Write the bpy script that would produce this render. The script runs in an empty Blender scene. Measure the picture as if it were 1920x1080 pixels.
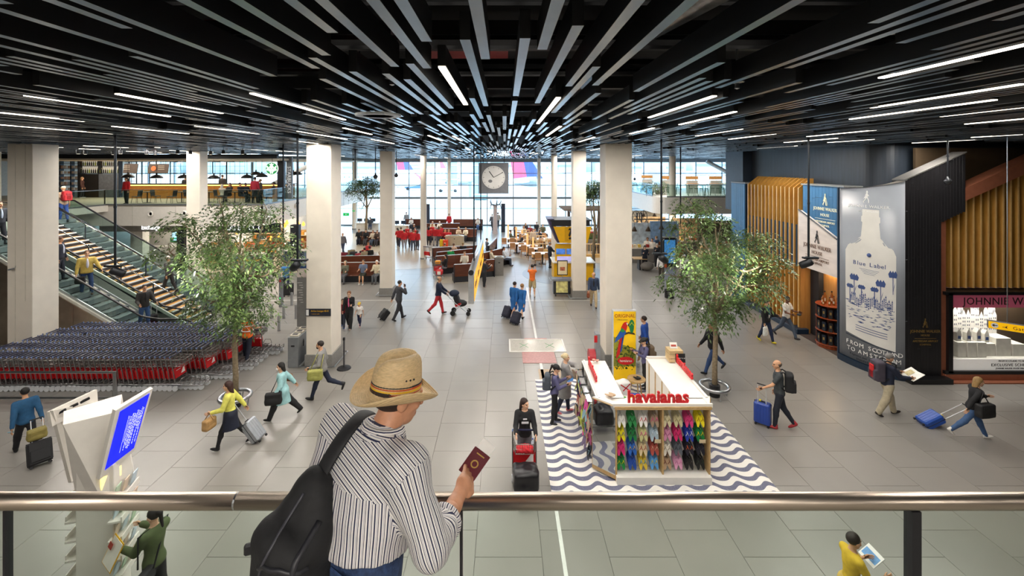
import bpy, math, random
import numpy as np
from mathutils import Vector, Matrix, Euler
R = math.radians
SC = bpy.context.scene
COL = SC.collection
rnd = random.Random(7)
# ---------------------------------------------------------------- camera, sky, exposure
F, CX, CY, H = 850.0, 946.0, 310.0, 7.0        # focal length in pixels, vanishing point, eye height in metres
cam = bpy.data.objects.new('camera', bpy.data.cameras.new('camera'))
COL.objects.link(cam)
cam.location = (0, 0, H)
cam.rotation_euler = (R(90), 0, 0)
cam.data.sensor_width = 36
cam.data.lens = F / 1920 * 36
cam.data.shift_x = (960 - CX) / 1920
cam.data.shift_y = -(540 - CY) / 1920
cam.data.clip_end = 2000
SC.camera = cam
SC.view_settings.view_transform = 'Standard'
SC.view_settings.look = 'None'
SC.view_settings.gamma = 1
SC.view_settings.use_curve_mapping = False
SC.view_settings.exposure = 0.2
W = bpy.data.worlds.new('overcast_sky')
SC.world = W
W.use_nodes = True
nt = W.node_tree
bg = nt.nodes['Background']
tc = nt.nodes.new('ShaderNodeTexCoord')
nz = nt.nodes.new('ShaderNodeTexNoise')
nz.inputs['Scale'].default_value = 3
cr = nt.nodes.new('ShaderNodeValToRGB')
cr.color_ramp.elements[0].color = (.5, .75, 1, 1)
cr.color_ramp.elements[1].color = (.74, .88, 1, 1)
nt.links.new(tc.outputs['Generated'], nz.inputs['Vector'])
nt.links.new(nz.outputs['Fac'], cr.inputs['Fac'])
nt.links.new(cr.outputs['Color'], bg.inputs['Color'])
bg.inputs['Strength'].default_value = 7.0
LAMP_W = 58.0            # watts per ceiling strip lamp
SPOT_W = 520.0            # watts per tree spotlight
c = SC.cycles
c.max_bounces = 6
c.diffuse_bounces = 3
c.glossy_bounces = 3
c.transmission_bounces = 4
c.transparent_max_bounces = 12
c.sample_clamp_indirect = 4
c.caustics_reflective = False
c.caustics_refractive = False
c.use_denoising = True
c.adaptive_threshold = .02
# ---------------------------------------------------------------- helpers
def P(px, py, d):
 return ((px - CX) / F * d, d, H - (py - CY) / F * d)
def G(px, py):
 d = F * H / (py - CY)
 return ((px - CX) / F * d, d, 0.0)
def lin(h):
 return tuple(((v / 255) / 12.92 if v <= 10 else ((v / 255 + .055) / 1.055) ** 2.4) for v in (int(h[i:i + 2], 16) for i in (0, 2, 4)))
MATS = {}
def M(col, rough=.5, metal=0.0, n=.08, sc=6.0, emit=0.0, rv=0.0, bump=0.0, spec=.5, stretch=None):
 """Plain procedural material: colour col (hex) with noise grain n, optional emission, per-object variation rv."""
 key = (col, rough, metal, n, sc, emit, rv, bump, spec, stretch)
 if key in MATS:
  return MATS[key]
 m = bpy.data.materials.new('m_' + col)
 m.use_nodes = True
 t = m.node_tree
 b = t.nodes['Principled BSDF']
 L = lin(col)
 b.inputs['Roughness'].default_value = rough
 b.inputs['Metallic'].default_value = metal
 b.inputs['Specular IOR Level'].default_value = spec
 tc = t.nodes.new('ShaderNodeTexCoord')
 nz = t.nodes.new('ShaderNodeTexNoise')
 nz.inputs['Scale'].default_value = sc
 nz.inputs['Detail'].default_value = 3
 if stretch:
  mp = t.nodes.new('ShaderNodeMapping')
  mp.inputs['Scale'].default_value = stretch
  t.links.new(tc.outputs['Object'], mp.inputs['Vector'])
  t.links.new(mp.outputs['Vector'], nz.inputs['Vector'])
 else:
  t.links.new(tc.outputs['Object'], nz.inputs['Vector'])
 r = t.nodes.new('ShaderNodeValToRGB')
 r.color_ramp.elements[0].position = .3
 r.color_ramp.elements[1].position = .7
 r.color_ramp.elements[0].color = (*[v * (1 - n) for v in L], 1)
 r.color_ramp.elements[1].color = (*[min(1, v * (1 + n)) for v in L], 1)
 t.links.new(nz.outputs['Fac'], r.inputs['Fac'])
 out = r.outputs['Color']
 if rv:
  oi = t.nodes.new('ShaderNodeObjectInfo')
  mr = t.nodes.new('ShaderNodeMapRange')
  mr.inputs['To Min'].default_value = 1 - rv
  mr.inputs['To Max'].default_value = 1 + rv
  t.links.new(oi.outputs['Random'], mr.inputs['Value'])
  mx = t.nodes.new('ShaderNodeVectorMath')
  mx.operation = 'SCALE'
  t.links.new(out, mx.inputs[0])
  t.links.new(mr.outputs['Result'], mx.inputs['Scale'])
  out = mx.outputs['Vector']
 t.links.new(out, b.inputs['Base Color'])
 if emit:
  b.inputs['Emission Color'].default_value = (*L, 1)
  b.inputs['Emission Strength'].default_value = emit
 if bump:
  bp = t.nodes.new('ShaderNodeBump')
  bp.inputs['Strength'].default_value = bump
  bp.inputs['Distance'].default_value = .01
  t.links.new(nz.outputs['Fac'], bp.inputs['Height'])
  t.links.new(bp.outputs['Normal'], b.inputs['Normal'])
 MATS[key] = m
 return m
def wood(c1, c2, rough=.45, scale=(1, 14, 14), rv=.12):
 key = ('wood', c1, c2, rough, scale, rv)
 if key not in MATS:
  m = M(c1, rough, 0, .0, 2.5, 0, rv, 0, .4, scale).copy()
  r = [x for x in m.node_tree.nodes if x.type == 'VALTORGB'][0]
  r.color_ramp.elements[0].color = (*lin(c1), 1)
  r.color_ramp.elements[1].color = (*lin(c2), 1)
  m.name = 'wood_' + c1
  MATS[key] = m
 return MATS[key]
def glass(tint='eef6f4', refl=.10, rough=.02):
 key = ('glass', tint, refl, rough)
 if key not in MATS:
  m = bpy.data.materials.new('glass')
  m.use_nodes = True
  t = m.node_tree
  o = t.nodes['Material Output']
  t.nodes.remove(t.nodes['Principled BSDF'])
  tr = t.nodes.new('ShaderNodeBsdfTransparent')
  tr.inputs['Color'].default_value = (*lin(tint), 1)
  gl = t.nodes.new('ShaderNodeBsdfGlossy')
  gl.inputs['Roughness'].default_value = rough
  lw = t.nodes.new('ShaderNodeLayerWeight')
  lw.inputs['Blend'].default_value = .5
  pw_ = t.nodes.new('ShaderNodeMath')
  pw_.operation = 'POWER'
  pw_.inputs[1].default_value = 5
  t.links.new(lw.outputs['Facing'], pw_.inputs[0])
  mu = t.nodes.new('ShaderNodeMath')
  mu.operation = 'MULTIPLY_ADD'
  mu.inputs[1].default_value = refl * 8
  mu.inputs[2].default_value = refl * .4
  t.links.new(pw_.outputs[0], mu.inputs[0])
  mx = t.nodes.new('ShaderNodeMixShader')
  t.links.new(mu.outputs[0], mx.inputs['Fac'])
  t.links.new(tr.outputs[0], mx.inputs[1])
  t.links.new(gl.outputs[0], mx.inputs[2])
  t.links.new(mx.outputs[0], o.inputs['Surface'])
  MATS[key] = m
 return MATS[key]
def rotm(rx=0, ry=0, rz=0):
 return Euler((R(rx), R(ry), R(rz))).to_matrix()
class MB:
 """Collects shapes; build() links them as one mesh object."""
 def __init__(s):
  s.v, s.f, s.m, s.cur = [], [], [], 0
 def add(s, vs, fs):
  o = len(s.v)
  s.v += [tuple(v) for v in vs]
  s.f += [tuple(i + o for i in f) for f in fs]
  s.m += [s.cur] * len(fs)
  return s
 def box(s, c, size, rx=0, ry=0, rz=0, r=0.0):
  hx, hy, hz = (a / 2 for a in size)
  m = rotm(rx, ry, rz)
  c = Vector(c)
  if r <= 0:
   vs = [c + m @ Vector((x * hx, y * hy, z * hz)) for x in (-1, 1) for y in (-1, 1) for z in (-1, 1)]
   return s.add(vs, [(0, 1, 3, 2), (4, 6, 7, 5), (0, 4, 5, 1), (2, 3, 7, 6), (0, 2, 6, 4), (1, 5, 7, 3)])
  r = min(r, hx, hy, hz)
  vs, ix = [], {}
  for x in (-1, 1):
   for y in (-1, 1):
    for z in (-1, 1):
     for a in range(3):
      q = [x * (hx - r), y * (hy - r), z * (hz - r)]
      q[a] = (x * hx, y * hy, z * hz)[a]
      ix[x, y, z, a] = len(vs)
      vs.append(c + m @ Vector(q))
  fs = []
  def key(a, sa, b, sb, d, sd, ax):
   k = [0, 0, 0]
   k[a], k[b], k[d] = sa, sb, sd
   return ix[k[0], k[1], k[2], ax]
  for a in range(3):
   b, d = (a + 1) % 3, (a + 2) % 3
   for sa in (-1, 1):
    q = [key(a, sa, b, -1, d, -1, a), key(a, sa, b, 1, d, -1, a), key(a, sa, b, 1, d, 1, a), key(a, sa, b, -1, d, 1, a)]
    fs.append(q if sa > 0 else q[::-1])
   for sb in (-1, 1):
    for sd in (-1, 1):
     q = [key(a, -1, b, sb, d, sd, b), key(a, 1, b, sb, d, sd, b), key(a, 1, b, sb, d, sd, d), key(a, -1, b, sb, d, sd, d)]
     fs.append(q if sb * sd > 0 else q[::-1])
  for x in (-1, 1):
   for y in (-1, 1):
    for z in (-1, 1):
     q = [ix[x, y, z, 0], ix[x, y, z, 1], ix[x, y, z, 2]]
     fs.append(q if x * y * z > 0 else q[::-1])
  return s.add(vs, fs)
 def quad(s, a, b, c, d):
  return s.add([a, b, c, d], [(0, 1, 2, 3)])
 def tube(s, pts, r, n=6, closed=False):
  pts = [Vector(p) for p in pts]
  k = len(pts)
  rs = r if isinstance(r, (list, tuple)) else [r] * k
  vs, up = [], None
  for i, p in enumerate(pts):
   a = pts[i - 1] if (i or closed) else p
   b = pts[(i + 1) % k] if (i < k - 1 or closed) else p
   t = (b - a).normalized() if (b - a).length > 1e-9 else Vector((0, 0, 1))
   if up is None:
    up = Vector((0, 0, 1)) if abs(t.z) < .9 else Vector((1, 0, 0))
   u = t.cross(up)
   if u.length < 1e-6:
    u = t.orthogonal()
   u.normalize()
   w = u.cross(t)
   up = w
   for j in range(n):
    an = 2 * math.pi * j / n
    vs.append(p + (u * math.cos(an) + w * math.sin(an)) * rs[i])
  fs = []
  for i in range(k if closed else k - 1):
   i2 = (i + 1) % k
   for j in range(n):
    fs.append((i * n + j, i * n + (j + 1) % n, i2 * n + (j + 1) % n, i2 * n + j))
  if not closed:
   fs += [tuple(range(n))[::-1], tuple(range((k - 1) * n, k * n))]
  return s.add(vs, fs)
 def lathe(s, prof, n=16, c=(0, 0, 0), sx=1, sy=1):
  vs, fs = [], []
  for r, z in prof:
   for j in range(n):
    a = 2 * math.pi * j / n
    vs.append((c[0] + r * math.cos(a) * sx, c[1] + r * math.sin(a) * sy, c[2] + z))
  for i in range(len(prof) - 1):
   for j in range(n):
    fs.append((i * n + j, i * n + (j + 1) % n, (i + 1) * n + (j + 1) % n, (i + 1) * n + j))
  if prof[0][0] > 1e-5:
   fs.append(tuple(range(n))[::-1])
  if prof[-1][0] > 1e-5:
   fs.append(tuple(range((len(prof) - 1) * n, len(prof) * n)))
  return s.add(vs, fs)
 def cyl(s, c, r, h, n=16):
  return s.lathe([(r, 0), (r, h)], n, c)
 def ell(s, c, r, n=12, m=8):
  pr = [(math.sin(math.pi * i / m), -math.cos(math.pi * i / m)) for i in range(m + 1)]
  o = len(s.v)
  s.lathe(pr, n)
  for i in range(o, len(s.v)):
   v = s.v[i]
   s.v[i] = (c[0] + v[0] * r[0], c[1] + v[1] * r[1], c[2] + v[2] * r[2])
  return s
 def prism(s, poly, t, mat=None):
  """Polygon in local x,z extruded by t along local y, then moved by mat."""
  k = len(poly)
  vs = [Vector((x, 0, z)) for x, z in poly] + [Vector((x, t, z)) for x, z in poly]
  if mat is not None:
   vs = [mat @ v for v in vs]
  fs = [tuple(range(k)), tuple(range(k, 2 * k))[::-1]] + [(i, i + k, (i + 1) % k + k, (i + 1) % k) for i in range(k)]
  return s.add(vs, fs)
 def xf(s, mat, start=0):
  for i in range(start, len(s.v)):
   s.v[i] = tuple(mat @ Vector(s.v[i]))
  return s
 def build(s, name, mats, parent=None, loc=(0, 0, 0), rz=0, smooth=False, rot=None):
  return obj(name, mesh(name, s.v, s.f, mats, s.m, smooth), parent, loc, rz, rot)
def mesh(name, v, f, mats, mi=None, smooth=False):
 me = bpy.data.meshes.new(name)
 me.from_pydata(v, [], f)
 for m in (mats if isinstance(mats, (list, tuple)) else [mats]):
  me.materials.append(m)
 if mi is not None and any(mi):
  me.polygons.foreach_set('material_index', mi)
 if smooth:
  me.polygons.foreach_set('use_smooth', [True] * len(me.polygons))
 me.update()
 return me
def obj(name, me, parent=None, loc=(0, 0, 0), rz=0, rot=None):
 o = bpy.data.objects.new(name, me)
 COL.objects.link(o)
 o.location = loc
 o.rotation_euler = rot if rot else (0, 0, R(rz))
 if parent is not None:
  o.parent = parent
 return o
SEEN = {}
def tag(o, label, cat, group=None):
 o['label'] = label
 o['category'] = cat
 if group:
  o['group'] = group
 SEEN.setdefault(label, []).append(o.name)
 return o
def thing(name, label, cat, loc=(0, 0, 0), rz=0, group=None):
 o = bpy.data.objects.new(name, None)
 COL.objects.link(o)
 o.location = loc
 o.rotation_euler = (0, 0, R(rz))
 o.empty_display_size = .1
 return tag(o, label, cat, group)
def struct(o):
 o['kind'] = 'structure'
 return o
def stuff(o):
 o['kind'] = 'stuff'
 return o
KIDS = {}
def copy_tree(root, loc=None, rz=None, label=None, group=None):
 def rec(o, par):
  c = o.copy()
  COL.objects.link(c)
  if par is not None:
   c.parent = par
  for ch in o.children:
   rec(ch, c)
  return c
 c = rec(root, None)
 if loc is not None:
  c.location = loc
 if rz is not None:
  c.rotation_euler = (0, 0, R(rz))
 if label:
  c['label'] = label
  SEEN.setdefault(label, []).append(c.name)
 if group:
  c['group'] = group
 return c
def text(s, size, mat, parent, loc, rot=(90, 0, 0), ext=.004, align='CENTER', name='lettering', sx=1.0, spacing=1.0, bold=0):
 cu = bpy.data.curves.new('t', 'FONT')
 cu.body = s
 cu.size = size
 cu.extrude = ext
 cu.align_x = align
 cu.align_y = 'CENTER'
 cu.space_character = spacing
 cu.resolution_u = 2
 cu.offset = bold
 o = bpy.data.objects.new('t', cu)
 COL.objects.link(o)
 dg = bpy.context.evaluated_depsgraph_get()
 me = bpy.data.meshes.new_from_object(o.evaluated_get(dg))
 bpy.data.objects.remove(o)
 me.materials.clear()
 me.materials.append(mat)
 t = obj(name, me, parent, loc, 0, tuple(R(a) for a in rot))
 t.scale = (sx, 1, 1)
 return t
def area(name, loc, rot, sx, sy, w, col=(1, .94, .86), spread=180):
 l = bpy.data.lights.new(name, 'AREA')
 l.shape = 'RECTANGLE'
 l.size, l.size_y = sx, sy
 l.energy = w
 l.color = col
 l.spread = R(spread)
 o = obj(name, l, None, loc, 0, tuple(R(a) for a in rot))
 return o
def spot(name, loc, target, w, ang=50, col=(1, .95, .85), rad=.06, blend=.4):
 l = bpy.data.lights.new(name, 'SPOT')
 l.energy, l.color, l.spot_size, l.spot_blend, l.shadow_soft_size = w, col, R(ang), blend, rad
 o = obj(name, l, None, loc)
 o.rotation_euler = (Vector(target) - Vector(loc)).to_track_quat('-Z', 'Y').to_euler()
 return o
# common materials
WHITE = M('ece8e0', .5)
CREAM = M('efe6d8', .55, n=.04, sc=2)
BLACK = M('15151a', .5)
DARK = M('24262c', .5)
STEEL = M('b9bcc0', .28, 1.0, n=.05)
CHROME = M('cfd2d6', .15, 1.0, n=.03)
GREYM = M('8d9094', .4, .6)
RUBBER = M('1b1b1d', .7)
YELLOW = M('f5bd00', .45)
RED = M('c41a22', .45)
# ================================================================ SETTING
def floor_mat():
 m = M('8e8a84', .3, 0, .08, 1.3, 0, .05, 0, .75).copy()
 t = m.node_tree
 tcn = [x for x in t.nodes if x.type == 'TEX_COORD'][0]
 nzn = [x for x in t.nodes if x.type == 'TEX_NOISE'][0]
 ge = t.nodes.new('ShaderNodeNewGeometry')
 t.links.new(ge.outputs['Position'], nzn.inputs['Vector'])
 nzn.inputs['Scale'].default_value = .9
 nzn.inputs['Detail'].default_value = 4
 rp = [x for x in t.nodes if x.type == 'VALTORGB'][0]
 rp.color_ramp.elements[0].position, rp.color_ramp.elements[1].position = .1, .9
 return m
FLOORM = floor_mat()
fl = struct(MB().box((-5.6, 21.5, -.11), (75.2, 63, .2)).build('floor', M('55514b', .6)))
tb = MB()
tb.box((0, 0, -.005), (1.193, 1.193, .012), r=.002)
tmesh = mesh('tile', tb.v, tb.f, FLOORM)
field = MB()
cand = []
for k in range(-35, 27):
 x = -.53 + 1.2 * k - .6
 for j in range(-9, 45):
  y = 10.5 + 1.2 * (j - 8) + (.6 if k % 2 else 0)
  if y > 52.4:
   continue
  if y > 7.2 and abs(x) < 1.14 * y + 1:
   cand.append((y + .25 * abs(x), x, y))
  else:
   field.box((x, y, -.005), (1.193, 1.193, .012))
cand.sort()
for i, (q, x, y) in enumerate(cand):
 if i < 300:
  obj('tile', tmesh, fl, (x, y, 0))
 else:
  field.box((x, y, -.005), (1.193, 1.193, .012))
stuff(field.build('tile_field', FLOORM, fl))
# pale joint strips and inlays in the floor
for n, c, s in (('joint_strip', (2.3, 23.5, .002), (66, .05, .006)), ('joint_strip', (1.28, 20.2, .003), (.09, 11.5, .006)), ('joint_strip', (1.05, 9.1, .003), (.07, 5.0, .006))):
 MB().box(c, s).build(n, M('dcdcd8', .4), fl)
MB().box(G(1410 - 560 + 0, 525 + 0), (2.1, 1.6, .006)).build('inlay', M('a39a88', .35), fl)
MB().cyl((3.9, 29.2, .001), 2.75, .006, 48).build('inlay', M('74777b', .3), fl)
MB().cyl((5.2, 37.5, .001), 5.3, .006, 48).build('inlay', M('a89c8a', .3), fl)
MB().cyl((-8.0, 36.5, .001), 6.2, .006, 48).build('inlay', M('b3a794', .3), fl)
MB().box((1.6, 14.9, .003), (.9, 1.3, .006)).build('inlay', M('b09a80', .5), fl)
# ---- ceiling
CZ = 7.74
ce = struct(MB().box((-5.6, 21.5, 8.75), (75.2, 63, .2)).build('ceiling', M('0b0b0e', .8)))
SLATB = M('7c92a8', .22, 0, .05, 6, 0, 0, 0, .8)  # pale blue underside against dark sides: bounced light put into the colour
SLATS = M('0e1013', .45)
def slat_mesh(name, L, x=0, y=0, mb=None):
 b = mb or MB()
 b.cur = 1
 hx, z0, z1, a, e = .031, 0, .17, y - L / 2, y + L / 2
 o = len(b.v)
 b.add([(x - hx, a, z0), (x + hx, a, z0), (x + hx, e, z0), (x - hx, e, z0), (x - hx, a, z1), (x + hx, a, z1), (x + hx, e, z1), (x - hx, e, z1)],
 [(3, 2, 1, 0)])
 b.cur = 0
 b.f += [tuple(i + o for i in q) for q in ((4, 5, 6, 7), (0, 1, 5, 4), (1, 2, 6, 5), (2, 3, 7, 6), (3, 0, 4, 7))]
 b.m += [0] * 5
 return b
lamps_px = [(829, 128, 873, 198), (1048, 185, 1016, 233), (468, 177, 645, 226), (210, 178, 413, 214), (50, 181, 320, 220), (0, 213, 150, 229), (0, 235, 205, 252),
   (220, 238, 355, 252), (371, 237, 484, 252), (577, 247, 640, 262), (640, 241, 693, 253), (800, 255, 826, 265), (853, 256, 870, 265), (1340, 182, 1220, 222),
   (1378, 211, 1278, 235), (1226, 241, 1172, 252), (1053, 238, 1025, 256), (1116, 258, 1088, 267), (1920, 160, 1637, 204), (1875, 189, 1597, 225),
   (1960, 198, 1758, 220), (1960, 221, 1850, 230), (1960, 78, 1864, 97), (1385, 243, 1302, 256), (1452, 252, 1365, 262), (1642, 245, 1510, 257),
   (1568, 260, 1472, 268), (1640, 262, 1550, 268), (1490, 274, 1425, 279), (1840, 262, 1710, 269), (1920, 253, 1830, 258), (700, 262, 740, 270), (560, 266, 610, 272)]
lamps = []
for a, b, cc, d in lamps_px:
 d1, d2 = F * .74 / (CY - b), F * .74 / (CY - d)
 x = ((a - CX) / F * d1 + (cc - CX) / F * d2) / 2
 lamps.append((round(x / .12) * .12, d1, max(d2, d1 + 1.2)))
for i in range(15):  # random extra strip lamps, added to brighten the left side
 y = rnd.uniform(17, 28)
 lamps.append((round(rnd.uniform(-21, -10) / .12) * .12, y, y + 2.6))
for i in range(26):  # random extra strip lamps, added to light the far hall
 y = rnd.uniform(19, 48)
 lamps.append((round(rnd.uniform(-min(15, y * .8), min(14, y * .7)) / .12) * .12, y, y + 2.6))
busy = {}
for x, a, b in lamps:
 busy.setdefault(round(x / .12), []).append((a, b))
slats = []
for k in range(-250, 215):
 x = k * .12
 y = .3 - rnd.random() * 9
 fill = .5
 while y < 51:
  L = rnd.choice((2.2, 2.6, 3.0, 3.4))
  if y + L > .6 and not (y + L < .85 * abs(x) - 1 or any(y < b + .2 and y + L > a - .2 for a, b in busy.get(k, ()))):
   if abs(k) < 8 and y < 6.2:
    y += L + .8
    continue
   if not (x > 13.0 and y + L > 15.5 and y < 25) and not (x < -15.5 and y + L > 31):
    slats.append((x, y + L / 2, L))
  y += L + (rnd.uniform(.4, 2.5) if rnd.random() < (.45 if y < 16 else .5) else rnd.uniform(3, 7.5))
for x, a, e in ((-.132, .76, 3.16), (-.233, 2.38, 5.67), (.12, 2.52, 4.84), (.12, 4.99, 8.2), (.24, .5, 2.9), (.39, 2.44, 5.4), (.6, .85, 4.25), (.69, 3.4, 6.4), (-.59, .46, 3.46), (-.465, .11, 2.71), (-.69, 3.46, 5.9), (-.36, 5.0, 7.2), (.84, 1.6, 4.2), (-.82, .4, 3.4), (-.84, 3.9, 6.5)):
 for L in ((3.0,) if e - a > 2.7 else (2.2,) if e - a < 2.4 else (2.6,)):
  slats.append((x, e - L / 2, L))
slats.sort(key=lambda s: max(2, s[1] - s[2] / 2) - .5 * s[2] + .15 * abs(s[0]) + (50 if s[1] + s[2] / 2 < 2.1 else 0))
sm = {}
for L in (2.2, 2.6, 3.0, 3.4):
 b = slat_mesh('slat', L)
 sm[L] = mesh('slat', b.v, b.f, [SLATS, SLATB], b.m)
rest = MB()
for i, (x, y, L) in enumerate(slats):
 if i < 300:
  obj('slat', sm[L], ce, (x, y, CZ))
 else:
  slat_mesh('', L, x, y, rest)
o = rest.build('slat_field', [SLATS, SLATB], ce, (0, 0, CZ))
stuff(o)
# strip lamps, the measured and the added ones
LE = M('fff3e0', .5, 0, .01, 2, 4.0)
order = sorted(range(len(lamps)), key=lambda i: lamps[i][1])
NUM = ['one', 'two', 'three', 'four', 'five', 'six', 'seven', 'eight', 'nine', 'ten', 'eleven', 'twelve', 'thirteen', 'fourteen', 'fifteen', 'sixteen', 'seventeen', 'eighteen', 'nineteen']
NUM += [a + b for a in ('twenty', 'thirty', 'forty', 'fifty', 'sixty', 'seventy', 'eighty', 'ninety') for b in [''] + ['-' + q for q in NUM[:9]]]
words_d = ['the row of lamps closest to the balcony', 'the second band of lamps', 'the lamps above the middle of the hall', 'the small lamps far down the hall']
for n, i in enumerate(order):
 x, a, b = lamps[i]
 L = b - a
 side = 'over the centre aisle' if abs(x) < 1.5 else ('left of the centre aisle' if x < 0 else 'right of the centre aisle')
 t = thing('strip_lamp', 'lit strip lamp %s, lamp %s of %s counted from the balcony' % (side, NUM[n], NUM[len(order) - 1]), 'lamp', (x, (a + b) / 2, CZ), 0, 'strip lamps in the slatted ceiling')
 MB().box((0, 0, .1), (.062, L, .16)).build('housing', SLATS, t)
 MB().box((0, 0, .012), (.054, L - .02, .012)).build('diffuser', LE, t)
 area('lamp_light', (x, (a + b) / 2, CZ - .03), (0, 0, 0), .06, L, LAMP_W * L / 2.6 * ((1.9 if x > -9 else 1.5) if a > 13 else (1 if x > -4 else .9)))
for k, (x, y) in enumerate(((-5, -3), (0, -4), (5, -3), (-2.5, -7), (2.5, -7), (-9, -1), (9, -1), (0, -1.5), (-13, 4), (-14, 8), (-18, 10))):  # unseen strip lamps, added to light the gallery and the left column
 t = thing('strip_lamp', 'added strip lamp out of view, lighting the gallery and left side, number %s' % NUM[k], 'lamp', (x, y, CZ), 0, 'added strip lamps out of view')
 MB().box((0, 0, .1), (.062, 2.6, .16)).build('housing', SLATS, t)
 MB().box((0, 0, .012), (.054, 2.58, .012)).build('diffuser', LE, t)
 area('lamp_light', (x, y, CZ - .03), (0, 0, 0), .06, 2.6, LAMP_W * 1.9)
# services above the slats
for y, z, r, cx, L in ((3.4, 8.25, .05, 0, 30), (4.4, 8.2, .07, 1, 30), (5.6, 8.15, .05, -1, 36), (5.9, 8.3, .09, 2, 36), (8.5, 8.2, .08, 0, 40), (12.5, 8.2, .08, 0, 44)):
 MB().tube([(cx - L / 2, y, z), (cx + L / 2, y, z)], r, 8).build('pipe', M('3a3c40', .3, .8), ce)
for y in (2.9, 4.9, 7.4, 10.5, 14.5, 19):
 MB().box((0, y, 8.4), (50, .12, .3)).build('beam', M('17181c', .5), ce)
for x, y, L in ((-4.8, 3.6, .9), (-1.75, 3.5, 1.3), (-1.2, 4.2, .9), (-2.8, 5.4, 1.2), (-.6, 6.6, 1.3), (-9, 5, 1)):
 MB().box((x, y, 8.62), (L, .55, .05)).build('fire_panel', M('a83a3c', .5), ce)
DUCT = M('9a9a98', .3, .9, .3, 9, 0, 0, .8)
for pts, r in ((((1.2, 1.6, 8.3), (1.6, 2.6, 8.3), (1.2, 4.6, 8.3), (1.3, 7, 8.3)), .17), (((2.7, 1.9, 8.3), (3.1, 2.6, 8.35), (3.4, 4, 8.3)), .16), (((-3.1, 1.6, 8.3), (-3.4, 2.3, 8.3), (-3, 3.5, 8.3)), .15), (((6, 4.5, 8.3), (6.4, 6, 8.3), (6, 8, 8.3)), .16)):
 MB().tube(pts, r, 10).build('duct', DUCT, ce, smooth=True)
for px, py in ((90, 155), (503, 228), (735, 155), (838, 232), (1382, 162), (1498, 237), (1825, 238)):
 d = F * .80 / (CY - py)
 t = thing('sprinkler', 'small white sprinkler head under the dark slats, %s' % {90: 'leftmost of the sprinklers', 503: 'above the wide column with leaf shadows', 735: 'over the round white ring', 838: 'left of the clock near centre', 1382: 'right, topmost of the sprinklers', 1498: 'over the whisky house fins', 1825: 'rightmost of the sprinklers'}[px], 'sprinkler', P(px, py, d), 0)
 MB().lathe([(.0, -.03), (.025, -.02), (.02, .03), (.07, .04), (.07, .05), (.012, .055), (.012, .5), (0, .5)], 10).build('head', STEEL, t)
t = thing('ceiling_ring', 'round white ring speaker hanging among the dark slats', 'speaker', (-1.7, 6.1, 7.66))
MB().lathe([(.2, 0), (.3, 0), (.3, .03), (.2, .03), (.2, 0)], 24).build('ring', M('cfd3d4', .4), t)
MB().tube([(0.25, 0, .03), (.25, 0, 1)], .01).tube([(-.25, 0, .03), (-.25, 0, 1)], .01).build('hanger', BLACK, t)
# ---- walls (mostly outside the frame)
struct(MB().box((-43.1, 21.5, 4.3), (.2, 63, 9)).build('wall_left', M('cfc8bd', .7)))
struct(MB().box((32.1, 21.5, 4.3), (.2, 63, 9)).build('wall_right', M('cfc8bd', .7)))
struct(MB().box((-5.6, -10.1, 4.3), (75.2, .2, 9)).build('wall_back', M('cfc8bd', .7)))
# gallery we stand on
ga = struct(MB().box((-2, -3.9, 4.2), (68, 12.2, .4)).build('floor_gallery', M('8d8880', .4)))
# ---- columns
PLIN = M('8b8985', .5, n=.1, sc=20)
def column(x0, w, y, dp, label, top=CZ + .02, plinth=True, shade=CREAM):
 t = thing('column', label, 'column', (x0 + w / 2, y + dp / 2, 0))
 t['kind'] = 'structure'
 MB().box((0, 0, top / 2), (w, dp, top), r=.015).build('shaft', shade, t)
 if plinth:
  MB().box((0, 0, .22), (w + .08, dp + .08, .46), r=.01).build('plinth', PLIN, t)
  a, b = w / 2 + .17, dp / 2 + .17
  MB().tube([(-a, -b, .1), (a, -b, .1), (a, b, .1), (-a, b, .1)], .025, 8, True).build('bumper_rail', STEEL, t)
 else:
  MB().box((0, 0, .05), (w + .02, dp + .02, .1)).build('plinth', PLIN, t)
 return t
colL = column(-17.23, .87, 15.7, .95, 'wide cream square column behind the parked luggage trolleys')
column(-6.87, .87, 15.7, .95, 'wide cream square column with leaf shadows and a dark lounge sign')
column(3.5, .92, 15.7, .95, 'wide cream square column behind the yellow poster')
column(-16.85, .72, 24.0, .65, 'slim cream square column between escalator and tree')
column(-6.66, .66, 24.2, .68, 'slim cream square column beside the long dark wooden benches')
column(3.57, .7, 23.7, .6, 'slim cream square column beside the yellow information desk')
column(-28.5, .9, 24.2, .68, 'slim cream square column at the extreme left behind the escalators')
for x, y, r, lb in ((-6.06, 33.9, .235, 'round cream column among the crowd in red'), (3.66, 33.5, .22, 'round cream column behind the question mark sign'),
     (-6.1, 50, .2, 'thin round column at the window behind the benches'), (3.8, 50, .2, 'thin round column at the window behind the aircraft tail'),
     (-16.4, 49.6, .27, 'round cream column at the window beside the round-topped tree'), (13.9, 36.9 + .6, .26, 'round white column piercing the curved upper gallery')):
 t = thing('column', lb, 'column', (x, y, 0))
 t['kind'] = 'structure'
 MB().cyl((0, 0, 0), r, CZ, 20).build('shaft', CREAM, t, smooth=False)
 MB().cyl((0, 0, 0), r + .02, .12, 20).build('plinth', PLIN, t)
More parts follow.
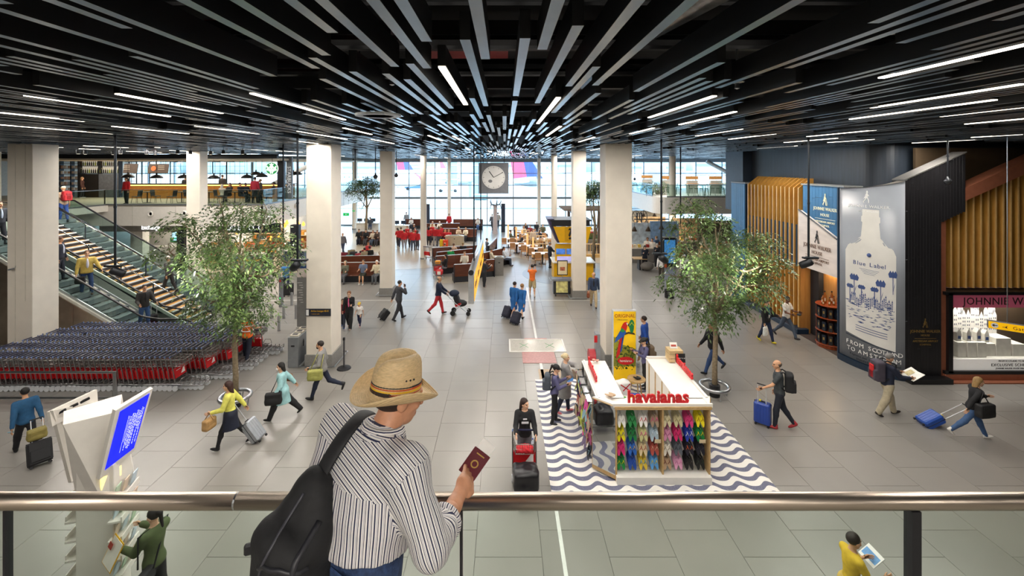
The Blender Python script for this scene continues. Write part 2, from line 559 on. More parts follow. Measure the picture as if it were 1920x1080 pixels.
# fittings on columns
cl = M('d8d2c6', .5)
MB().box((-.14, -.485, 3.9), (.012, .012, 7.6)).build('conduit', cl, colL)
MB().box((.21, -.485, 5.0), (.012, .012, 5.4)).build('conduit', cl, colL)
t = thing('camera', 'small camera on a cable on the cream column left', 'camera', (-17.0, 15.62, 3.42))
MB().box((0, 0, 0), (.14, .1, .05), ry=-15, r=.01).build('housing', GREYM, t)
MB().tube([(.06, .05, 0), (.08, .07, .1)], .008).build('mount', STEEL, t)
# ---- window wall
win = struct(MB().box((-5.6, 52.9, -.02), (75.2, .4, .1)).build('window_1', M('8f979c', .4, .5)))
struct(MB().box((-5.6, 52.8, 7.75), (75.2, .6, .66)).build('trim_1', M('8f9ba4', .5)))
FR = M('7f8b93', .4, .6)
zs = (0, 1.99, 3.22, 4.7, 6.07, 7.45)
xs = [(815.6 - CX) / F * 52.6 + 3.03 * k for k in range(-11, 13)]
GL = glass('f4fbff', .1)
pm = {}
for j in range(5):
 b = MB()
 b.box((0, 0, (zs[j] + zs[j + 1]) / 2), (2.97, .02, zs[j + 1] - zs[j] - .06))
 pm[j] = mesh('pane', b.v, b.f, GL)
mm = mesh('mullion', *(lambda b: (b.v, b.f))(MB().box((0, 0, 3.75), (.09, .16, 7.5))), FR)
m2 = mesh('mullion', *(lambda b: (b.v, b.f))(MB().box((0, 0, 3.75), (.3, .2, 7.5))), M('b7bec2', .4, .4))
for k, x in enumerate(xs):
 obj('mullion', m2 if k in (4, 15, 20) else mm, win, (x, 52.7, 0))
 if k < len(xs) - 1:
  for j in range(5):
   obj('pane', pm[j], win, (x + 1.515, 52.7, 0))
for z, h, m in ((.06, .16, FR), (1.99, .07, FR), (3.22, .24, M('7c8489', .4, .5)), (4.7, .09, FR), (6.07, .09, FR), (7.42, .12, FR)):
 MB().box((-5.6, 52.62, z), (75.2, .12, h)).build('transom', m, win)
# ---- outside, in pale tints: haze and glare are put into the colours
tarm = struct(MB().box((0, 260, -.3), (900, 414, .2)).build('tarmac', M('b9bcbc', .9, n=.1, sc=.15)))
def aircraft(name, label, x, y, R_, L, body, fin1, fin2, tailx=1, fz=None, wing=True):
 """Tail end at local x=0, nose towards +x*tailx."""
 t = thing(name, label, 'aircraft', (x, y, 0))
 s = tailx
 fz = fz or R_ + 1.3
 pr = [(0, .55), (.15, .75), (.3, .9), (.8, 1), (.92, .98), (.97, .7), (1, .05)]
 b = MB()
 n = 16
 vs, fs = [], []
 pr = [(0, .06, .35), (.06, .25, .28), (.16, .6, .12), (.3, .95, .02), (.4, 1, 0), (.88, 1, 0), (.94, .85, -.05), (.98, .5, -.2), (1, .05, -.3)]
 for q, r, up in pr:
  for j in range(n):
   a = 2 * math.pi * j / n
   vs.append((s * q * L, math.cos(a) * r * R_, fz + up * R_ * 1.6 + math.sin(a) * r * R_))
 for i in range(len(pr) - 1):
  for j in range(n):
   fs.append((i * n + j, i * n + (j + 1) % n, (i + 1) * n + (j + 1) % n, (i + 1) * n + j))
 b.add(vs, fs)
 b.build('fuselage', M(body, .35), t, smooth=True)
 h = R_ * 3.4
 z0 = fz + R_ * .75
 m = Matrix.Translation((0, -.15, 0))
 MB().prism([(s * .02 * L, z0), (s * .085 * L, z0), (s * .045 * L, z0 + h), (s * -.005 * L, z0 + h)], .3, m).build('tail_fin', M(fin1, .4), t)
 MB().prism([(s * .08 * L, z0 - .1), (s * .15 * L, z0 - .1), (s * .048 * L, z0 + h * .95)], .34, Matrix.Translation((0, -.17, 0))).build('fin_panel', M(fin2, .4), t)
 MB().prism([(s * .03 * L, 0), (s * .12 * L, 0), (s * .05 * L, h * 1.1), (s * .02 * L, h * 1.1)], .25, Matrix.Translation((0, 0, fz + R_ * .5)) @ rotm(90).to_4x4()).build('tailplane', M(body, .4), t)
 MB().prism([(s * .03 * L, 0), (s * .12 * L, 0), (s * .05 * L, -h * 1.1), (s * .02 * L, -h * 1.1)], .25, Matrix.Translation((0, 0, fz + R_ * .5)) @ rotm(90).to_4x4()).build('tailplane', M(body, .4), t)
 if wing:
  for q in (1, -1):
   MB().prism([(s * .45 * L, 0), (s * .62 * L, 0), (s * .42 * L, q * L * .42), (s * .37 * L, q * L * .42)], .4, Matrix.Translation((0, 0, fz - R_ * .5)) @ rotm(90).to_4x4()).build('wing', M('c9ced2', .4), t)
 for k in range(18):
  if True:
   MB().box((s * (.3 + .03 * k) * L, -R_ * .985, fz + R_ * .2), (L * .008, .06, R_ * .16)).build('window', M('5d7488', .3), t)
 for q in (.42, .8):
  MB().cyl((s * q * L, 0, 0), .35, .01).tube([(s * q * L, -.4, .5), (s * q * L, .4, .5)], .5, 12).tube([(s * q * L, 0, .4), (s * q * L, 0, fz)], .12).build('landing_gear', M('4b4f54', .5), t)
 b = MB()
 b.tube([(s * .5 * L, -L * .17, fz - R_), (s * .62 * L, -L * .17, fz - R_)], R_ * .45, 12)
 b.build('engine', M('aab4bb', .35, .4), t)
 return t
near = aircraft('airliner', 'large white airliner with red and blue tail parked behind the clock', .7, 78, 1.95, 40, 'eceff0', 'e0506a', '3f4f96')
MB().tube([(.9, -2.9, 4.3), (3.2, -2.9, 4.3), (4.6, -2.9, 4.3)], [.5, .85, .85], 14).build('engine', M('8d979e', .35, .5), near, smooth=True)
text('N7', .8, M('3f4f96'), near, (11.5, -2.05, 4.1))
klm = aircraft('airliner', 'white airliner with blue letters on its tail beyond the near aircraft', 8.5, 112, 2.0, 40, 'f2f4f4', 'f0f2f2', 'e6eef2')
text('KLM', 1.7, M('4aa0d8', .4), klm, (3.3, -.3, 6.3))
MB().lathe([(.0, 0), (.5, 0), (.6, .35), (.3, .5), (.6, .35)], 8, (3.3, -.25, 7.6)).build('emblem', M('4aa0d8', .4), klm)
aircraft('airliner', 'distant airliner with red and blue tail left of the square column', -41, 170, 2.3, 46, 'eef0f1', 'd8455e', '45549a')
aircraft('airliner', 'distant airliner with pink-red fuselage beyond the tarmac', -32, 205, 2.2, 40, 'e06a74', 'eef0f1', 'e06a74')
aircraft('airliner', 'white airliner outside the coffee bar windows', -62, 120, 2.2, 40, 'f0f2f2', 'eef2f4', 'dfe8ee')
aircraft('airliner', 'small red airliner outside the coffee bar windows', -57, 150, 1.6, 30, 'd8455e', 'd8455e', 'e98a94')
BL = M('b3bcc4', .8, n=.1, sc=.2)  # blue-grey of the buildings has the haze put in
for k, (x, y, w, h) in enumerate(((-115, 330, 66, 9), (-42, 345, 66, 7), (28, 340, 62, 11), (97, 330, 62, 9), (168, 335, 66, 12))):
 t = thing('building', 'long pale airport building on the horizon, %s' % ('far left', 'left of the clock', 'behind the clock', 'behind the right columns', 'far right')[k], 'building', (x, y, 0))
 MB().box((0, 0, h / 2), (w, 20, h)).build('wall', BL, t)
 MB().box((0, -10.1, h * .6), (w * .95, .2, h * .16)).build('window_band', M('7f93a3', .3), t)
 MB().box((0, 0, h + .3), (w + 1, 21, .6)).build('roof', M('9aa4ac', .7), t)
tl = MB()
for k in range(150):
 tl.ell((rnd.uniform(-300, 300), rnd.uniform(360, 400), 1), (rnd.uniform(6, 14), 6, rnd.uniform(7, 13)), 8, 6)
o = stuff(tl.build('treeline', M('8fa3a6', .9)))  # trees greyed, haze put into their colour
tag(o, 'hazy line of distant trees along the airfield edge', 'trees')
# service vehicles
for k, (px, py, d, c1, l) in enumerate(((752, 341, 150, 'd9dcdd', 3), (776, 341, 132, '4f6f93', 5), (806, 340, 140, 'dfe3e4', 5), (836, 341, 122, 'cfd6da', 4), (684, 343, 125, 'e4e6e6', 4), (1060, 345, 125, 'd9dcdd', 4), (1150, 345, 120, 'f2f2f2', 4))):
 t = thing('service_truck', '%s service truck on the tarmac, number %s from the left' % (('white', 'blue', 'long white', 'pale grey', 'white box', 'plain white', 'white covered')[k], ('two', 'three', 'four', 'five', 'one', 'six', 'seven')[k]), 'truck', (P(px, py, d)[0], d, -.2))
 MB().box((0, 0, 1.3), (l, 2, 1.5), r=.1).build('box_body', M(c1, .5), t)
 MB().box((l / 2 + .7, 0, 1.0), (1.3, 1.9, 1.4), r=.15).build('cab', M('e8eaea', .4), t)
 for x in (-l / 3, l / 2 + .6):
  MB().tube([(x, -1, .42), (x, 1, .42)], .42, 10).build('wheel', RUBBER, t)
# jet bridges
for k, (x0, x1, y, z) in enumerate(((20.5, 34, 66, 4.6), (-10, 2, 105, 5.0))):
 t = thing('jet_bridge', ('white truss jet bridge outside the upper right gallery', 'grey boarding bridge with tower left of the clock')[k], 'jet bridge', (x0, y, 0))
 w = x1 - x0
 MB().box((w / 2, 0, z + 1.3), (w, 2.4, .5)).build('roof', M('cfd6da', .5), t)
 MB().box((w / 2, 0, z - 1.3), (w, 2.4, .4)).build('deck', M('bfc8ce', .5), t)
 b = MB()
 for i in range(12):
  a = i * w / 12
  b.tube([(a, -1.2, z - 1.1), (a + w / 24, -1.2, z + 1.1), (a + w / 12, -1.2, z - 1.1)], .12, 4)
 stuff(b.build('truss', M('dfe5e8', .5), t))
 MB().box((1.2, 0, z + .4), (2.6, 3.2, 4.4), r=.2).build('cabin', M('b4c2cb', .5), t)
 MB().tube([(2, 0, -.2), (2, 0, z - 1)], .4, 8).build('leg', M('98a3aa', .5), t)
 if k == 0:
  text('03', 1.0, M('e8b020', .5), t, (11.2, -1.4, z))
MB
for k, (x, y) in enumerate(((-5.0, 95), (-15, 130))):
 t = thing('stair_tower', ('glazed blue stair tower on the apron left of the clock', 'small glazed tower farther out on the apron')[k], 'tower', (x, y, 0))
 MB().box((0, 0, 4), (3, 3, 8)).build('tower_body', M('8fc0d4', .3), t)
 for i in range(4):
  MB().box((0, -1.55, 1 + 2 * i), (3.1, .1, .2)).build('transom', M('e4e8ea', .5), t)
 MB().box((0, 0, 8.2), (3.4, 3.4, .4)).build('roof', M('d4dade', .5), t)
# ================================================================ WHISKY HOUSE (right)
NAVY = M('162b40', .45, 0, .1)
BLUEP = M('3f78a8', .4, 0, .06, 4, 0, .08)
BLKP = M('1c1b1e', .45, 0, .1, 6, 0, .12)
GOLD = wood('c9974a', 'b07c32', .4, (2, 2, .6), .06)
GOLDL = M('d8b070', .35)
OAK = wood('c08b4c', 'a8723a', .45, (3, 3, .4), .03)
UPD = struct(MB().box((24, 25.5, 7.0), (.4, 1, 4)).build('wall_upper_right', M('2a3038', .55, n=.15)))
b = MB()
arc = [(13.9 - .7 * math.cos(a), 16.7 - .7 * math.sin(a)) for a in [R(q) for q in range(0, 91, 10)]]
pl = [(13.2, 24.2)] + arc + [(31, 16.0), (31, 24.2)]
n = len(pl)
vs = [(x, y, 4.4) for x, y in pl] + [(x, y, 8.6) for x, y in pl]
b.add(vs, [(i, (i + 1) % n, (i + 1) % n + n, i + n) for i in range(n)] + [tuple(range(n))])
b.build('panelling', M('2b333d', .5, n=.2, sc=1.5, stretch=(6, 6, .5)), UPD)
MB().box((13.35, 25.2, 6.6), (1.2, 1.9, 4.2)).build('panelling', M('2c3846', .5, n=.1), UPD)
jw = thing('shop_house', 'whisky house shopfront of blue planks gold fins and black boards', 'shop', (12.3, 19, 0))
jo = Vector((12.3, 19, 0))
def J(x, y, z):
 return (x - 12.3, y - 19, z)
# core behind everything
MB().box(J(14.2, 24.0, 3.0), (3.4, 1.3, 6.0)).box(J(14.2, 20.9, 3), (2.9, 5, 6.2)).box(J(15.5, 17, 5.2), (4.0, 3.4, 2.0)).build('core', M('23262c', .6), jw)
# blue tower, boards facing the hall
MB().box(J(12.95, 23.9, 3.03), (1.2, 1.36, 6.05)).build('tower', NAVY, jw)
for k in range(7):
 zc = [0, rnd.uniform(1.2, 2.6), rnd.uniform(3.2, 4.6), 6.05]
 for a, e in zip(zc, zc[1:]):
  MB().box(J(12.32, 23.32 + k * .195, (a + e) / 2), (.05, .188, e - a - .008), r=.004).build('plank', BLUEP, jw)
for k in range(6):
 MB().box(J(12.42 + k * .2, 23.2, 3.0), (.19, .04, 6.0), r=.004).build('plank', NAVY, jw)
MB().box(J(12.95, 23.9, 6.09), (1.3, 1.46, .06)).build('cap', M('9a9da0', .4), jw)
# gold fins
finb = MB()
poly = [(0, .22), (0, 6.05), (.5, 6.45), (.62, 6.45), (.62, .22)]
finb.prism(poly, .05)
fm = mesh('fin', finb.v, finb.f, GOLD)
eb = MB().box((-.006, .025, 3.15), (.014, .054, 5.82))
em = mesh('fin_edge', eb.v, eb.f, GOLDL)  # paler gold front edge: light falling on the fin put into the colour
for k in range(14):
 y = 18.95 + k * .302
 f = obj('fin', fm, jw, J(12.3, y, 0))
 obj('fin_edge', em, f, (0, 0, 0))
 if k < 13:
  MB().box(J(12.39, y + .176, 3.62), (.06, .25, 1.75)).build('panel', M('24445f', .5), jw)
  MB().box(J(12.56, y + .176, 1.5), (.06, .25, 2.5)).build('panel', OAK, jw)
  MB().box(J(12.85, y + .176, 5.3), (.06, .25, 1.7)).build('panel', GOLD, jw)
MB().box(J(12.35, 20.9, .11), (.5, 4.3, .22), r=.02).build('base', NAVY, jw)
# blue boarded panel above the entrance
for k in range(12):
 y = 16.55 + k * .19 + .095
 zc = [4.1, rnd.uniform(4.6, 5.0), rnd.uniform(5.3, 5.8), 6.2]
 for a, e in zip(zc, zc[1:]):
  MB().box(J(12.42, y, (a + e) / 2), (.06, .184, e - a - .008), r=.004).build('plank', BLUEP, jw)
MB().box(J(12.6, 17.7, 5.2), (.3, 2.3, 2.0)).build('backing', NAVY, jw)
MB().box(J(12.7, 17.7, 6.22), (.7, 2.4, .05)).build('cap', M('8f918f', .35), jw)
# white marble sign with diagonal top
m = Matrix(((0, 1, 0, -.08), (1, 0, 0, 0), (0, 0, 1, 0), (0, 0, 0, 1)))
MB().prism([(18.85 - 19, 5.14), (16.55 - 19, 4.2), (16.55 - 19, 2.86), (18.85 - 19, 2.86)], .16, m).build('sign_panel', M('f0e4dc', .3, n=.1, sc=1.2, stretch=(1, 1, 4)), jw)
MB().tube([J(12.22, 18.85, 5.17), J(12.22, 16.53, 4.23), J(12.22, 16.53, 2.86)], .03, 4).build('edge_trim', M('1c2630', .4), jw)
def striding_man(name, mat, parent, loc, rz, h):
 """Small striding figure with hat, coat and cane, cut from flat sheet."""
 k = h / 10
 parts = [[(-.6, 8.6), (.9, 8.6), (.9, 8.8), (.6, 8.85), (.55, 9.9), (-.3, 9.9), (-.35, 8.85), (-.6, 8.8)],
 [(-.35, 7.6), (.4, 7.6), (.55, 8.5), (-.3, 8.5)],
 [(-.7, 7.5), (.5, 7.6), (.9, 6.0), (.5, 4.6), (-.9, 4.2), (-2.2, 3.4), (-1.2, 5.4)],
 [(.4, 7.2), (1.6, 5.9), (1.1, 5.5), (.3, 6.4)],
 [(-.3, 4.8), (.5, 4.7), (1.3, 2.6), (1.7, .5), (2.4, .2), (2.4, 0), (1.0, 0), (.8, 2.4)],
 [(-.7, 4.6), (.1, 4.4), (-.9, 2.5), (-2.0, .9), (-1.7, .2), (-2.0, 0), (-2.8, .9), (-1.5, 2.7)],
 [(1.3, 5.9), (1.5, 5.9), (3.0, .2), (2.8, .1)]]
 b = MB()
 for p in parts:
  b.prism([(x * k, z * k) for x, z in p], .012)
 return b.build(name, mat, parent, loc, rz)
BRON = M('6a4a34', .4)
INK = M('2a2522', .5)
PALEG = M('f3ecc8', .4, 0, .02, 3, .25)
GOLDT = M('a98a50', .35, .6)
for (yy, zz, h, mat, mt, sz, dx) in ((17.5, 5.45, .46, PALEG, PALEG, .18, 0), (17.72, 3.95, .5, INK, BRON, .22, -.12)):
 xx = 12.36 + dx if not dx else 12.2
 striding_man('emblem', mat, jw, J(xx, yy, zz), -90, h)
 text('JOHNNIE WALKER', sz, mt, jw, J(xx, yy, zz - .15), (90, 0, -90), sx=.85)
 text('HOUSE', sz * .85, mt, jw, J(xx, yy, zz - .38), (90, 0, -90))
 MB().box(J(xx, yy, zz - .53), (.01, 1.3 if dx else 1.1, .012)).build('rule', mt, jw)
 text('AMSTERDAM AIRPORT', sz * .6, mt, jw, J(xx, yy, zz - .65), (90, 0, -90))
 text('SCHIPHOL', sz * .6, mt, jw, J(xx, yy, zz - .79), (90, 0, -90))
# entrance recess
MB().box(J(13.0, 18.05, 1.45), (.1, 1.7, 2.9)).box(J(12.75, 18.92, 1.45), (.8, .05, 2.9)).build('oak_wall', OAK, jw)
MB().box(J(13.2, 17.7, .006), (2.0, 2.3, .012)).build('carpet', M('4a3d38', .9), jw)
MB().box(J(14.3, 16.6, 1.5), (.1, 2.0, 3.0)).build('inner_wall', M('3a2a22', .6), jw)
MB().box(J(13.3, 17.5, 2.9), (1.7, 2.2, .08)).build('soffit', M('a8814e', .5), jw)
area('recess_light', (12.9, 17.7, 2.84), (0, 0, 0), .4, 1.0, 22, (1, .78, .5))
# curved banner
EX, EY, RX, RY = 13.1, 16.5, .95, 1.75
def ba(u, o=0.0, flip=False):
 a = R(2 + 88 * u)
 return (EX - (RX + o) * math.cos(a), EY - (RY + o) * math.sin(a))
def ztop(u):
 return 6.18 + .34 * u ** 1.6
def band(z0, z1, o, t, N=16):
 b = MB()
 vs = []
 for i in range(N + 1):
  u = i / N
  for oo, zz in ((o, z0), (o, z1 if z1 is not None else ztop(u)), (o - t, z1 if z1 is not None else ztop(u)), (o - t, z0)):
   x, y = ba(u, oo)
   vs.append(J(x, y, zz))
 fs = []
 for i in range(N):
  for j in range(4):
   fs.append((i * 4 + j, i * 4 + (j + 1) % 4, (i + 1) * 4 + (j + 1) % 4, (i + 1) * 4 + j))
 fs += [(0, 1, 2, 3), (N * 4 + 3, N * 4 + 2, N * 4 + 1, N * 4)]
 return b.add(vs, fs)
bn = band(.22, None, 0, .1).build('banner', M('8f949c', .35, n=.12, sc=.7), jw, smooth=True)
band(0, .2, .08, .3).build('base', NAVY, jw)
b = MB()
for i in range(17):
 u = i / 16
b = band(0, .001, .04, .35)
for i in range(len(b.v)):
 v = b.v[i]
 b.v[i] = (v[0], v[1], v[2] + ztop((i // 4) / 16) + .01)
b.build('cap', M('8a857e', .3), jw)
MB().box(J(12.17, 16.52, 3.1), (.06, .06, 6.2)).build('edge_trim', NAVY, jw)
# bottle picture printed on the curved sheet: laid on the curve as a thin film
def on_curve(polys, mat, name, o=.008, zs=.06):
 """polys in (s along the curve 0..1, z); subdivided so that they follow the curve."""
 b = MB()
 for p in polys:
  c = (sum(q[0] for q in p) / len(p), sum(q[1] for q in p) / len(p))
  k = len(p)
  vs = [(*ba(c[0], o), c[1])] + [(*ba(q[0], o), q[1]) for q in p]
  b.add([J(*v) for v in vs], [(0, i + 1, (i + 1) % k + 1) for i in range(k)])
 return b.build(name, mat, bn)
def strip_curve(outline_l, outline_r, mat, name, o):
 """Closed shape given as left and right edge per height, split into columns."""
 b = MB()
 N = 10
 vs = []
 for (u0, z), (u1, z2) in zip(outline_l, outline_r):
  for i in range(N + 1):
   u = u0 + (u1 - u0) * i / N
   vs.append(J(*ba(u, o), z + (z2 - z) * i / N))
 fs = []
 for r in range(len(outline_l) - 1):
  for i in range(N):
   a = r * (N + 1) + i
   fs.append((a, a + 1, a + N + 2, a + N + 1))
 b.add(vs, fs)
 return b.build(name, mat, bn, smooth=True)
BOT = M('e6e4de', .35, n=.06, sc=1.5)
zz = [1.0, 3.1, 4.0, 4.2, 4.55, 5.05, 5.08, 5.25, 5.28, 5.5]
hw = [.34, .35, .35, .31, .13, .11, .125, .125, .11, .11]
cu = .45
strip_curve([(cu - h, z + (0 if i else .12)) for i, (h, z) in enumerate(zip(hw, zz))], [(cu + h, z - (0 if i else .16)) for i, (h, z) in enumerate(zip(hw, zz))], BOT, 'bottle_print', .006)
strip_curve([(cu - .34, 1.02), (cu - .34, 1.06)], [(cu + .34, .83), (cu + .34, .88)], M('3d4450', .4), 'bottle_print', .009)
BI = M('40568c', .45)
r2 = random.Random(3)
pls = []
for k in range(90):     # willow-pattern ground scribbles
 u, z = cu + r2.uniform(-.32, .33), r2.uniform(1.55, 2.3)
 w, h = r2.uniform(.01, .05), r2.uniform(.008, .025)
 pls.append([(u - w, z), (u, z + h), (u + w, z + h * .5), (u, z - h * .6)])
for k in range(26):     # gabled houses
 u = cu - .28 + .0225 * k
 z, h = 2.2 + .1 * math.sin(k), r2.uniform(.16, .36)
 for q in range(4):
  pls.append([(u, z + q * h / 4), (u + .014, z + q * h / 4), (u + .014, z + (q + .7) * h / 4), (u, z + (q + .7) * h / 4)])
 pls.append([(u - .004, z + h), (u + .018, z + h), (u + .007, z + h + .1)])
for u, z, s in ((cu - .22, 3.0, .07), (cu - .28, 2.7, .045), (cu + .13, 2.95, .075), (cu + .3, 3.3, .075), (cu + .05, 2.75, .05), (cu - .12, 2.75, .045)):
 for dx in (-.5, 0, .5):   # tulip petals
  pls.append([(u + dx * s - .016, z), (u + dx * s - .03, z + s * 1.6), (u + dx * s, z + s * 3.2), (u + dx * s + .03, z + s * 1.6), (u + dx * s + .016, z)])
 pls.append([(u - .004, z - .55), (u + .004, z - .55), (u + .006, z), (u - .006, z)])
 pls.append([(u, z - .5), (u + .035, z - .15), (u + .012, z - .3)])
on_curve(pls, BI, 'blue_print', .011)
def curve_text(s, z, size, mat, uc=None, name='lettering', o=.012):
 """Letters one by one round the curve."""
 uc = cu if uc is None else uc
 Lc = 2.6
 wid = {'I': .5, 'J': .62, ' ': .45, '.': .35, 'W': 1.15, 'M': 1.1, 'l': .35, 'i': .35, 't': .5, 'f': .45, 'r': .5}
 ws = [wid.get(ch, .8 if ch.isupper() else .62) * size for ch in s]
 p = -sum(ws) / 2
 for ch, w in zip(s, ws):
  u = uc + (p + w / 2) / Lc
  p += w
  if ch == ' ':
   continue
  x, y = ba(u, o)
  x2, y2 = ba(u + .01, o)
  a = math.degrees(math.atan2(y2 - y, x2 - x))
  text(ch, size, mat, bn, J(x, y, z), (90, 0, a), name=name, ext=.003)
WT = M('f4f4f2', .4)
x, y = ba(.40, .012)
striding_man('emblem', WT, bn, J(*ba(.40, .012), 5.85 - .45 + .32), -55, .42)
curve_text('JOHNNIE WALKER.', 5.62 - .02, .135, WT, .43)
curve_text('KEEP WALKING.', 5.43 + .0, .075, WT, .43)
curve_text('Blue Label', 3.62, .2, BI, .43)
MB().ell(J(*ba(.43, .0), 3.95), (.07, .07, .07), 8, 6).build('crest', BI, bn)
for k in range(4):
 strip_curve([(.43 - .13 + .02 * k, 3.45 - k * .05), (.43 - .13 + .02 * k, 3.46 - k * .05)], [(.43 + .13 - .02 * k, 3.43 - k * .05), (.43 + .13 - .02 * k, 3.44 - k * .05)], BI, 'fine_print', .011)
for k in range(3):
 strip_curve([(cu - .2, 1.45 - k * .08), (cu - .2, 1.47 - k * .08)], [(cu + .22, 1.40 - k * .08), (cu + .22, 1.42 - k * .08)], BI, 'fine_print', .011)
curve_text('FROM SCOTLAND', .86 - .08, .2, WT, .5)
curve_text('TO AMSTERDAM', .62 - .06, .2, WT, .5)
curve_text('Explore our ranges of exceptional', .42 - .02, .1, M('3a3f48', .5), .52)
curve_text('blended Scotch', .29, .1, M('3a3f48', .5), .42)
# black boarded front wall with sloping top
for k in range(20):
 x0 = 13.04 + k * .098
 x1 = x0 + .094
 zt = 6.5 + (x0 - 13.02) * .455
 zb = .1 if x0 < 14.18 else 5.15 + (x0 - 14.2) * .47
 z = zb
 while z < zt - .01:
  e = min(zt, z + rnd.uniform(.9, 2.2))
  MB().box(J((x0 + x1) / 2, 14.78, (z + e) / 2), (.094, .06, e - z - .006), r=.004).build('plank', BLKP, jw)
  z = e
m3 = Matrix.Translation((0, -4.17, 0))
MB().prism([(13.02 - 12.3, .05), (14.2 - 12.3, .05), (14.2 - 12.3, 5.12), (15 - 12.3, 5.5), (15 - 12.3, 7.38), (13.02 - 12.3, 6.48)], .4, m3).build('backing', M('17161a', .5), jw)
MB().prism([(13.0 - 12.3, 6.5), (15.02 - 12.3, 7.41), (15.02 - 12.3, 7.45), (13.0 - 12.3, 6.54)], .5, Matrix.Translation((0, -4.28, 0))).build('cap', M('5c5a58', .4), jw)
MB().box(J(13.65, 14.6, .08), (1.35, .3, .16), r=.01).build('base', M('121214', .4), jw)
striding_man('emblem', GOLDT, jw, J(13.68, 14.735, 1.72), 0, .3)
text('JOHNNIE WALKER', .13, GOLDT, jw, J(13.68, 14.735, 1.6), sx=.9)
text('HOUSE', .09, GOLDT, jw, J(13.68, 14.735, 1.47))
MB().box(J(13.68, 14.735, 1.37), (.7, .01, .01)).build('rule', GOLDT, jw)
text('AMSTERDAM AIRPORT', .09, GOLDT, jw, J(13.68, 14.735, 1.28), sx=.9)
text('SCHIPHOL', .08, GOLDT, jw, J(13.68, 14.735, 1.17))
# copper framed fin wall and display window
COPPER = M('a5664c', .4, .35)
fw = thing('fin_screen', 'gold fin screen under a sloping copper beam above the display window', 'screen', (16.5, 15.1, 0))
def K(x, y, z):
 return (x - 16.5, y - 15.1, z)
MB().box(K(17.6, 15.6, 3.8), (7.0, .1, 7.6)).build('backing', M('3a2d1c', .6), fw)
MB().box(K(14.32, 15.05, 2.6), (.2, .5, 5.2), r=.01).build('copper_post', COPPER, fw)
MB().prism([(15.0 - 16.5, 5.84), (19.5 - 16.5, 7.86), (19.5 - 16.5, 8.3), (15.0 - 16.5, 6.26)], .5, Matrix.Translation((0, -.35, 0))).build('copper_beam', COPPER, fw)
for k in range(20):
 x0 = 14.5 + k * .247
 zt = 5.3 + (x0 - 14.4) * .48 if x0 < 15 else 5.85 + (x0 - 15) * .449
 f = MB().box(K(x0, 15.15, (2.95 + zt) / 2), (.05, .35, zt - 2.95)).build('fin', GOLD, fw)
 MB().box(K(x0, 14.97, (2.95 + zt) / 2), (.054, .016, zt - 2.95)).build('fin_edge', GOLDL, f)  # paler strip again paints the light on the front edge
 MB().box(K(x0 + .12, 15.42, 3.7), (.19, .06, 1.5)).build('panel', M('17140f', .5), fw)
 MB().box(K(x0 + .12, 15.42, (4.46 + zt) / 2), (.19, .05, zt - 4.46)).build('panel', GOLD, fw)
dw = thing('display_window', 'lit shop display window with pink header and white bottle models', 'display', (16.7, 14.9, 0))
def D(x, y, z):
 return (x - 16.7, y - 14.9, z)
MB().box(D(16.9, 14.95, 2.84), (5.2, .5, .1)).box(D(16.9, 14.95, .27), (5.2, .5, .1)).box(D(14.48, 14.95, 1.55), (.14, .5, 2.6)).build('frame', M('131315', .35), dw)
MB().box(D(16.9, 15.0, .12), (5.2, .6, .22), r=.02).box(D(16.9, 14.75, .02), (5.2, .5, .04)).build('sill', COPPER, dw)
MB().box(D(16.9, 14.8, 2.57), (4.8, .04, .42)).build('header', M('b4566c', .4, 0, .03, 4, .15), dw)
MB().box(D(16.9, 14.8, .5), (4.8, .04, .36)).build('footer', M('f0ece6', .4, 0, .03, 4, .2), dw)
text('JOHNNIE WALKER', .34, INK, dw, D(14.95, 14.775, 2.56), align='LEFT', spacing=1.08)
text('FROM SCOTLAND TO AMSTERDAM', .075, INK, dw, D(16.7, 14.775, .62))
text('EXCLUSIVE SCHIPHOL EDITION', .13, INK, dw, D(16.9, 14.775, .49), spacing=1.15)
text('JOHNNIE WALKER HOUSE WILLOW COLLECTION', .065, INK, dw, D(16.75, 14.775, .38))
MB().box(D(16.9, 14.82, 1.5), (4.8, .012, 1.7)).build('pane', glass('ffffff', .06), dw)
MB().box(D(16.9, 15.95, 1.6), (5.0, .05, 2.7)).build('back_panel', M('3c3e42', .5), dw)
MB().box(D(16.9, 15.4, .62), (5.0, 1.1, .06)).build('floor_panel', M('d8d6cc', .5), dw)
area('display_light', (16.3, 15.05, 2.7), (15, 0, 0), 3.0, .1, 60, (1, .97, .9))
WB = M('f2efe4', .45)
for k, (x, y, w, h) in enumerate(((14.75, 15.5, .35, .35), (15.12, 15.2, .28, .5), (15.45, 15.2, .3, .5), (15.78, 15.2, .3, .5), (16.15, 15.3, .35, .42), (16.6, 15.3, .5, .6), (17.1, 15.3, .4, .4))):
 t = thing('plinth', 'white display plinth in the shop window, %s from the left' % ('first', 'second', 'third', 'fourth', 'fifth', 'sixth', 'seventh')[k], 'plinth', (x, y, .65), 0, 'white plinths in the display window')
 MB().box((0, 0, h / 2), (w, .45, h), r=.008).build('body', WB, t)
 if 0 < k < 5:
  t2 = thing('carton', 'small white gable carton on the %s plinth of the window' % ('first', 'second', 'third', 'fourth', 'fifth')[k], 'carton', (x, y - .05, .65 + h), 0, 'white cartons in the display window')
  MB().box((0, 0, .14), (.15, .15, .28)).prism([(-.075, .28), (.075, .28), (0, .42)], .15, Matrix.Translation((0, -.075, 0))).build('body', WB, t2)
  MB().box((0, -.08, .13), (.09, .006, .1)).build('print', BI, t2)
PEW = M('c9ccd0', .3, .3)
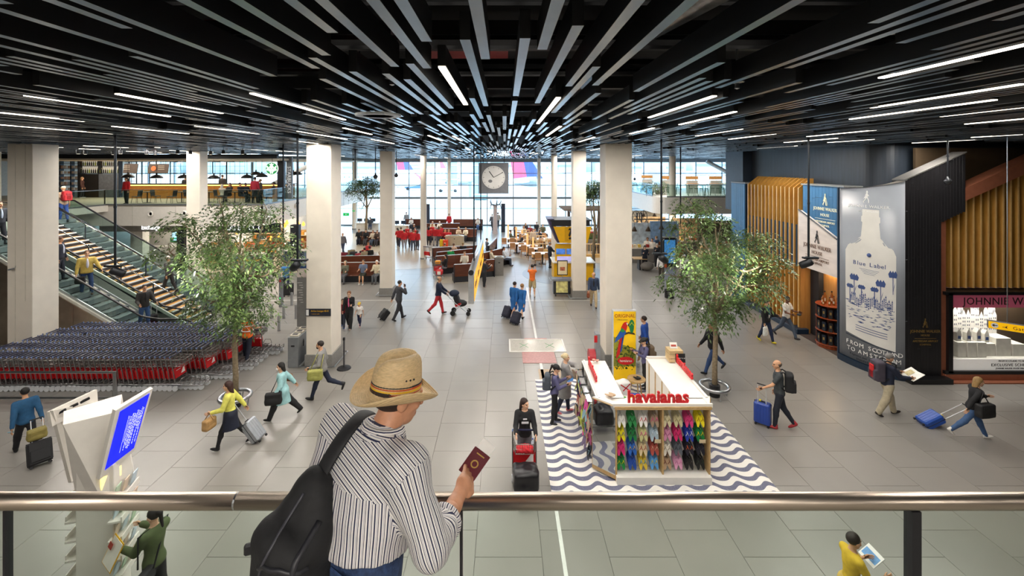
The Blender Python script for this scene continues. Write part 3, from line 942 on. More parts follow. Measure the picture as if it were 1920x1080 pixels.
for k, (x, z, s) in enumerate(((15.65, 2.0, .2), (15.9, 2.3, .24), (16.2, 2.1, .2), (16.45, 2.25, .22), (15.4, 1.55, .16), (16.75, 2.0, .2))):
 t = thing('tulip_model', 'big silver white tulip model in the shop window, number %s from left' % ('two', 'three', 'four', 'five', 'one', 'six')[k], 'flower', (x, 15.65, .65), 0, 'tulip models in the display window')
 MB().tube([(0, 0, 0), (0, 0, z - .65)], .02).build('stem', PEW, t)
 b = MB()
 for q in range(5):
  a = q * 1.257
  b.ell((math.cos(a) * s * .35, math.sin(a) * s * .35, z - .6), (s * .35, s * .35, s * .75), 8, 6)
 b.build('petals', PEW, t, smooth=True)
for k in range(11):
 x = 15.3 + k * .15
 h = .55 + .35 * math.sin(k * .9) ** 2 + (.3 if k == 5 else 0)
 t = thing('gable_model', 'white paper canal house model in the window, %s from the left' % ('first', 'second', 'third', 'fourth', 'fifth', 'sixth', 'seventh', 'eighth', 'ninth', 'tenth', 'last')[k], 'model', (x, 15.6, .65), 0, 'canal house models in the window')
 MB().box((0, 0, h / 2 + .3), (.14, .12, h + .6)).prism([(-.07, h + .6), (.07, h + .6), (0, h + .78)], .12, Matrix.Translation((0, -.06, 0))).build('wall', WB, t)
 b = MB()
 for q in range(4):
  b.box((-.03, -.062, .75 + q * h * .2), (.03, .004, .06)).box((.03, -.062, .75 + q * h * .2), (.03, .004, .06))
 stuff(b.build('window', M('70747a', .5), t))
# round shelving unit with gift boxes and bottles
rs = thing('shelf_unit', 'rounded mahogany shelf unit with boxed bottles by the whisky house entrance', 'shelf', (12.62, 17.55, 0))
MAH = wood('9a4a26', '7c3418', .3, (6, 6, 1), .04)
for z in (0.12, .62, 1.12, 1.6):
 MB().lathe([(0, 0), (.48, 0), (.5, .02), (.48, .04), (0, .04)], 20, (0, 0, z)).build('shelf', MAH, rs)
MB().cyl((0, 0, 0), .46, .12, 20).build('base', MAH, rs)
MB().cyl((0, 0, .14), .12, 1.46, 10).box((0, .3, .85), (.7, .05, 1.5)).build('core', M('5a2a18', .4), rs)
for j in range(3):
 for q in range(8):
  a = R(-215 + q * 30)
  t = obj('gift_box', MB().box((0, 0, .17), (.13, .13, .34), r=.006).build('gift_box', M(('16202e', '1d1a1c')[q % 2], .3), None).data, None, (12.62 + .37 * math.cos(a), 17.55 + .37 * math.sin(a), .162 + .5 * j), math.degrees(a) + 90)
  bpy.data.objects.remove([o for o in COL.objects if o.name.startswith('gift_box') and o.data is t.data and o is not t][0])
  tag(t, '%s bottle carton on the %s shelf of the round unit, spot %s from its left' % (('navy', 'black')[q % 2], ('lowest', 'middle', 'upper')[j], 'one two three four five six seven eight'.split()[q]), 'carton', 'gift cartons on the round shelf unit')
  MB().box((0, -.066, .2), (.06, .003, .1)).build('print', GOLDT, t)
AMB = M('8a4a12', .1, 0, .05, 5, .05)
def bottle(parent, s=1.0, col=None, cap='1a1a1c', lab='e8dcc0'):
 MB().lathe([(0, 0), (.04 * s, 0), (.042 * s, .02 * s), (.042 * s, .19 * s), (.016 * s, .24 * s), (.015 * s, .29 * s), (0, .29 * s)], 10).build('glass_body', col or AMB, parent, smooth=True)
 MB().cyl((0, 0, .285 * s), .018 * s, .035 * s, 8).build('cap', M(cap, .4), parent)
 MB().box((0, -.042 * s, .1 * s), (.05 * s, .006, .08 * s)).build('print', M(lab, .5), parent)
for k, (x, y, s) in enumerate(((-.3, 0, 1.2), (-.15, .1, 1.5), (.12, .1, 1.45), (.28, -.02, 1.1), (0, -.18, 1.1), (-.18, -.2, 1.0), (.18, -.2, .95), (-.36, -.12, .8))):
 t = thing('whisky_bottle', 'amber whisky bottle on top of the round shelf unit, %s' % ('at its left rim', 'tall one at back left', 'tall one at back right', 'at its right rim', 'front middle', 'front left', 'front right', 'small one leftmost')[k], 'bottle', (12.62 + x, 17.55 + y, 1.64), -45, 'whisky bottles on the round unit')
 bottle(t, s)
for j in range(2):
 for q in range(6):
  t = thing('whisky_bottle', 'lit amber bottle on the %s wall shelf inside the whisky house, number %s' % (('lower', 'upper')[j], NUM[q]), 'bottle', (13.2 + .05 * q, 16.75 + .13 * q - .4, 1.0 + j * .75), -60, 'bottles on the inner lit wall shelves')
  bottle(t, 1.1)
 MB().box(J(13.45, 16.75, .98 + j * .75), (.5, 1.2, .03)).build('shelf', MAH, jw)
 area('shelf_light', (13.3, 16.9, 1.6 + j * .75), (0, 0, 0), .1, .8, 6, (1, .75, .4))
# hanging gates sign at far right
gs = thing('gates_sign', 'yellow hanging sign reading Gates D with arrow at far right', 'sign', (12.9, 12.1, 2.62))
ga_ = math.degrees(math.atan2(-1.1, 1.0))
GY = M('f6b800', .4, 0, .02, 4, .45)
sg = MB().box((1.2, .1, .16), (2.4, .2, .32), r=.01).build('sign_box', GREYM, gs, rz=-38)
MB().box((1.2, -.008, .16), (2.36, .012, .29)).build('sign_face', GY, sg)
MB().lathe([(0, 0), (.11, 0), (.11, .008), (0, .008)], 20).xf(Matrix.Translation((.2, -.012, .16)) @ rotm(90).to_4x4()).build('arrow_disc', WT, sg)
b = MB()
b.prism([(.12, .16), (.19, .22), (.19, .175), (.28, .175), (.28, .145), (.19, .145), (.19, .10)], .006, Matrix.Translation((0, -.028, 0)))
b.prism([(.42, .15), (.5, .15), (.56, .2), (.58, .2), (.55, .15), (.58, .1), (.56, .1), (.5, .13), (.42, .13)], .006, Matrix.Translation((0, -.022, 0)))
b.build('pictogram', BLACK, sg)
text('Gates D', .2, BLACK, sg, (.72, -.018, .15), align='LEFT', spacing=1.1)
MB().box((1.65, -.017, .15), (.2, .006, .24)).build('letter_box', BLACK, sg)
sg.scale = (.62, .62, .62)
gs.location.z = 2.66
MB().tube([(.32, -.18, .18), (.32, -.18, 5.1)], .01).tube([(1.0, -.72, .18), (1.0, -.72, 5.1)], .01).build('hanger', STEEL, gs)
# ================================================================ LEFT WING, ESCALATORS, RIGHT WING
FASC = M('efe9e0', .5, n=.03)
SOFF = M('e9dfcc', .6, n=.04)
GB = glass('e2efeb', .12)
NZ = 4.4
wl = struct(MB().box((-29.3, 41.1, 4.36), (27.2, 23.2, .08)).build('floor_upper_left', M('b8aa94', .5, n=.1)))
MB().box((-29.3, 29.6, 3.73), (27.2, .2, 1.34)).box((-15.78, 41, 3.73), (.2, 23, 1.34)).build('fascia', FASC, wl)
MB().box((-29.3, 41.1, 3.1), (27, 22.8, .1)).build('soffit', M('d9d3c8', .6), wl)
for x in (-18.6, -21.4, -24.2):
 MB().box((x, 29.49, 3.73), (.012, .012, 1.34)).build('joint', M('bdb6aa', .5), wl)
MB().box((-29.4, 20.2, 4.2), (13.2, 6.6, .4)).box((-30.9, 26.5, 4.2), (10.2, 6.1, .4)).build('landing', FASC, wl)
struct(MB().box((-29.3, 31.4, 7.62), (27.2, .3, .3)).build('trim_2', M('1d2228', .5)))
struct(MB().box((-29.3, 41.0, 7.42), (27.3, 19, .14)).build('ceiling_upper_left', SOFF))
area('cafe_light', (-27, 34.5, 7.3), (0, 0, 0), 13, 4, 420, (1, .9, .76))
area('cafe_light', (-20, 42, 7.3), (0, 0, 0), 8, 6, 180, (1, .93, .85))
area('shop_light', (-20, 33.5, 3.0), (0, 0, 0), 9, 3, 330, (1, .92, .82))
area('shop_light', (-20, 42, 3.0), (0, 0, 0), 8, 6, 380, (1, .92, .82))
def rail_glass(name, label, p0, p1, n, z, h=1.0, post=False):
 t = thing(name, label, 'balustrade', (p0[0], p0[1], z))
 d = Vector((p1[0] - p0[0], p1[1] - p0[1], 0))
 L = d.length
 rz = math.degrees(math.atan2(d.y, d.x))
 w = L / n
 me = mesh('pane', *(lambda b: (b.v, b.f))(MB().box((w / 2, 0, h / 2), (w - .02, .014, h))), GB)
 for i in range(n):
  q = d * (i / n)
  obj('pane', me, t, q, rz)
 MB().box((L / 2, 0, h + .012), (L, .035, .025)).build('top_rail', STEEL, t, rz=rz)
 MB().box((L / 2, 0, .04), (L, .05, .1)).build('base_rail', GREYM, t, rz=rz)
 if post:
  for i in range(n + 1):
   MB().box((0, .03, h / 2), (.05, .05, h)).build('post', DARK, t, d * (i / n), rz)
 return t
rail_glass('glass_balustrade', 'clear glass balustrade along the front of the coffee bar gallery', (-26, 29.52), (-15.7, 29.52), 5, NZ)
rail_glass('glass_balustrade', 'clear glass balustrade along the side of the coffee bar gallery', (-15.74, 29.6), (-15.74, 51), 8, NZ)
rail_glass('glass_balustrade', 'dark posted glass balustrade at the top of the escalators', (-25.9, 24.0), (-25.9, 29.4), 2, NZ, 1.0, True)
# ---- escalators, rising to the left
SLO = 4.4 / 7.6
def ez(x):
 return max(0, min(4.4, (-14.1 - x) * SLO))
STEPM = M('85888c', .4, .25)
BSTEEL = M('a89a8a', .3, .85, .1, 3)
DECK = M('e8e4dc', .35)
HR = M('17171a', .35)
def escalator(y0, label):
 t = thing('escalator', label, 'escalator', (-16.4, y0 + .7, 0))
 ez = lambda x: max(0, min(4.4, (-15.7 - x) * SLO))      # local: everything below is written for a foot at -15.7 and stands 1.6 m further right
 def E(x, y, z):
  return (x + 18, y - .7, z)
 sb = MB().box((0, 0, -.1), (.4, 1.0, .2)).box((.19, 0, -.01), (.02, 1.0, .02))
 sme = mesh('step', sb.v, sb.f, STEPM)
 for k in range(20):
  x = -15.5 - k * .4
  obj('step', sme, t, E(x, .7, max(.02, min(4.4, (-15.7 - x + .2) * SLO))))
 MB().box(E(-14.7, .7, .01), (1.3, 1.0, .02)).build('landing_plate', STEEL, t)
 xs_ = [-14.0, -14.9, -15.7, -23.3, -24.4]
 for q, y in enumerate((.08, 1.32)):
  gp = [(x, ez(x)) for x in (-14.2, -15.7, -17.2, -18.7, -20.2, -21.7, -23.3, -24.3)]
  for (xa, za), (xb, zb) in zip(gp, gp[1:]):
   MB().prism([(xa + 18, za + .2), (xb + 18, zb + .2), (xb + 18, zb + .9), (xa + 18, za + .9)], .012, Matrix.Translation((0, y - .7, 0))).build('pane', GB, t)
  pts = [E(-14.2, y, .35), E(-13.95, y, .45), E(-13.85, y, .68), E(-13.95, y, .88), E(-14.2, y, .95)] + [E(x, y, ez(x) + .95) for x in (-15.2, -15.9, -17, -19, -21, -23.1, -24.4)]
  MB().tube(pts, .04, 8).build('handrail', HR, t)
  for o, m, w, dz in ((0, DECK, .22, .1), (0, STEEL, .05, .19)):
   MB().prism([(4.0, -.02), (1.95, -.02), (-5.3, 4.18), (-6.3, 4.18), (-6.3, 4.42 + dz), (-5.3, 4.42 + dz), (2.25, dz + .02), (4.0, dz + .02)], w, Matrix.Translation((0, y - .7 - w / 2, 0))).build('deck', m, t)
 MB().prism([(1.6, .0), (-5.5, 4.08), (-6.3, 4.08), (-6.3, 3.3), (-5.5, 3.3), (-.0, .0)], 1.2, Matrix.Translation((0, -.6, 0))).build('truss', DARK, t)
 return t
e1 = escalator(17.75, 'front escalator rising left behind the trolleys with riders on it')
e2 = escalator(21.35, 'rear escalator rising left with a white-haired rider')
# metal cladding panels below the front escalator
for k in range(6):
 xa, xb = -14.4 - k * 1.22, -14.4 - (k + 1) * 1.22 + .01
 MB().prism([(xa + 16.4, 0), (xb + 16.4, 0), (xb + 16.4, ez(xb) - .02), (xa + 16.4, max(.02, ez(xa) - .02))], .03, Matrix.Translation((0, -.76, 0))).build('cladding_panel', BSTEEL, e1)
# dark sloped skirting and glass of the rear escalator's near side
st = thing('staircase', 'wooden staircase with pale nosings between the two escalators', 'stairs', (-16.4, 20.3, 0))
TW = wood('c99a58', 'b8843f', .4, (2, 2, 8), .05)
tb_ = MB()
tb_.box((0, 0, -.02), (.30, 1.5, .04))
tme = mesh('tread', tb_.v, tb_.f, TW)
nb = MB().box((.135, 0, -.015), (.05, 1.5, .052))
nme = mesh('nosing', nb.v, nb.f, M('cfd8de', .4))
rb = MB().box((-.13, 0, -.12), (.02, 1.5, .16))
rme = mesh('riser', rb.v, rb.f, DARK)
for k in range(26):
 x, z = -15.2 - k * .2923, .1692 * (k + 1)
 f = obj('tread', tme, st, (x + 18, 0, z))
 obj('nosing', nme, f, (0, 0, 0))
 obj('riser', rme, f, (.27, 0, 0))
for y in (-.8, .8):
 MB().prism([(2.9, 0), (-4.9, 4.4), (-4.9, 4.62), (2.7, .24)], .06, Matrix.Translation((0, y - .03, 0))).build('stringer', DARK if y > 0 else DECK, st)
for y in (-.68, .68):
 MB().tube([(3.1, y, 1.0), (2.7, y, 1.05), (-4.9, y, 5.35), (-5.6, y, 5.4)], .022, 8).build('handrail', CHROME, st)
 for k in range(6):
  x = 2.6 - k * 1.4
  MB().box((x, y, (2.8 - x) * SLO + .5), (.05, .02, 1.05)).build('post', M('39434c', .4, .5), st)
t = thing('sloping_rail', 'short steel barrier rail at the foot of the trolley rows', 'barrier', (-12.6, 13.25, 0))
MB().tube([(-4.5, 0, .95), (1.25, 0, .95), (1.25, 0, 0)], .035, 8).tube([(-4.5, 0, .2), (1.2, 0, .2)], .035, 8).tube([(1.2, 0, .95), (1.2, 0, 0)], .045, 8).build('rail', STEEL, t)
t = thing('wall_rail', 'short steel rail stub beside the cream column left', 'barrier', (-16.7, 15.3, 0))
MB().tube([(-1, -.2, .85), (.45, .05, .95), (.45, .05, 0)], .035, 8).build('rail', STEEL, t)
# ---- shops under the left gallery
sh = thing('exchange_shop', 'white money exchange counter with a green wave wall under the gallery', 'shop', (-23, 31, 0))
def S(x, y, z):
 return (x + 23, y - 31, z)
MB().box(S(-23.5, 31.2, 2.75), (8.6, .2, .6)).build('sign_band', M('a9a59e', .4), sh)
text('Exchange', .42, M('ffffff', .4, 0, .01, 3, 2.0), sh, S(-24.25, 31.05, 2.74), sx=.8)
MB().box(S(-23.5, 34, 1.5), (9, .15, 3)).box(S(-19.4, 32.6, 1.5), (.15, 3, 3)).box(S(-25.3, 31.6, 1.3), (.6, .6, 2.6)).build('shop_wall', M('f2efe6', .5), sh)
b = MB()
vs = []
for i in range(13):
 u = i / 12
 vs += [(S(-25.0 + u * 2.4, 33.9, 1.25)), (S(-25.0 + u * 2.4, 33.9, 1.6 + .45 * u ** 1.5 - .2 * math.sin(u * 3.1)))]
b.add(vs, [(2 * i, 2 * i + 2, 2 * i + 3, 2 * i + 1) for i in range(12)])
b.build('green_wave', M('1f9a4a', .5), sh)
b2 = MB().add([(v[0], v[1] - .01, v[2] + (.0 if j % 2 == 0 else .0)) for j, v in enumerate(vs)], [])
MB().box(S(-24.3, 33.88, 2.15), (2.2, .01, .12)).build('lime_band', M('a6d15c', .5), sh)
MB().box(S(-23.5, 33.2, .55), (6, .6, 1.1)).build('counter', M('dcd8ce', .4), sh)
tv = thing('screen', 'bright advertising screen hanging above the exchange counter', 'screen', (-22.5, 31.6, 1.75))
MB().box((0, 0, .36), (1.35, .08, .78), r=.01).build('bezel', BLACK, tv)
MB().box((0, -.045, .36), (1.26, .01, .68)).build('display', M('a9d8f0', .3, 0, .7, 4, 1.3), tv)
MB().box((-.25, -.055, .16), (.6, .006, .12)).build('caption', M('3ab08c', .4, 0, .02, 3, .6), tv)
for i, px in enumerate((341, 553)):
 t = thing('shop_pillar', 'black square shop pillar under the gallery, %s' % ('behind the escalator foot', 'behind the tree')[i], 'pillar', (P(px, 400, 30.2)[0], 30.3, 0))
 MB().box((0, 0, 1.52), (.5, .5, 3.04), r=.01).build('shaft', M('20242b', .4), t)
cs = thing('cafe_shop', 'open cafe shop with dark sign and bright shelves behind the tree', 'shop', (-17.5, 31, 0))
def S2(x, y, z):
 return (x + 17.5, y - 31, z)
MB().box(S2(-17.5, 31.2, 2.7), (4.2, .16, .66)).build('sign_band', M('27303c', .4), cs)
text('CAFE CO. C', .5, M('f4f8ff', .4, 0, .01, 3, 1.2), cs, S2(-17.9, 31.08, 2.7))
MB().box(S2(-19.5, 51, 1.5), (1.5, .1, 3)).box(S2(-20.2, 41, 1.5), (.1, 18, 3)).build('shop_wall', M('dfd6c8', .6), cs)
MB().box(S2(-15.0, 38, .006), (11, 17, .01)).build('pale_floor', M('d2c4ac', .3), cs)
PROD = ['d9842a', 'e0a040', 'b5342c', 'f0e0c0', 'c9c4bc', '8a4a2a', 'e6c35a', '3f5f7a', 'd86a3a', 'efefe8']
cnt = 0
for k, (px, py, d, w, lv) in enumerate(((548, 478, 33, 1.6, 3), (566, 470, 35, 1.6, 4), (420, 478, 32.2, 2.2, 3), (478, 486, 32.6, 1.6, 3), (500, 462, 36, 2.4, 4), (450, 462, 37, 2.2, 4))):
 x = P(px, py, d)[0]
 t = thing('shelf_unit', '%s shop shelf unit in the cafe shop, %s' % (('oak', 'oak', 'white', 'white', 'oak', 'oak')[k], ('by the dark lattice counter', 'rearmost by the wide column', 'left of the tree trunk', 'behind the tree crown', 'deep behind the tree', 'deepest on the left')[k]), 'shelf', (x, d, 0))
 MB().box((0, .22, lv * .25), (w, .04, lv * .5)).build('back_panel', M('caa060', .5), t)
 for j in range(lv):
  MB().box((0, 0, .12 + j * .5), (w, .45, .05)).build('shelf', M('e6d2a8', .45), t)
  for q in range(int(w / .25)):
   h = rnd.uniform(.18, .36)
   cnt += 1
   c_ = rnd.choice(PROD)
   o = MB().box((0, 0, h / 2), (.19, .22, h), r=.01).build('product_box', M(c_, .45), None, (x - w / 2 + .16 + q * .25, d - .06, .145 + j * .5))
   tag(o, 'goods box on cafe shop shelf unit %s, tier %s, number %s from left' % (NUM[k], NUM[j], NUM[q]), 'box', 'goods on the cafe shop shelves')
lc = thing('shop_counter', 'dark blue counter with white lattice pattern in front of the cafe shop', 'counter', (-14.45, 31.4, 0))
MB().box((0, 0, .55), (1.4, .7, 1.1), r=.01).build('body', M('3a4a60', .4), lc)
b = MB()
for i in range(10):
 for j in range(7):
  b.box((-.63 + i * .14, -.356, .12 + j * .14), (.1, .008, .012), ry=45)
stuff(b.build('lattice_print', M('aebccb', .4), lc))
MB().box((0, 0, 1.12), (1.5, .8, .05)).build('worktop', M('d8d4cc', .3), lc)
lc = thing('shop_counter', 'long pale display counter with yellow lettering behind the tree', 'counter', (-17.0, 30.6, 0))
MB().box((0, 0, .5), (2.4, .8, 1.0), r=.01).build('body', M('6d7f8c', .4), lc)
MB().box((0, -.41, .7), (1.6, .01, .14)).build('yellow_print', M('f0b420', .4, 0, .02, 3, .4), lc)
MB().box((0, 0, 1.03), (2.5, .9, .06)).build('worktop', M('dcdad2', .3), lc)
for k, (px, py) in enumerate(((538, 417), (534, 423), (559, 419), (569, 420), (444, 436), (524, 443), (508, 447), (560, 425))):
 d = 31.3 + .2 * k
 t = thing('bulb_pendant', 'amber glass bulb pendant in the cafe shop, %s from the left' % ('sixth', 'fourth', 'seventh', 'eighth', 'first', 'third', 'second', 'fifth')[k], 'lamp', P(px, py, d), 0, 'amber bulb pendants in the cafe shop')
 MB().tube([(0, 0, .1), (0, 0, max(.2, 3.05 - t.location.z))], .01, 4).build('cord', BLACK, t)
 MB().lathe([(0, -.16), (.1, -.1), (.12, 0), (.05, .12), (.04, .16), (0, .16)], 10).build('bulb', M('ffb040', .3, 0, .02, 3, 2.6), t, smooth=True)
t = thing('directory_sign', 'grey directory panel with a blue header and portrait photo beside the column', 'sign', (P(566, 560, 18.6)[0] + .05, 18.6, 0))
MB().box((0, 0, 1.5), (.46, .12, 3.0), r=.01).build('body', M('8a8a88', .4), t)
MB().box((-.02, -.065, 2.86), (.4, .01, .12)).build('header', M('24508a', .4), t)
MB().box((-.02, -.065, 2.6), (.4, .01, .36)).build('photo', M('e8d8d0', .4, n=.3, sc=6), t)
for q in range(9):
 MB().box((-.1 + .04 * (q % 3), -.065, 2.2 - q * .1), (.2 - .05 * (q % 3), .008, .025)).build('print', M('d9d9d6', .4), t)
MB().box((0, 0, .2), (.52, .16, .4)).build('foot', M('dcdad4', .4), t)
for k, (px, py) in enumerate(((531, 391), (553, 386), (283, 401), (405, 402), (346, 400))):
 t = thing('air_nozzle', 'round white air nozzle in the gallery front, %s from the left' % ('fourth', 'last', 'first', 'third', 'second')[k], 'vent', (P(px, py, 29.45)[0] if k > 1 else -15.66, 29.45 if k > 1 else (32.2, 34.0)[k], 0), 0 if k > 1 else 90, 'round air nozzles in the gallery front')
 d = t.location.y
 t.location.z = H - (py - 310) / F * d
 r = MB().lathe([(0, .02), (.1, .02), (.13, .1), (.17, .1), (.2, 0), (0, 0)], 18)
 r.xf(rotm(90).to_4x4()).build('ring', WHITE, t, smooth=True)
 MB().lathe([(0, .03), (.09, .03)], 14).xf(rotm(90).to_4x4()).build('opening', DARK, t)
# ---- coffee bar upstairs
CT = M('2c2722', .4)
BARW = wood('b9803e', '9c6428', .45, (2, 2, 6), .03)
bar = thing('bar_counter', 'long wooden coffee bar counter with glowing strip on the gallery', 'counter', (-23.3, 36, NZ))
MB().box((0, 0, .55), (13, .7, 1.1)).build('front_panel', BARW, bar)
MB().box((0, -.05, 1.13), (13.2, .9, .06)).build('worktop', CT, bar)
MB().box((0, -.36, 1.03), (13, .02, .08)).build('light_strip', M('ffc870', .4, 0, .02, 3, 2.5), bar)
sf = thing('bottle_shelf', 'black back bar shelf with two rows of bottles', 'shelf', (-33.0, 37, NZ))
for z in (1.95, 2.55, 3.05):
 MB().box((0, 0, z), (3.3, .35, .05)).build('shelf', BLACK, sf)
MB().box((0, .2, 2.5), (3.3, .03, 1.1)).build('lit_back', M('e9e0d0', .5, 0, .1, 3, .35), sf)
for x in (-1.65, 0, 1.65):
 MB().box((x, 0, 1.55), (.06, .36, 3.1)).build('post', BLACK, sf)
MB().box((-.8, 0, .95), (1.6, .4, 1.9)).build('cabinet', M('201d1b', .4), sf)
MB().box((.85, -.05, .95), (1.6, .3, 1.9)).build('chalkboard', M('5a5d62', .5, n=.2), sf)
for j in range(2):
 for q in range(19):
  c_ = ('2a2f22', '3b2a1c', '8f9a2c', '1e1c20', '4d5a30')[(q * 3 + j) % 5]
  t = thing('bottle', 'dark wine bottle on the %s shelf of the back bar, number %s from left' % (('lower', 'upper')[j], NUM[q]), 'bottle', (-33.0 - 1.5 + q * .166, 36.95, NZ + (1.98, 2.58)[j]), 0, 'bottles on the back bar')
  MB().lathe([(0, 0), (.045, 0), (.045, .22), (.017, .29), (.016, .38), (0, .38)], 8).build('glass_body', M(c_, .2), t)
  MB().cyl((0, 0, .34), .019, .05, 6).build('cap', M('b8a060', .4), t)
wsf = thing('wall_shelf', 'open grid shelf of merchandise backlit by the window at the left of the bar', 'shelf', (-36.2, 37.5, NZ))
for z in (.5, .95, 1.4, 1.85, 2.3, 2.75):
 MB().box((0, 0, z), (2.7, .35, .03)).build('shelf', BLACK, wsf)
for x in (-1.35, -.45, .45, 1.35):
 MB().box((x, 0, 1.5), (.05, .36, 3.0)).build('post', BLACK, wsf)
for j in range(5):
 for q in range(9):
  o = MB().box((0, 0, .12), (.17, .2, rnd.uniform(.16, .28)), r=.01).build('package', M(rnd.choice(['d8d0c4', 'c9b8a8', 'b8947a', 'e8e4dc', '9aa4ac']), .5), None, (-37.4 + q * .3, 37.45, NZ + .54 + .45 * j))
  tag(o, 'packet on the merchandise shelf left of the bar, tier %s, number %s' % (NUM[j], NUM[q]), 'package', 'packets on the merchandise shelf')
scr = thing('pipe_screen', 'tall screen of black pipes spelling shapes before the back window', 'screen', (-27.2, 38.6, NZ))
b = MB()
for i in range(25):
 b.box((-5 + i * .42, 0, 2.1), (.02, .02, 2.6))
for j in range(7):
 b.box((0, 0, .85 + j * .42), (10.2, .02, .02))
stuff(b.build('grid', M('55595e', .4), scr))
b = MB()
for x, seg in ((-4.4, 'O'), (-3.3, 'U'), (-2.1, 'L'), (-.9, 'E'), (.6, '0'), (1.5, '0'), (2.7, 'S'), (3.9, 'E')):
 w, z0, z1, zm = .32, .95, 2.9, 1.92
 pths = {'O': [[(-w, z0), (-w, z1), (w, z1), (w, z0), (-w, z0)]], '0': [[(-w * .6, z0), (-w * .6, z1), (w * .6, z1), (w * .6, z0), (-w * .6, z0)]], 'U': [[(-w, z1), (-w, z0), (w, z0), (w, z1)]], 'L': [[(-w, z1), (-w, z0), (w, z0)]],
   'E': [[(w, z1), (-w, z1), (-w, z0), (w, z0)], [(-w, zm), (w, zm)]], 'S': [[(w, z1), (-w, z1), (-w, zm), (w, zm), (w, z0), (-w, z0)]]}[seg]
 for p in pths:
  b.tube([(x + a, -.05, z) for a, z in p], .045, 6)
b.build('pipework', M('2a2d31', .35, .4), scr)
scr['kind'] = 'thing'
for k, x in enumerate((-29.6, -27.4)):
 t = thing('menu_board', 'brown tilted menu board %s above the coffee bar' % ('with text only', 'with a pizza picture')[k], 'menu board', (x, 35.9, NZ + 2.35), 0)
 MB().box((0, 0, 0), (1.6 - .5 * (1 - k), .05, .75), rx=-12).build('board', M('4a3a30', .5), t)
 for q in range(4):
  MB().box((-.3 + .55 * k, -.05, .2 - q * .13), (.5, .01, .03), rx=-12).build('print', M('c9bca8', .5), t)
 if k:
  MB().lathe([(0, 0), (.2, 0), (.2, .01), (0, .01)], 14).xf(Matrix.Translation((-.35, -.06, 0)) @ rotm(80).to_4x4()).build('picture', M('e0703a', .5), t)
 MB().tube([(-.4, 0, .35), (-.4, 0, 1)], .008, 4).tube([(.4, 0, .35), (.4, 0, 1)], .008, 4).build('wire', BLACK, t)
for k, (px, py, d) in enumerate(((240, 330, 31.5), (294, 331, 31.5), (345, 331, 31.5), (401, 332, 31.5), (463, 331, 32), (480, 325, 34), (491, 329, 32), (550, 325, 36), (557, 325, 34.2))):
 t = thing('dome_pendant', 'black dome pendant lamp over the gallery cafe, %s from the left' % ('first', 'second', 'third', 'fourth', 'fifth', 'sixth', 'seventh', 'eighth', 'last')[k], 'lamp', P(px, py, d), 0, 'black dome pendants over the gallery cafe')
 MB().tube([(0, 0, .2), (0, 0, 7.4 - t.location.z)], .012, 5).build('cord', BLACK, t)
 MB().lathe([(.38, -.12), (.36, -.02), (.2, .1), (.05, .14), (.05, .26), (0, .26)], 16).build('shade', M('1c1a19', .4), t, smooth=True)
 MB().ell((0, 0, -.08), (.07, .07, .07), 8, 6).build('bulb', M('fff0d0', .4, 0, .02, 3, 3), t)
CHS = M('26282c', .45)
cb = {}
def chair(x, y, z, rz, label, group, col='26282c', wood_leg=None):
 key = (col,)
 if key not in cb:
  m = M(col, .45)
  t = thing('chair', label, 'chair', (x, y, z), rz, group)
  MB().box((0, 0, .45), (.44, .44, .04), r=.015).build('seat', m, t)
  MB().box((0, -.22, .68), (.42, .035, .4), rx=8, r=.015).build('backrest', m, t)
  for a in (-1, 1):
   for c_ in (-1, 1):
    MB().tube([(a * .17, c_ * .17, .44), (a * .22, c_ * .22, 0)], .014, 5).build('leg', m, t)
  cb[key] = t
  return t
 return copy_tree(cb[key], (x, y, z), rz, label, group)
for k, x in enumerate((-25.3, -24.4, -22.9, -22.1, -21.2, -20.0, -19.4, -18.2, -17.3, -16.6)):
 chair(x, 31.2 + .5 * (k % 2), NZ, (90, -90)[k % 2], 'dark cafe chair behind the gallery glass, %s from the left' % NUM[k], 'dark chairs behind the gallery glass')
for k, x in enumerate((-24.9, -22.5, -20.6, -18.8, -17.0)):
 t = thing('cafe_table', 'small dark cafe table behind the gallery glass, %s from the left' % NUM[k], 'table', (x, 31.6, NZ), 0, 'dark tables behind the gallery glass')
 MB().box((0, 0, .74), (.7, .7, .03), r=.01).build('tabletop', M('4a3f36', .4), t)
 MB().cyl((0, 0, .02), .035, .72, 8).cyl((0, 0, 0), .25, .02, 14).build('pedestal', BLACK, t)
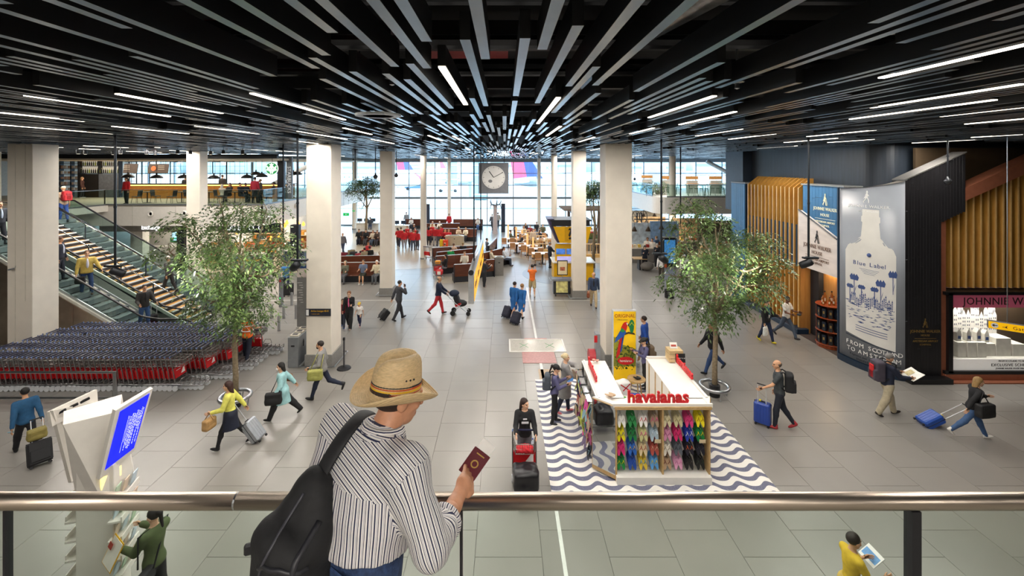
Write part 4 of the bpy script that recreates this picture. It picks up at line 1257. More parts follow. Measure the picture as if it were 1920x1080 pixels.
# round green emblem and blade sign
em_ = thing('round_sign', 'round green and white coffee sign hanging over the gallery glass', 'sign', P(510, 316, 31))
b = MB().lathe([(0, -.04), (.42, -.04), (.44, 0), (.42, .04), (0, .04)], 32)
b.xf(rotm(90).to_4x4()).build('disc', M('f4faf6', .4, 0, .01, 3, .9), em_)
b = MB().lathe([(0, 0), (.40, 0), (.40, .012), (0, .012)], 32)
b.xf(Matrix.Translation((0, -.045, 0)) @ rotm(90).to_4x4()).build('green_field', M('00803f', .4, 0, .01, 3, .8), em_)
b = MB()
ty = Matrix.Translation((0, -.075, 0))
for poly in ([(-.12, .24), (-.17, .33), (-.08, .29), (0, .38), (.08, .29), (.17, .33), (.12, .24)], [(-.09, .22), (.09, .22), (.1, .05), (0, -.06), (-.1, .05)]):
 b.prism(poly, .012, ty)
for s in (-1, 1):
 for q in range(4):
  x = .12 + .06 * q
  b.prism([(s * x, .16 - q * .05), (s * (x + .035), .13 - q * .05), (s * (x + .06), -.1 - q * .02), (s * (x + .03), -.24 + q * .035), (s * (x + .02), -.1)], .012, ty)
 b.prism([(s * .3, .2), (s * .36, .1), (s * .26, .02), (s * .3, -.1), (s * .22, -.02), (s * .24, .12)], .012, ty)
 b.prism([(s * .01, -.08), (s * .1, .0), (s * .13, -.16), (s * .09, -.34), (s * .03, -.36)], .012, ty)
b.build('emblem', M('f6fbf8', .4, 0, .01, 3, .9), em_)
MB().tube([(0, .03, .42), (0, .03, 1.88)], .015, 5).build('hanger', BLACK, em_)
bs = thing('blade_sign', 'tall grey vertical sign lettered STARBUCKS at the gallery corner', 'sign', (P(543, 330, 33)[0], 33, NZ))
MB().box((0, 0, 1.72), (.42, .16, 3.0)).build('panel', M('7d848c', .35), bs)
text('STARBUCKS', .36, M('f2f4f4', .4, 0, .01, 3, .3), bs, (0, -.09, 1.55), (90, 90, 0))
t = thing('dark_panel', 'black backlit panel beside the round green coffee sign', 'sign', (P(528, 330, 34)[0], 34, NZ))
MB().box((0, 0, 1.5), (.5, .3, 3.0)).build('panel', M('2a3038', .35), t)
# exit signs
for k, (px, py, d, w) in enumerate(((128, 298, 33, .42), (453, 303, 44, .3), (649, 402, 38, .5), (652, 396, 49, .25))):
 t = thing('exit_sign', 'green emergency exit sign, %s' % ('above the merchandise shelf on the gallery', 'over the cafe windows', 'hanging below the window transom', 'small one on the round column')[k], 'sign', P(px, py, d) if k < 3 else (-16.4, 49.3, P(px, py, d)[2]))
 MB().box((0, 0, 0), (w, .06, w * .5)).build('panel', M('14a04a', .4, 0, .01, 3, .9), t)
 MB().prism([(-.1 * w, 0), (.05 * w, .12 * w), (.05 * w, .04 * w), (.25 * w, .04 * w), (.25 * w, -.04 * w), (.05 * w, -.04 * w), (.05 * w, -.12 * w)], .01, Matrix.Translation((-.05 * w, -.045, 0))).build('pictogram', WT, t)
 if k in (0, 1, 2):
  MB().tube([(-w * .4, 0, .1), (-w * .4, 0, (.6, .4, 3.7)[k])], .008, 4).tube([(w * .4, 0, .1), (w * .4, 0, (.6, .4, 3.7)[k])], .008, 4).build('wire', STEEL, t)
# track spots under the ceiling
for k, px in enumerate((147, 160, 212, 226, 275, 291, 333, 357, 395, 419, 455)):
 d = 19.0 + .6 * (k % 3)
 t = thing('track_spot', 'small black track spotlight under the ceiling before the coffee bar, %s from the left' % NUM[k], 'spotlight', (P(px, 281, d)[0], d, 7.62), 0, 'black track spotlights before the coffee bar')
 MB().cyl((0, 0, -.14), .07, .16, 10).build('head', BLACK, t)
 MB().cyl((0, 0, 0), .012, 1.04, 5).build('stem', BLACK, t)
 MB().cyl((0, 0, -.145), .05, .01, 10).build('lens', M('fff4dc', .4, 0, .01, 3, 2), t)
t = thing('structural_brace', 'thick white diagonal brace at the cafe windows', 'brace', (-24, 45, NZ))
MB().tube([(0, 0, .2), (5.4, 0, 3.0)], .22, 12).build('tube', M('d6d9da', .5), t, smooth=True)
t = thing('structural_brace', 'thick white diagonal brace at the upper right windows', 'brace', (23.5, 50, NZ))
MB().tube([(-1.2, 0, 3.05), (4.6, 0, -.1)], .22, 12).build('tube', M('d6d9da', .5), t, smooth=True)
# ---- right wing gallery
pl = [(12.3, 52)] + [(13.3 - math.cos(R(a)), 37.8 - math.sin(R(a))) for a in range(0, 91, 15)] + [(31.8, 36.8), (31.8, 52)]
n = len(pl)
b = MB()
b.add([(x, y, 3.05) for x, y in pl] + [(x, y, 4.4) for x, y in pl], [(i, (i + 1) % n, (i + 1) % n + n, i + n) for i in range(n)] + [tuple(range(n)), tuple(range(2 * n - 1, n - 1, -1))])
wr = struct(b.build('floor_upper_right', M('efeae2', .5, n=.03)))
rail_glass('glass_balustrade', 'clear glass balustrade along the curved upper right gallery front', (13.2, 36.85), (27, 36.85), 6, NZ)
rail_glass('glass_balustrade', 'clear glass balustrade along the side of the upper right gallery', (12.35, 51), (12.35, 37.9), 5, NZ)
area('gallery_fill', (19, 42, 2.98), (0, 0, 0), 9, 7, 380, (1, .88, .72))
area('gallery_fill', (18, 42, 7.6), (0, 0, 0), 9, 6, 260, (1, .95, .88))  # added light without a fixture, brightens the backlit high tables
GT = M('7f9a90', .4)
for k, (px, d) in enumerate(((1215, 44), (1253, 41), (1305, 39), (1345, 39.5), (1362, 42))):
 x = (px - CX) / F * d
 t = thing('high_table', 'pale green high table on the upper right gallery, %s from the left' % NUM[k], 'table', (x, d, NZ), 0, 'tables on the upper right gallery')
 MB().box((0, 0, .95), (1.7, .7, .04)).build('tabletop', M('a9c4bc', .3), t)
 for a in (-.7, .7):
  MB().tube([(a, -.3, .94), (a - .1, -.35, 0)], .03, 5).build('leg', GT, t)
  MB().tube([(a, .3, .94), (a + .1, .35, 0)], .03, 5).build('leg', GT, t)
 for q in range(4):
  s_ = thing('stool', 'green metal stool at high table %s of the upper right gallery, number %s' % (NUM[k], NUM[q]), 'stool', (x - .65 + q * .43, d - .55, NZ), 0, 'stools on the upper right gallery')
  MB().cyl((0, 0, .62), .16, .04, 10).build('seat', M('3f5f50', .4), s_)
  for a in range(4):
   MB().tube([(.1 * math.cos(a * 1.57 + .78), .1 * math.sin(a * 1.57 + .78), .62), (.19 * math.cos(a * 1.57 + .78), .19 * math.sin(a * 1.57 + .78), 0)], .014, 4).build('leg', M('3f5f50', .4), s_)
for k, (px, d) in enumerate(((1213, 46), (1252, 43), (1297, 42), (1341, 42))):
 t = thing('timber_bench', 'orange wooden bench back on the upper right gallery, %s from the left' % NUM[k], 'bench', ((px - CX) / F * d, d, NZ), 0, 'benches on the upper right gallery')
 MB().box((0, 0, 1.45), (1.15, .1, .3), r=.01).build('backrest', M('d89a58', .45), t)
 MB().box((0, -.25, .9), (1.15, .45, .06)).build('seat', M('d89a58', .45), t)
 MB().box((0, -.05, .6), (1.0, .3, 1.2)).build('base', M('c9ccc8', .5), t)
# ================================================================ BODIES: distance fields turned into one skin each
class SD:
 def __init__(s):
  s.p = []
 def cap(s, a, b, ra, rb=None, k=.03, sq=None):
  s.p.append(('c', Vector(a), Vector(b), ra, ra if rb is None else rb, k))
  return s
 def ell(s, c, r, k=.03, rot=None):
  s.p.append(('e', Vector(c), r, rot, 0, k))
  return s
 def box(s, c, hs, r, k=.02, rot=None):
  s.p.append(('b', Vector(c), hs, rot, r, k))
  return s
 def field(s, h, clips=()):
  lo, hi = np.full(3, 1e9), np.full(3, -1e9)
  bb = []
  for q in s.p:
   if q[0] == 'c':
    r = max(q[3], q[4])
    a, b = np.array(q[1]), np.array(q[2])
    l, g = np.minimum(a, b) - r, np.maximum(a, b) + r
   else:
    r = max(q[2]) + (q[4] if q[0] == 'b' else 0)
    if q[0] == 'b':
     r = math.sqrt(sum(v * v for v in q[2])) + q[4]
    l, g = np.array(q[1]) - r, np.array(q[1]) + r
   bb.append((l, g))
   lo, hi = np.minimum(lo, l), np.maximum(hi, g)
  lo -= 2.5 * h
  n = np.ceil((hi + 2.5 * h - lo) / h).astype(int) + 1
  D = np.full(n, 1.0, np.float32)
  ax = [lo[i] + h * np.arange(n[i]) for i in range(3)]
  for q, (l, g) in zip(s.p, bb):
   k = q[5]
   m = 2 * h + k
   i0 = np.maximum(0, ((l - m - lo) / h).astype(int))
   i1 = np.minimum(n, ((g + m - lo) / h).astype(int) + 2)
   X = ax[0][i0[0]:i1[0], None, None]
   Y = ax[1][None, i0[1]:i1[1], None]
   Z = ax[2][None, None, i0[2]:i1[2]]
   if q[0] == 'c':
    a, b, ra, rb = q[1], q[2], q[3], q[4]
    d = b - a
    L2 = max(d.length_squared, 1e-9)
    px, py, pz = X - a.x, Y - a.y, Z - a.z
    t = np.clip((px * d.x + py * d.y + pz * d.z) / L2, 0, 1)
    dd = np.sqrt((px - t * d.x) ** 2 + (py - t * d.y) ** 2 + (pz - t * d.z) ** 2) - (ra + (rb - ra) * t)
   else:
    px, py, pz = X - q[1].x, Y - q[1].y, Z - q[1].z
    if q[3] is not None:
     mt = q[3].transposed()
     px, py, pz = (mt[i][0] * px + mt[i][1] * py + mt[i][2] * pz for i in range(3))
    r = q[2]
    if q[0] == 'e':
     k0 = np.sqrt((px / r[0]) ** 2 + (py / r[1]) ** 2 + (pz / r[2]) ** 2)
     k1 = np.sqrt((px / r[0] ** 2) ** 2 + (py / r[1] ** 2) ** 2 + (pz / r[2] ** 2) ** 2)
     dd = k0 * (k0 - 1) / np.maximum(k1, 1e-6)
    else:
     ex, ey, ez_ = abs(px) - r[0], abs(py) - r[1], abs(pz) - r[2]
     dd = np.sqrt(np.maximum(ex, 0) ** 2 + np.maximum(ey, 0) ** 2 + np.maximum(ez_, 0) ** 2) + np.minimum(np.maximum(ex, np.maximum(ey, ez_)), 0) - q[4]
   S = D[i0[0]:i1[0], i0[1]:i1[1], i0[2]:i1[2]]
   if k > 0:
    e = np.maximum(k - np.abs(S - dd), 0) / k
    D[i0[0]:i1[0], i0[1]:i1[1], i0[2]:i1[2]] = np.minimum(S, dd) - e * e * k * .25
   else:
    D[i0[0]:i1[0], i0[1]:i1[1], i0[2]:i1[2]] = np.minimum(S, dd)
  for pt, nr in clips:
   nr = Vector(nr).normalized()
   pl = nr.x * (ax[0][:, None, None] - pt[0]) + nr.y * (ax[1][None, :, None] - pt[1]) + nr.z * (ax[2][None, None, :] - pt[2])
   D = np.maximum(D, pl)
  return D, lo
 def mesh(s, h, clips=()):
  D, lo = s.field(h, clips)
  return nets(D, lo, h)
def nets(D, lo, h):
 s = D < 0
 nx, ny, nz = (v - 1 for v in D.shape)
 acc = np.zeros((nx, ny, nz), np.int8)
 for dx in (0, 1):
  for dy in (0, 1):
   for dz in (0, 1):
    acc += s[dx:nx + dx, dy:ny + dy, dz:nz + dz]
 I = np.argwhere((acc > 0) & (acc < 8))
 if len(I) == 0:
  return np.zeros((0, 3)), []
 pos, cnt = np.zeros((len(I), 3)), np.zeros(len(I))
 cor = {}
 for dx in (0, 1):
  for dy in (0, 1):
   for dz in (0, 1):
    cor[dx, dy, dz] = D[I[:, 0] + dx, I[:, 1] + dy, I[:, 2] + dz]
 for a in range(3):
  for u in (0, 1):
   for v in (0, 1):
    c0 = [0, 0, 0]
    c0[(a + 1) % 3], c0[(a + 2) % 3] = u, v
    c1 = list(c0)
    c1[a] = 1
    p, q = cor[tuple(c0)], cor[tuple(c1)]
    m = (p < 0) != (q < 0)
    t = np.where(m, p / np.where(m, p - q, 1), 0)
    o = np.array(c0, float)[None, :].repeat(len(I), 0)
    o[:, a] += t
    pos += o * m[:, None]
    cnt += m
 V = lo + h * (I + pos / cnt[:, None])
 ids = np.full((nx, ny, nz), -1, np.int64)
 ids[I[:, 0], I[:, 1], I[:, 2]] = np.arange(len(I))
 faces = []
 for a in range(3):
  b, c = (a + 1) % 3, (a + 2) % 3
  s0 = np.moveaxis(s, (a, b, c), (0, 1, 2))
  idm = np.moveaxis(ids, (a, b, c), (0, 1, 2))
  e = s0[:-1, 1:-1, 1:-1] != s0[1:, 1:-1, 1:-1]
  E = np.argwhere(e)
  if not len(E):
   continue
  x, y, z = E[:, 0], E[:, 1] + 1, E[:, 2] + 1
  q = np.stack([idm[x, y - 1, z - 1], idm[x, y, z - 1], idm[x, y, z], idm[x, y - 1, z]], 1)
  fl_ = s0[x, y, z]
  q[~fl_] = q[~fl_][:, ::-1]
  faces.append(q)
 return V, np.concatenate(faces)
def np_mesh(name, V, Fq, mats, mi=None):
 me = bpy.data.meshes.new(name)
 n, k = len(V), len(Fq)
 me.vertices.add(n)
 me.vertices.foreach_set('co', np.asarray(V, np.float32).ravel())
 me.loops.add(k * 4)
 me.loops.foreach_set('vertex_index', np.asarray(Fq, np.int32).ravel())
 me.polygons.add(k)
 me.polygons.foreach_set('loop_start', np.arange(0, 4 * k, 4, dtype=np.int32))
 for m in (mats if isinstance(mats, (list, tuple)) else [mats]):
  me.materials.append(m)
 if mi is not None:
  me.polygons.foreach_set('material_index', np.asarray(mi, np.int32))
 me.polygons.foreach_set('use_smooth', np.ones(k, bool))
 me.update(calc_edges=True)
 me.validate()
 return me
# ---- head, hand, hair and shoe shapes shared by everyone
def head_sd():
 s = SD()
 s.ell((0, -.008, .025), (.074, .094, .093), .02)
 s.ell((0, .022, -.045), (.058, .068, .066), .03)
 s.ell((0, .05, -.088), (.03, .03, .024), .03)
 s.cap((0, .088, .012), (0, .108, -.03), .009, .014, .012)
 s.ell((0, .078, .028), (.05, .018, .012), .02)
 s.ell((0, .078, -.068), (.026, .018, .014), .01)
 for q in (-1, 1):
  s.ell((q * .076, -.004, -.008), (.01, .024, .031), .008)
  s.ell((q * .038, .066, -.022), (.024, .02, .02), .02)
 return s
HV, HF = head_sd().mesh(.0095)
HC = HV[HF].mean(1)
HMI = np.zeros(len(HF), int)
HMI[(np.abs(np.abs(HC[:, 0]) - .031) < .013) & (np.abs(HC[:, 2] - .007) < .0065) & (HC[:, 1] > .06)] = 2      # eyes
HMI[(np.abs(HC[:, 0]) < .024) & (np.abs(HC[:, 2] + .068) < .007) & (HC[:, 1] > .07)] = 3                          # lips
HMI[(np.abs(np.abs(HC[:, 0]) - .032) < .02) & (np.abs(HC[:, 2] - .031) < .005) & (HC[:, 1] > .06)] = 4           # brows
# low hand: palm and five bent fingers, wrist at origin, fingers along -z, palm facing -x (towards the thigh of the right hand), thumb towards +y
hb = MB()
hb.box((0, .002, -.045), (.026, .075, .085), r=.01)
for k, (y, L) in enumerate(((.03, .074), (.011, .083), (-.009, .077), (-.028, .06))):
 hb.tube([(0, y, -.08), (-.004, y * 1.06, -.085 - L * .45), (-.016, y * 1.08, -.085 - L * .8), (-.03, y * 1.08, -.085 - L)], [.0095, .009, .008, .0065], 5)
hb.tube([(-.002, .03, -.03), (-.01, .052, -.055), (-.018, .055, -.085)], [.013, .011, .008], 5)
HDV, HDF = np.array(hb.v), hb.f
def hair_mesh(kind):
 s = SD()
 cl = []
 if kind in ('short', 'long', 'pony', 'bun', 'bob'):
  s.ell((0, -.02, .038), (.086, .1, .092), .01)
  cl = [((0, .045, .035), (0, .82, -.57)), ((0, 0, -.045), (0, .35, -.94))]
 if kind == 'fringe':
  s.ell((0, -.022, .02), (.084, .096, .085), .01)
  cl = [((0, .0, .0), (0, .9, -.3)), ((0, 0, .035), (0, .1, 1)), ((0, 0, -.05), (0, 0, -1))]
 if kind in ('long', 'bob'):
  e = -.3 if kind == 'long' else -.12
  s.cap((-.05, -.05, .0), (-.05, -.07, e), .05, .04, .03).cap((.05, -.05, .0), (.05, -.07, e), .05, .04, .03).cap((0, -.07, 0), (0, -.09, e - .02), .05, .045, .03)
  cl = [((0, .045, .035), (0, .82, -.57))]
 if kind == 'pony':
  s.cap((0, -.1, .06), (0, -.15, .04), .03, .035, .02).cap((0, -.15, .04), (0, -.15, -.17), .034, .018, .02)
  cl = [((0, .045, .035), (0, .82, -.57)), ((0, 0, -.19), (0, 0, -1))]
 if kind == 'bun':
  s.ell((0, -.115, .03), (.042, .035, .042), .01)
 if kind == 'cap':
  s.ell((0, -.012, .045), (.09, .108, .085), .01).box((0, .11, .045), (.06, .05, .004), .006, .02, rotm(-12))
  cl = [((0, 0, .02), (0, -.1, -1))]
 if kind == 'hood':
  s.ell((0, -.025, .02), (.105, .12, .125), .02)
  cl = [((0, .04, .0), (0, 1, .1))]
 V, Fq = s.mesh(.0125, cl)
 if kind == 'cap':
  pass
 return np_mesh('hair', V, Fq, M('2a1c14', .6))
HAIR = {k: hair_mesh(k) for k in ('short', 'long', 'pony', 'bun', 'bob', 'fringe', 'cap', 'hood')}
sh_ = SD().ell((0, .055, -.045), (.043, .13, .04), .02).cap((0, -.02, -.03), (0, -.02, .03), .046, .046, .03)
V_, F_ = sh_.mesh(.016, [((0, 0, -.075), (0, 0, -1))])
SHOE = np_mesh('shoe', V_, F_, BLACK)
MATH = {}
def put(name, me, mat, parent, loc, rotmat, scale=1.0):
 o = bpy.data.objects.new(name, me)
 COL.objects.link(o)
 o.parent = parent
 o.matrix_local = Matrix.Translation(loc) @ rotmat.to_4x4() @ Matrix.Scale(scale, 4)
 o.material_slots[0].link = 'OBJECT'
 o.material_slots[0].material = mat
 return o
SKIN = {'l': 'e2b394', 'm': 'c98f6b', 'd': '6e4630', 't': 'd3a07c'}
POSES = {
 'stand': dict(legs=((4, 2, 4), (-3, 4, 4)), arms=((4, 8, 12), (0, 8, 14))),
 'walk': dict(legs=((28, 8, 2), (-22, 22, 2)), arms=((-25, 8, 12), (22, 8, 25)), lean=4),
 'stroll': dict(legs=((18, 5, 2), (-14, 15, 2)), arms=((-15, 8, 12), (12, 8, 25)), lean=3),
 'sit': dict(legs=((84, 80, 6), (82, 76, 6)), arms=((25, 8, 60), (25, 8, 60)), lean=-4),
 'phone': dict(legs=((4, 3, 4), (-3, 4, 4)), arms=((28, 8, 95), (26, 8, 92)), lean=3, hp=22),
}
def person(loc, rz, label, pose='stand', h=1.72, sex='m', skin='t', top=('jacket', '2a2d36'), bottom=('trousers', '20242e'), hair=('short', '2a1c14'), shoes='1a1a1c',
 flip=False, legs=None, arms=None, lean=None, hy=0, hp=None, res=.03, seat=None, wide=1.0, name='person', extra=None, group=None, turn=0, ghost=None, roll=(0, 0)):
 """A clothed figure. Faces local +y. legs: (hip flex, knee flex, spread); arms: (shoulder flex, spread, elbow flex) for left, right."""
 ps = dict(POSES[pose])
 if flip:
  ps['legs'] = ps['legs'][::-1]
  ps['arms'] = ps['arms'][::-1]
 legs = legs or ps['legs']
 arms = arms or ps['arms']
 lean = ps.get('lean', 0) if lean is None else lean
 hp = ps.get('hp', 5) if hp is None else hp
 k = h / 1.75
 kx = k * wide * (.93 if sex == 'f' else 1)
 T = rotm(0, 0, turn) @ rotm(-lean)
 foot, kn = [], []
 for q, (hf, kf, ab) in zip((-1, 1), legs):
  th = rotm(0, -q * ab) @ (rotm(hf) @ Vector((0, 0, -.42 * k)))
  sk = rotm(0, -q * ab * .3) @ (rotm(hf - kf) @ Vector((0, 0, -.405 * k)))
  hip = Vector((q * .085 * kx, 0, -.03 * k))
  kn.append((hip, hip + th, hip + th + sk, hf - kf))
 low = min(a[2].z for a in kn) - .08 * k
 pz = -low if seat is None else seat + .105 * k
 P0 = Vector((0, 0, pz))
 kn = [(a + P0, b + P0, c + P0, f) for a, b, c, f in kn]
 def B(x, y, z):
  return P0 + T @ Vector((x * kx, y * k, z * k))
 neck, hd = B(0, -.01, .555), B(0, .012, .70)
 Rh = rotm(0, 0, turn + hy) @ rotm(-hp)
 arm = []
 for q, (fl, ab, el) in zip((-1, 1), arms):
  sh = B(q * .185, -.012, .475)
  rl = roll[0 if q < 0 else 1]
  Ra = T @ rotm(0, -q * ab) @ rotm(fl)
  up = Ra @ Vector((0, 0, -.285 * k))
  fo = Ra @ rotm(0, 0, q * rl) @ rotm(el) @ Vector((0, 0, -.25 * k))
  arm.append((sh, sh + up, sh + up + fo, Ra @ rotm(0, 0, q * rl) @ rotm(el)))
 f = .0 if sex == 'm' else 1.0
 def torso(s, o=0.0):
  s.ell(B(0, 0, .37), ((.165 - .012 * f + o) * kx, (.112 + o) * k, (.175 + o) * k), .05, T)
  s.ell(B(0, .004, .16), ((.145 - .02 * f + o) * kx, (.105 - .012 * f + o) * k, (.17 + o) * k), .06, T)
  s.ell(B(0, -.006, -.01), ((.16 + .006 * f + o) * kx, (.118 + o) * k, (.135 + o) * k), .05, T)
  s.cap(B(-.13, -.012, .475), B(.13, -.012, .475), (.058 + o) * k, None, .05)
  if f:
   s.ell(B(-.065, .085, .36), (.058, .05, .058), .04).ell(B(.065, .085, .36), (.058, .05, .058), .04)
 body = SD()
 torso(body)
 body.cap(B(0, -.012, .48), neck + (hd - neck) * .55, .058 * k, .052 * k, .04)
 for a, b, c, fr in kn:
  body.cap(a, b, .08 * k, .055 * k, .04).cap(b, c, .052 * k, .036 * k, .02).ell(b + (c - b) * .3 + Vector((0, -.012, 0)), (.05 * k,) * 3, .05)
 for a, b, c, m in arm:
  body.cap(a, b, .05 * k, .041 * k, .03).cap(b, c, .04 * k, .026 * k, .02)
 V, Fq = body.mesh(res)
 nb = len(V)
 mi = np.zeros(len(Fq), int)
 Vs, Fs, Ms = [V], [Fq], [mi]
 hs = 1.0 * k ** .5
 Vs.append((HV * hs) @ np.array(Rh.transposed()) + np.array(hd))
 Fs.append(HF + nb)
 Ms.append(HMI)
 nb += len(HV)
 hf4 = [[*q, q[0]] if len(q) == 3 else q for q in HDF if len(q) == 4]
 for q, (a, b, c, m) in zip((-1, 1), arm):
  hv = HDV * k * np.array((q, 1, 1))
  Vs.append(hv @ np.array(m.transposed()) + np.array(c))
  Fs.append(np.array(hf4) + nb)
  Ms.append(np.zeros(len(hf4), int))
  nb += len(hv)
 sm = M(SKIN[skin], .5, 0, .05, 12)
 me = np_mesh('body', np.concatenate(Vs), np.concatenate(Fs), [sm, sm, M('1c1512', .3), M({'l': 'b5605a', 'm': 'a0524a', 'd': '5a322a', 't': 'ac5c50'}[skin], .4), M('3a2a1e', .6)], np.concatenate(Ms))
 root = obj(name, me, None, loc, rz)
 tag(root, label, 'person', group)
 kind, bc = bottom[:2]
 mb = M(bc, .75, 0, .12, 14, 0, 0, .25)
 s = SD()
 s.ell(B(0, -.004, .0), ((.166 + .006 * f) * kx, .124 * k, .14 * k), .04, T)
 cl = [(B(0, 0, .14 if kind != 'dress' else .3), T @ Vector((0, 0, 1)))]
 if kind in ('trousers', 'jeans', 'tights', 'wide', 'shorts'):
  o = {'trousers': .014, 'jeans': .008, 'tights': .004, 'wide': .03, 'shorts': .022}[kind] * k
  for a, b, c, fr in kn:
   s.cap(a + Vector((0, -.005, -.02)), b, .083 * k + o, .06 * k + o, .04)
   if kind != 'shorts':
    s.ell(b + (c - b) * .3 + Vector((0, -.012, 0)), (.052 * k + o,) * 3, .06)
   if kind != 'shorts':
    s.cap(b, b + (c - b) * .99, .06 * k + o, .043 * k + o, .04)
   else:
    s.p[-1] = ('c', a, a + (b - a) * .85, .083 * k + o, .075 * k + o, .03)
 else:
  e = (kn[0][1] + kn[1][1]) / 2
  a0 = (kn[0][0] + kn[1][0]) / 2
  wd = (kn[0][1] - kn[1][1]).length
  for u in (0, 1):
   s.cap(kn[u][0], a0.lerp(e, .96).lerp(kn[u][1], .55), .115 * k, .11 * k, .09)
  s.cap(a0, a0.lerp(e, .97), .125 * k, .15 * k, .08)
  cl.append((a0.lerp(e, 1.02), (e - a0)))
 V, Fq = s.mesh(res, cl)
 if len(V):
  obj('skirt' if kind == 'skirt' else ('shorts' if kind == 'shorts' else 'trousers'), np_mesh('trousers', V, Fq, mb), root)
 if len(bottom) > 2:
  s = SD()
  for a, b, c, fr in kn:
   s.cap(a, b, .088 * k, .066 * k, .04).cap(b, c, .062 * k, .044 * k, .03).ell(b + (c - b) * .3 + Vector((0, -.012, 0)), (.058 * k,) * 3, .05)
  V, Fq = s.mesh(res)
  obj('tights', np_mesh('tights', V, Fq, M(bottom[2], .75)), root)
 kind, tcol = top[:2]
 mt = M(tcol, .8, 0, .12, 14, 0, 0, .25) if not isinstance(tcol, bpy.types.Material) else tcol
 s = SD()
 o = {'tee': .012, 'shirt': .013, 'polo': .014, 'jacket': .024, 'coat': .03, 'vest': .024, 'knit': .02, 'tank': .01}[kind]
 torso(s, o)
 so = {'tee': .62, 'polo': .62, 'tank': .12, 'vest': .15}.get(kind, 2)
 for a, b, c, m in arm:
  if so < 1:
   s.cap(a, a + (b - a) * so, (.05 + o) * k, (.05 + o) * k, .03)
  else:
   s.cap(a, b, (.052 + o) * k, (.044 + o) * k, .03).cap(b, b + (c - b) * .95, (.043 + o * .9) * k, (.032 + o * .8) * k, .02)
 hem = {'coat': None, 'tank': -.02}.get(kind, -.07)
 cl = [(B(0, 0, .545), T @ Vector((0, .25, 1)))]
 if hem is None:
  a0 = (kn[0][0] + kn[1][0]) / 2
  e = (kn[0][1] + kn[1][1]) / 2
  s.cap(a0, a0.lerp(e, .95), .15 * k, .19 * k, .08)
  for u in (0, 1):
   s.cap(kn[u][0], a0.lerp(e, .92).lerp(kn[u][1], .5), .13 * k, .13 * k, .08)
  cl.append((a0.lerp(e, 1.0), (0, 0, -1)))
 elif seat is None:
  cl.append((B(0, 0, hem), T @ Vector((0, 0, -1))))
 else:
  cl.append((B(0, 0, -.02), T @ Vector((0, 0, -1))))
 s.cap(B(0, -.02, .5), B(0, -.012, .53), (.062 + o * .5) * k, (.06 + o * .3) * k, .03)
 V, Fq = s.mesh(res, cl)
 obj({'tee': 'tee_shirt', 'polo': 'polo_shirt', 'knit': 'cardigan', 'tank': 'vest_top'}.get(kind, kind), np_mesh(kind, V, Fq, mt), root)
 if len(top) > 2:          # shirt front showing in an open jacket
  s = SD().ell(B(0, .06 + o * .5, .3), (.05 * kx, (.066 + o) * k, .23 * k), 0, T)
  V, Fq = s.mesh(res * .8)
  obj('shirt_front', np_mesh('shirt_front', V, Fq, M(top[2], .7, 0, .08, 14)), root)
 if hair:
  put('hair' if hair[0] not in ('cap', 'hood') else hair[0], HAIR[hair[0]], M(hair[1], .6, 0, .2, 30), root, hd, Rh, hs)
  if hair[0] == 'cap' and sex == 'f':
   put('hair', HAIR['pony'], M('1d1512', .6, 0, .2, 30), root, hd - Vector((0, 0, .008)), Rh, hs * .97)
 if shoes:
  ms = M(shoes, .5, 0, .1, 14)
  for a, b, c, fr in kn:
   pit = fr if fr < -8 else min(fr, 12)
   put('shoe', SHOE, ms, root, c, rotm(pit), k * (.9 if sex == 'f' else 1))
 root['joints'] = [list(v) for v in (P0, B(0, 0, .3), neck, hd, arm[0][1], arm[0][2], arm[1][1], arm[1][2], B(-.185, 0, .475), B(.185, 0, .475))]
 return root
def jw_(root, i):
 """Joint i of a person in world space: 0 pelvis 1 chest 2 neck 3 head 4 left elbow 5 left wrist 6 right elbow 7 right wrist 8 left shoulder 9 right shoulder."""
 return Matrix.Translation(root.location) @ root.rotation_euler.to_matrix().to_4x4() @ Vector(root['joints'][i])
def face_to(dx, dy):
 return math.degrees(math.atan2(-dx, dy))
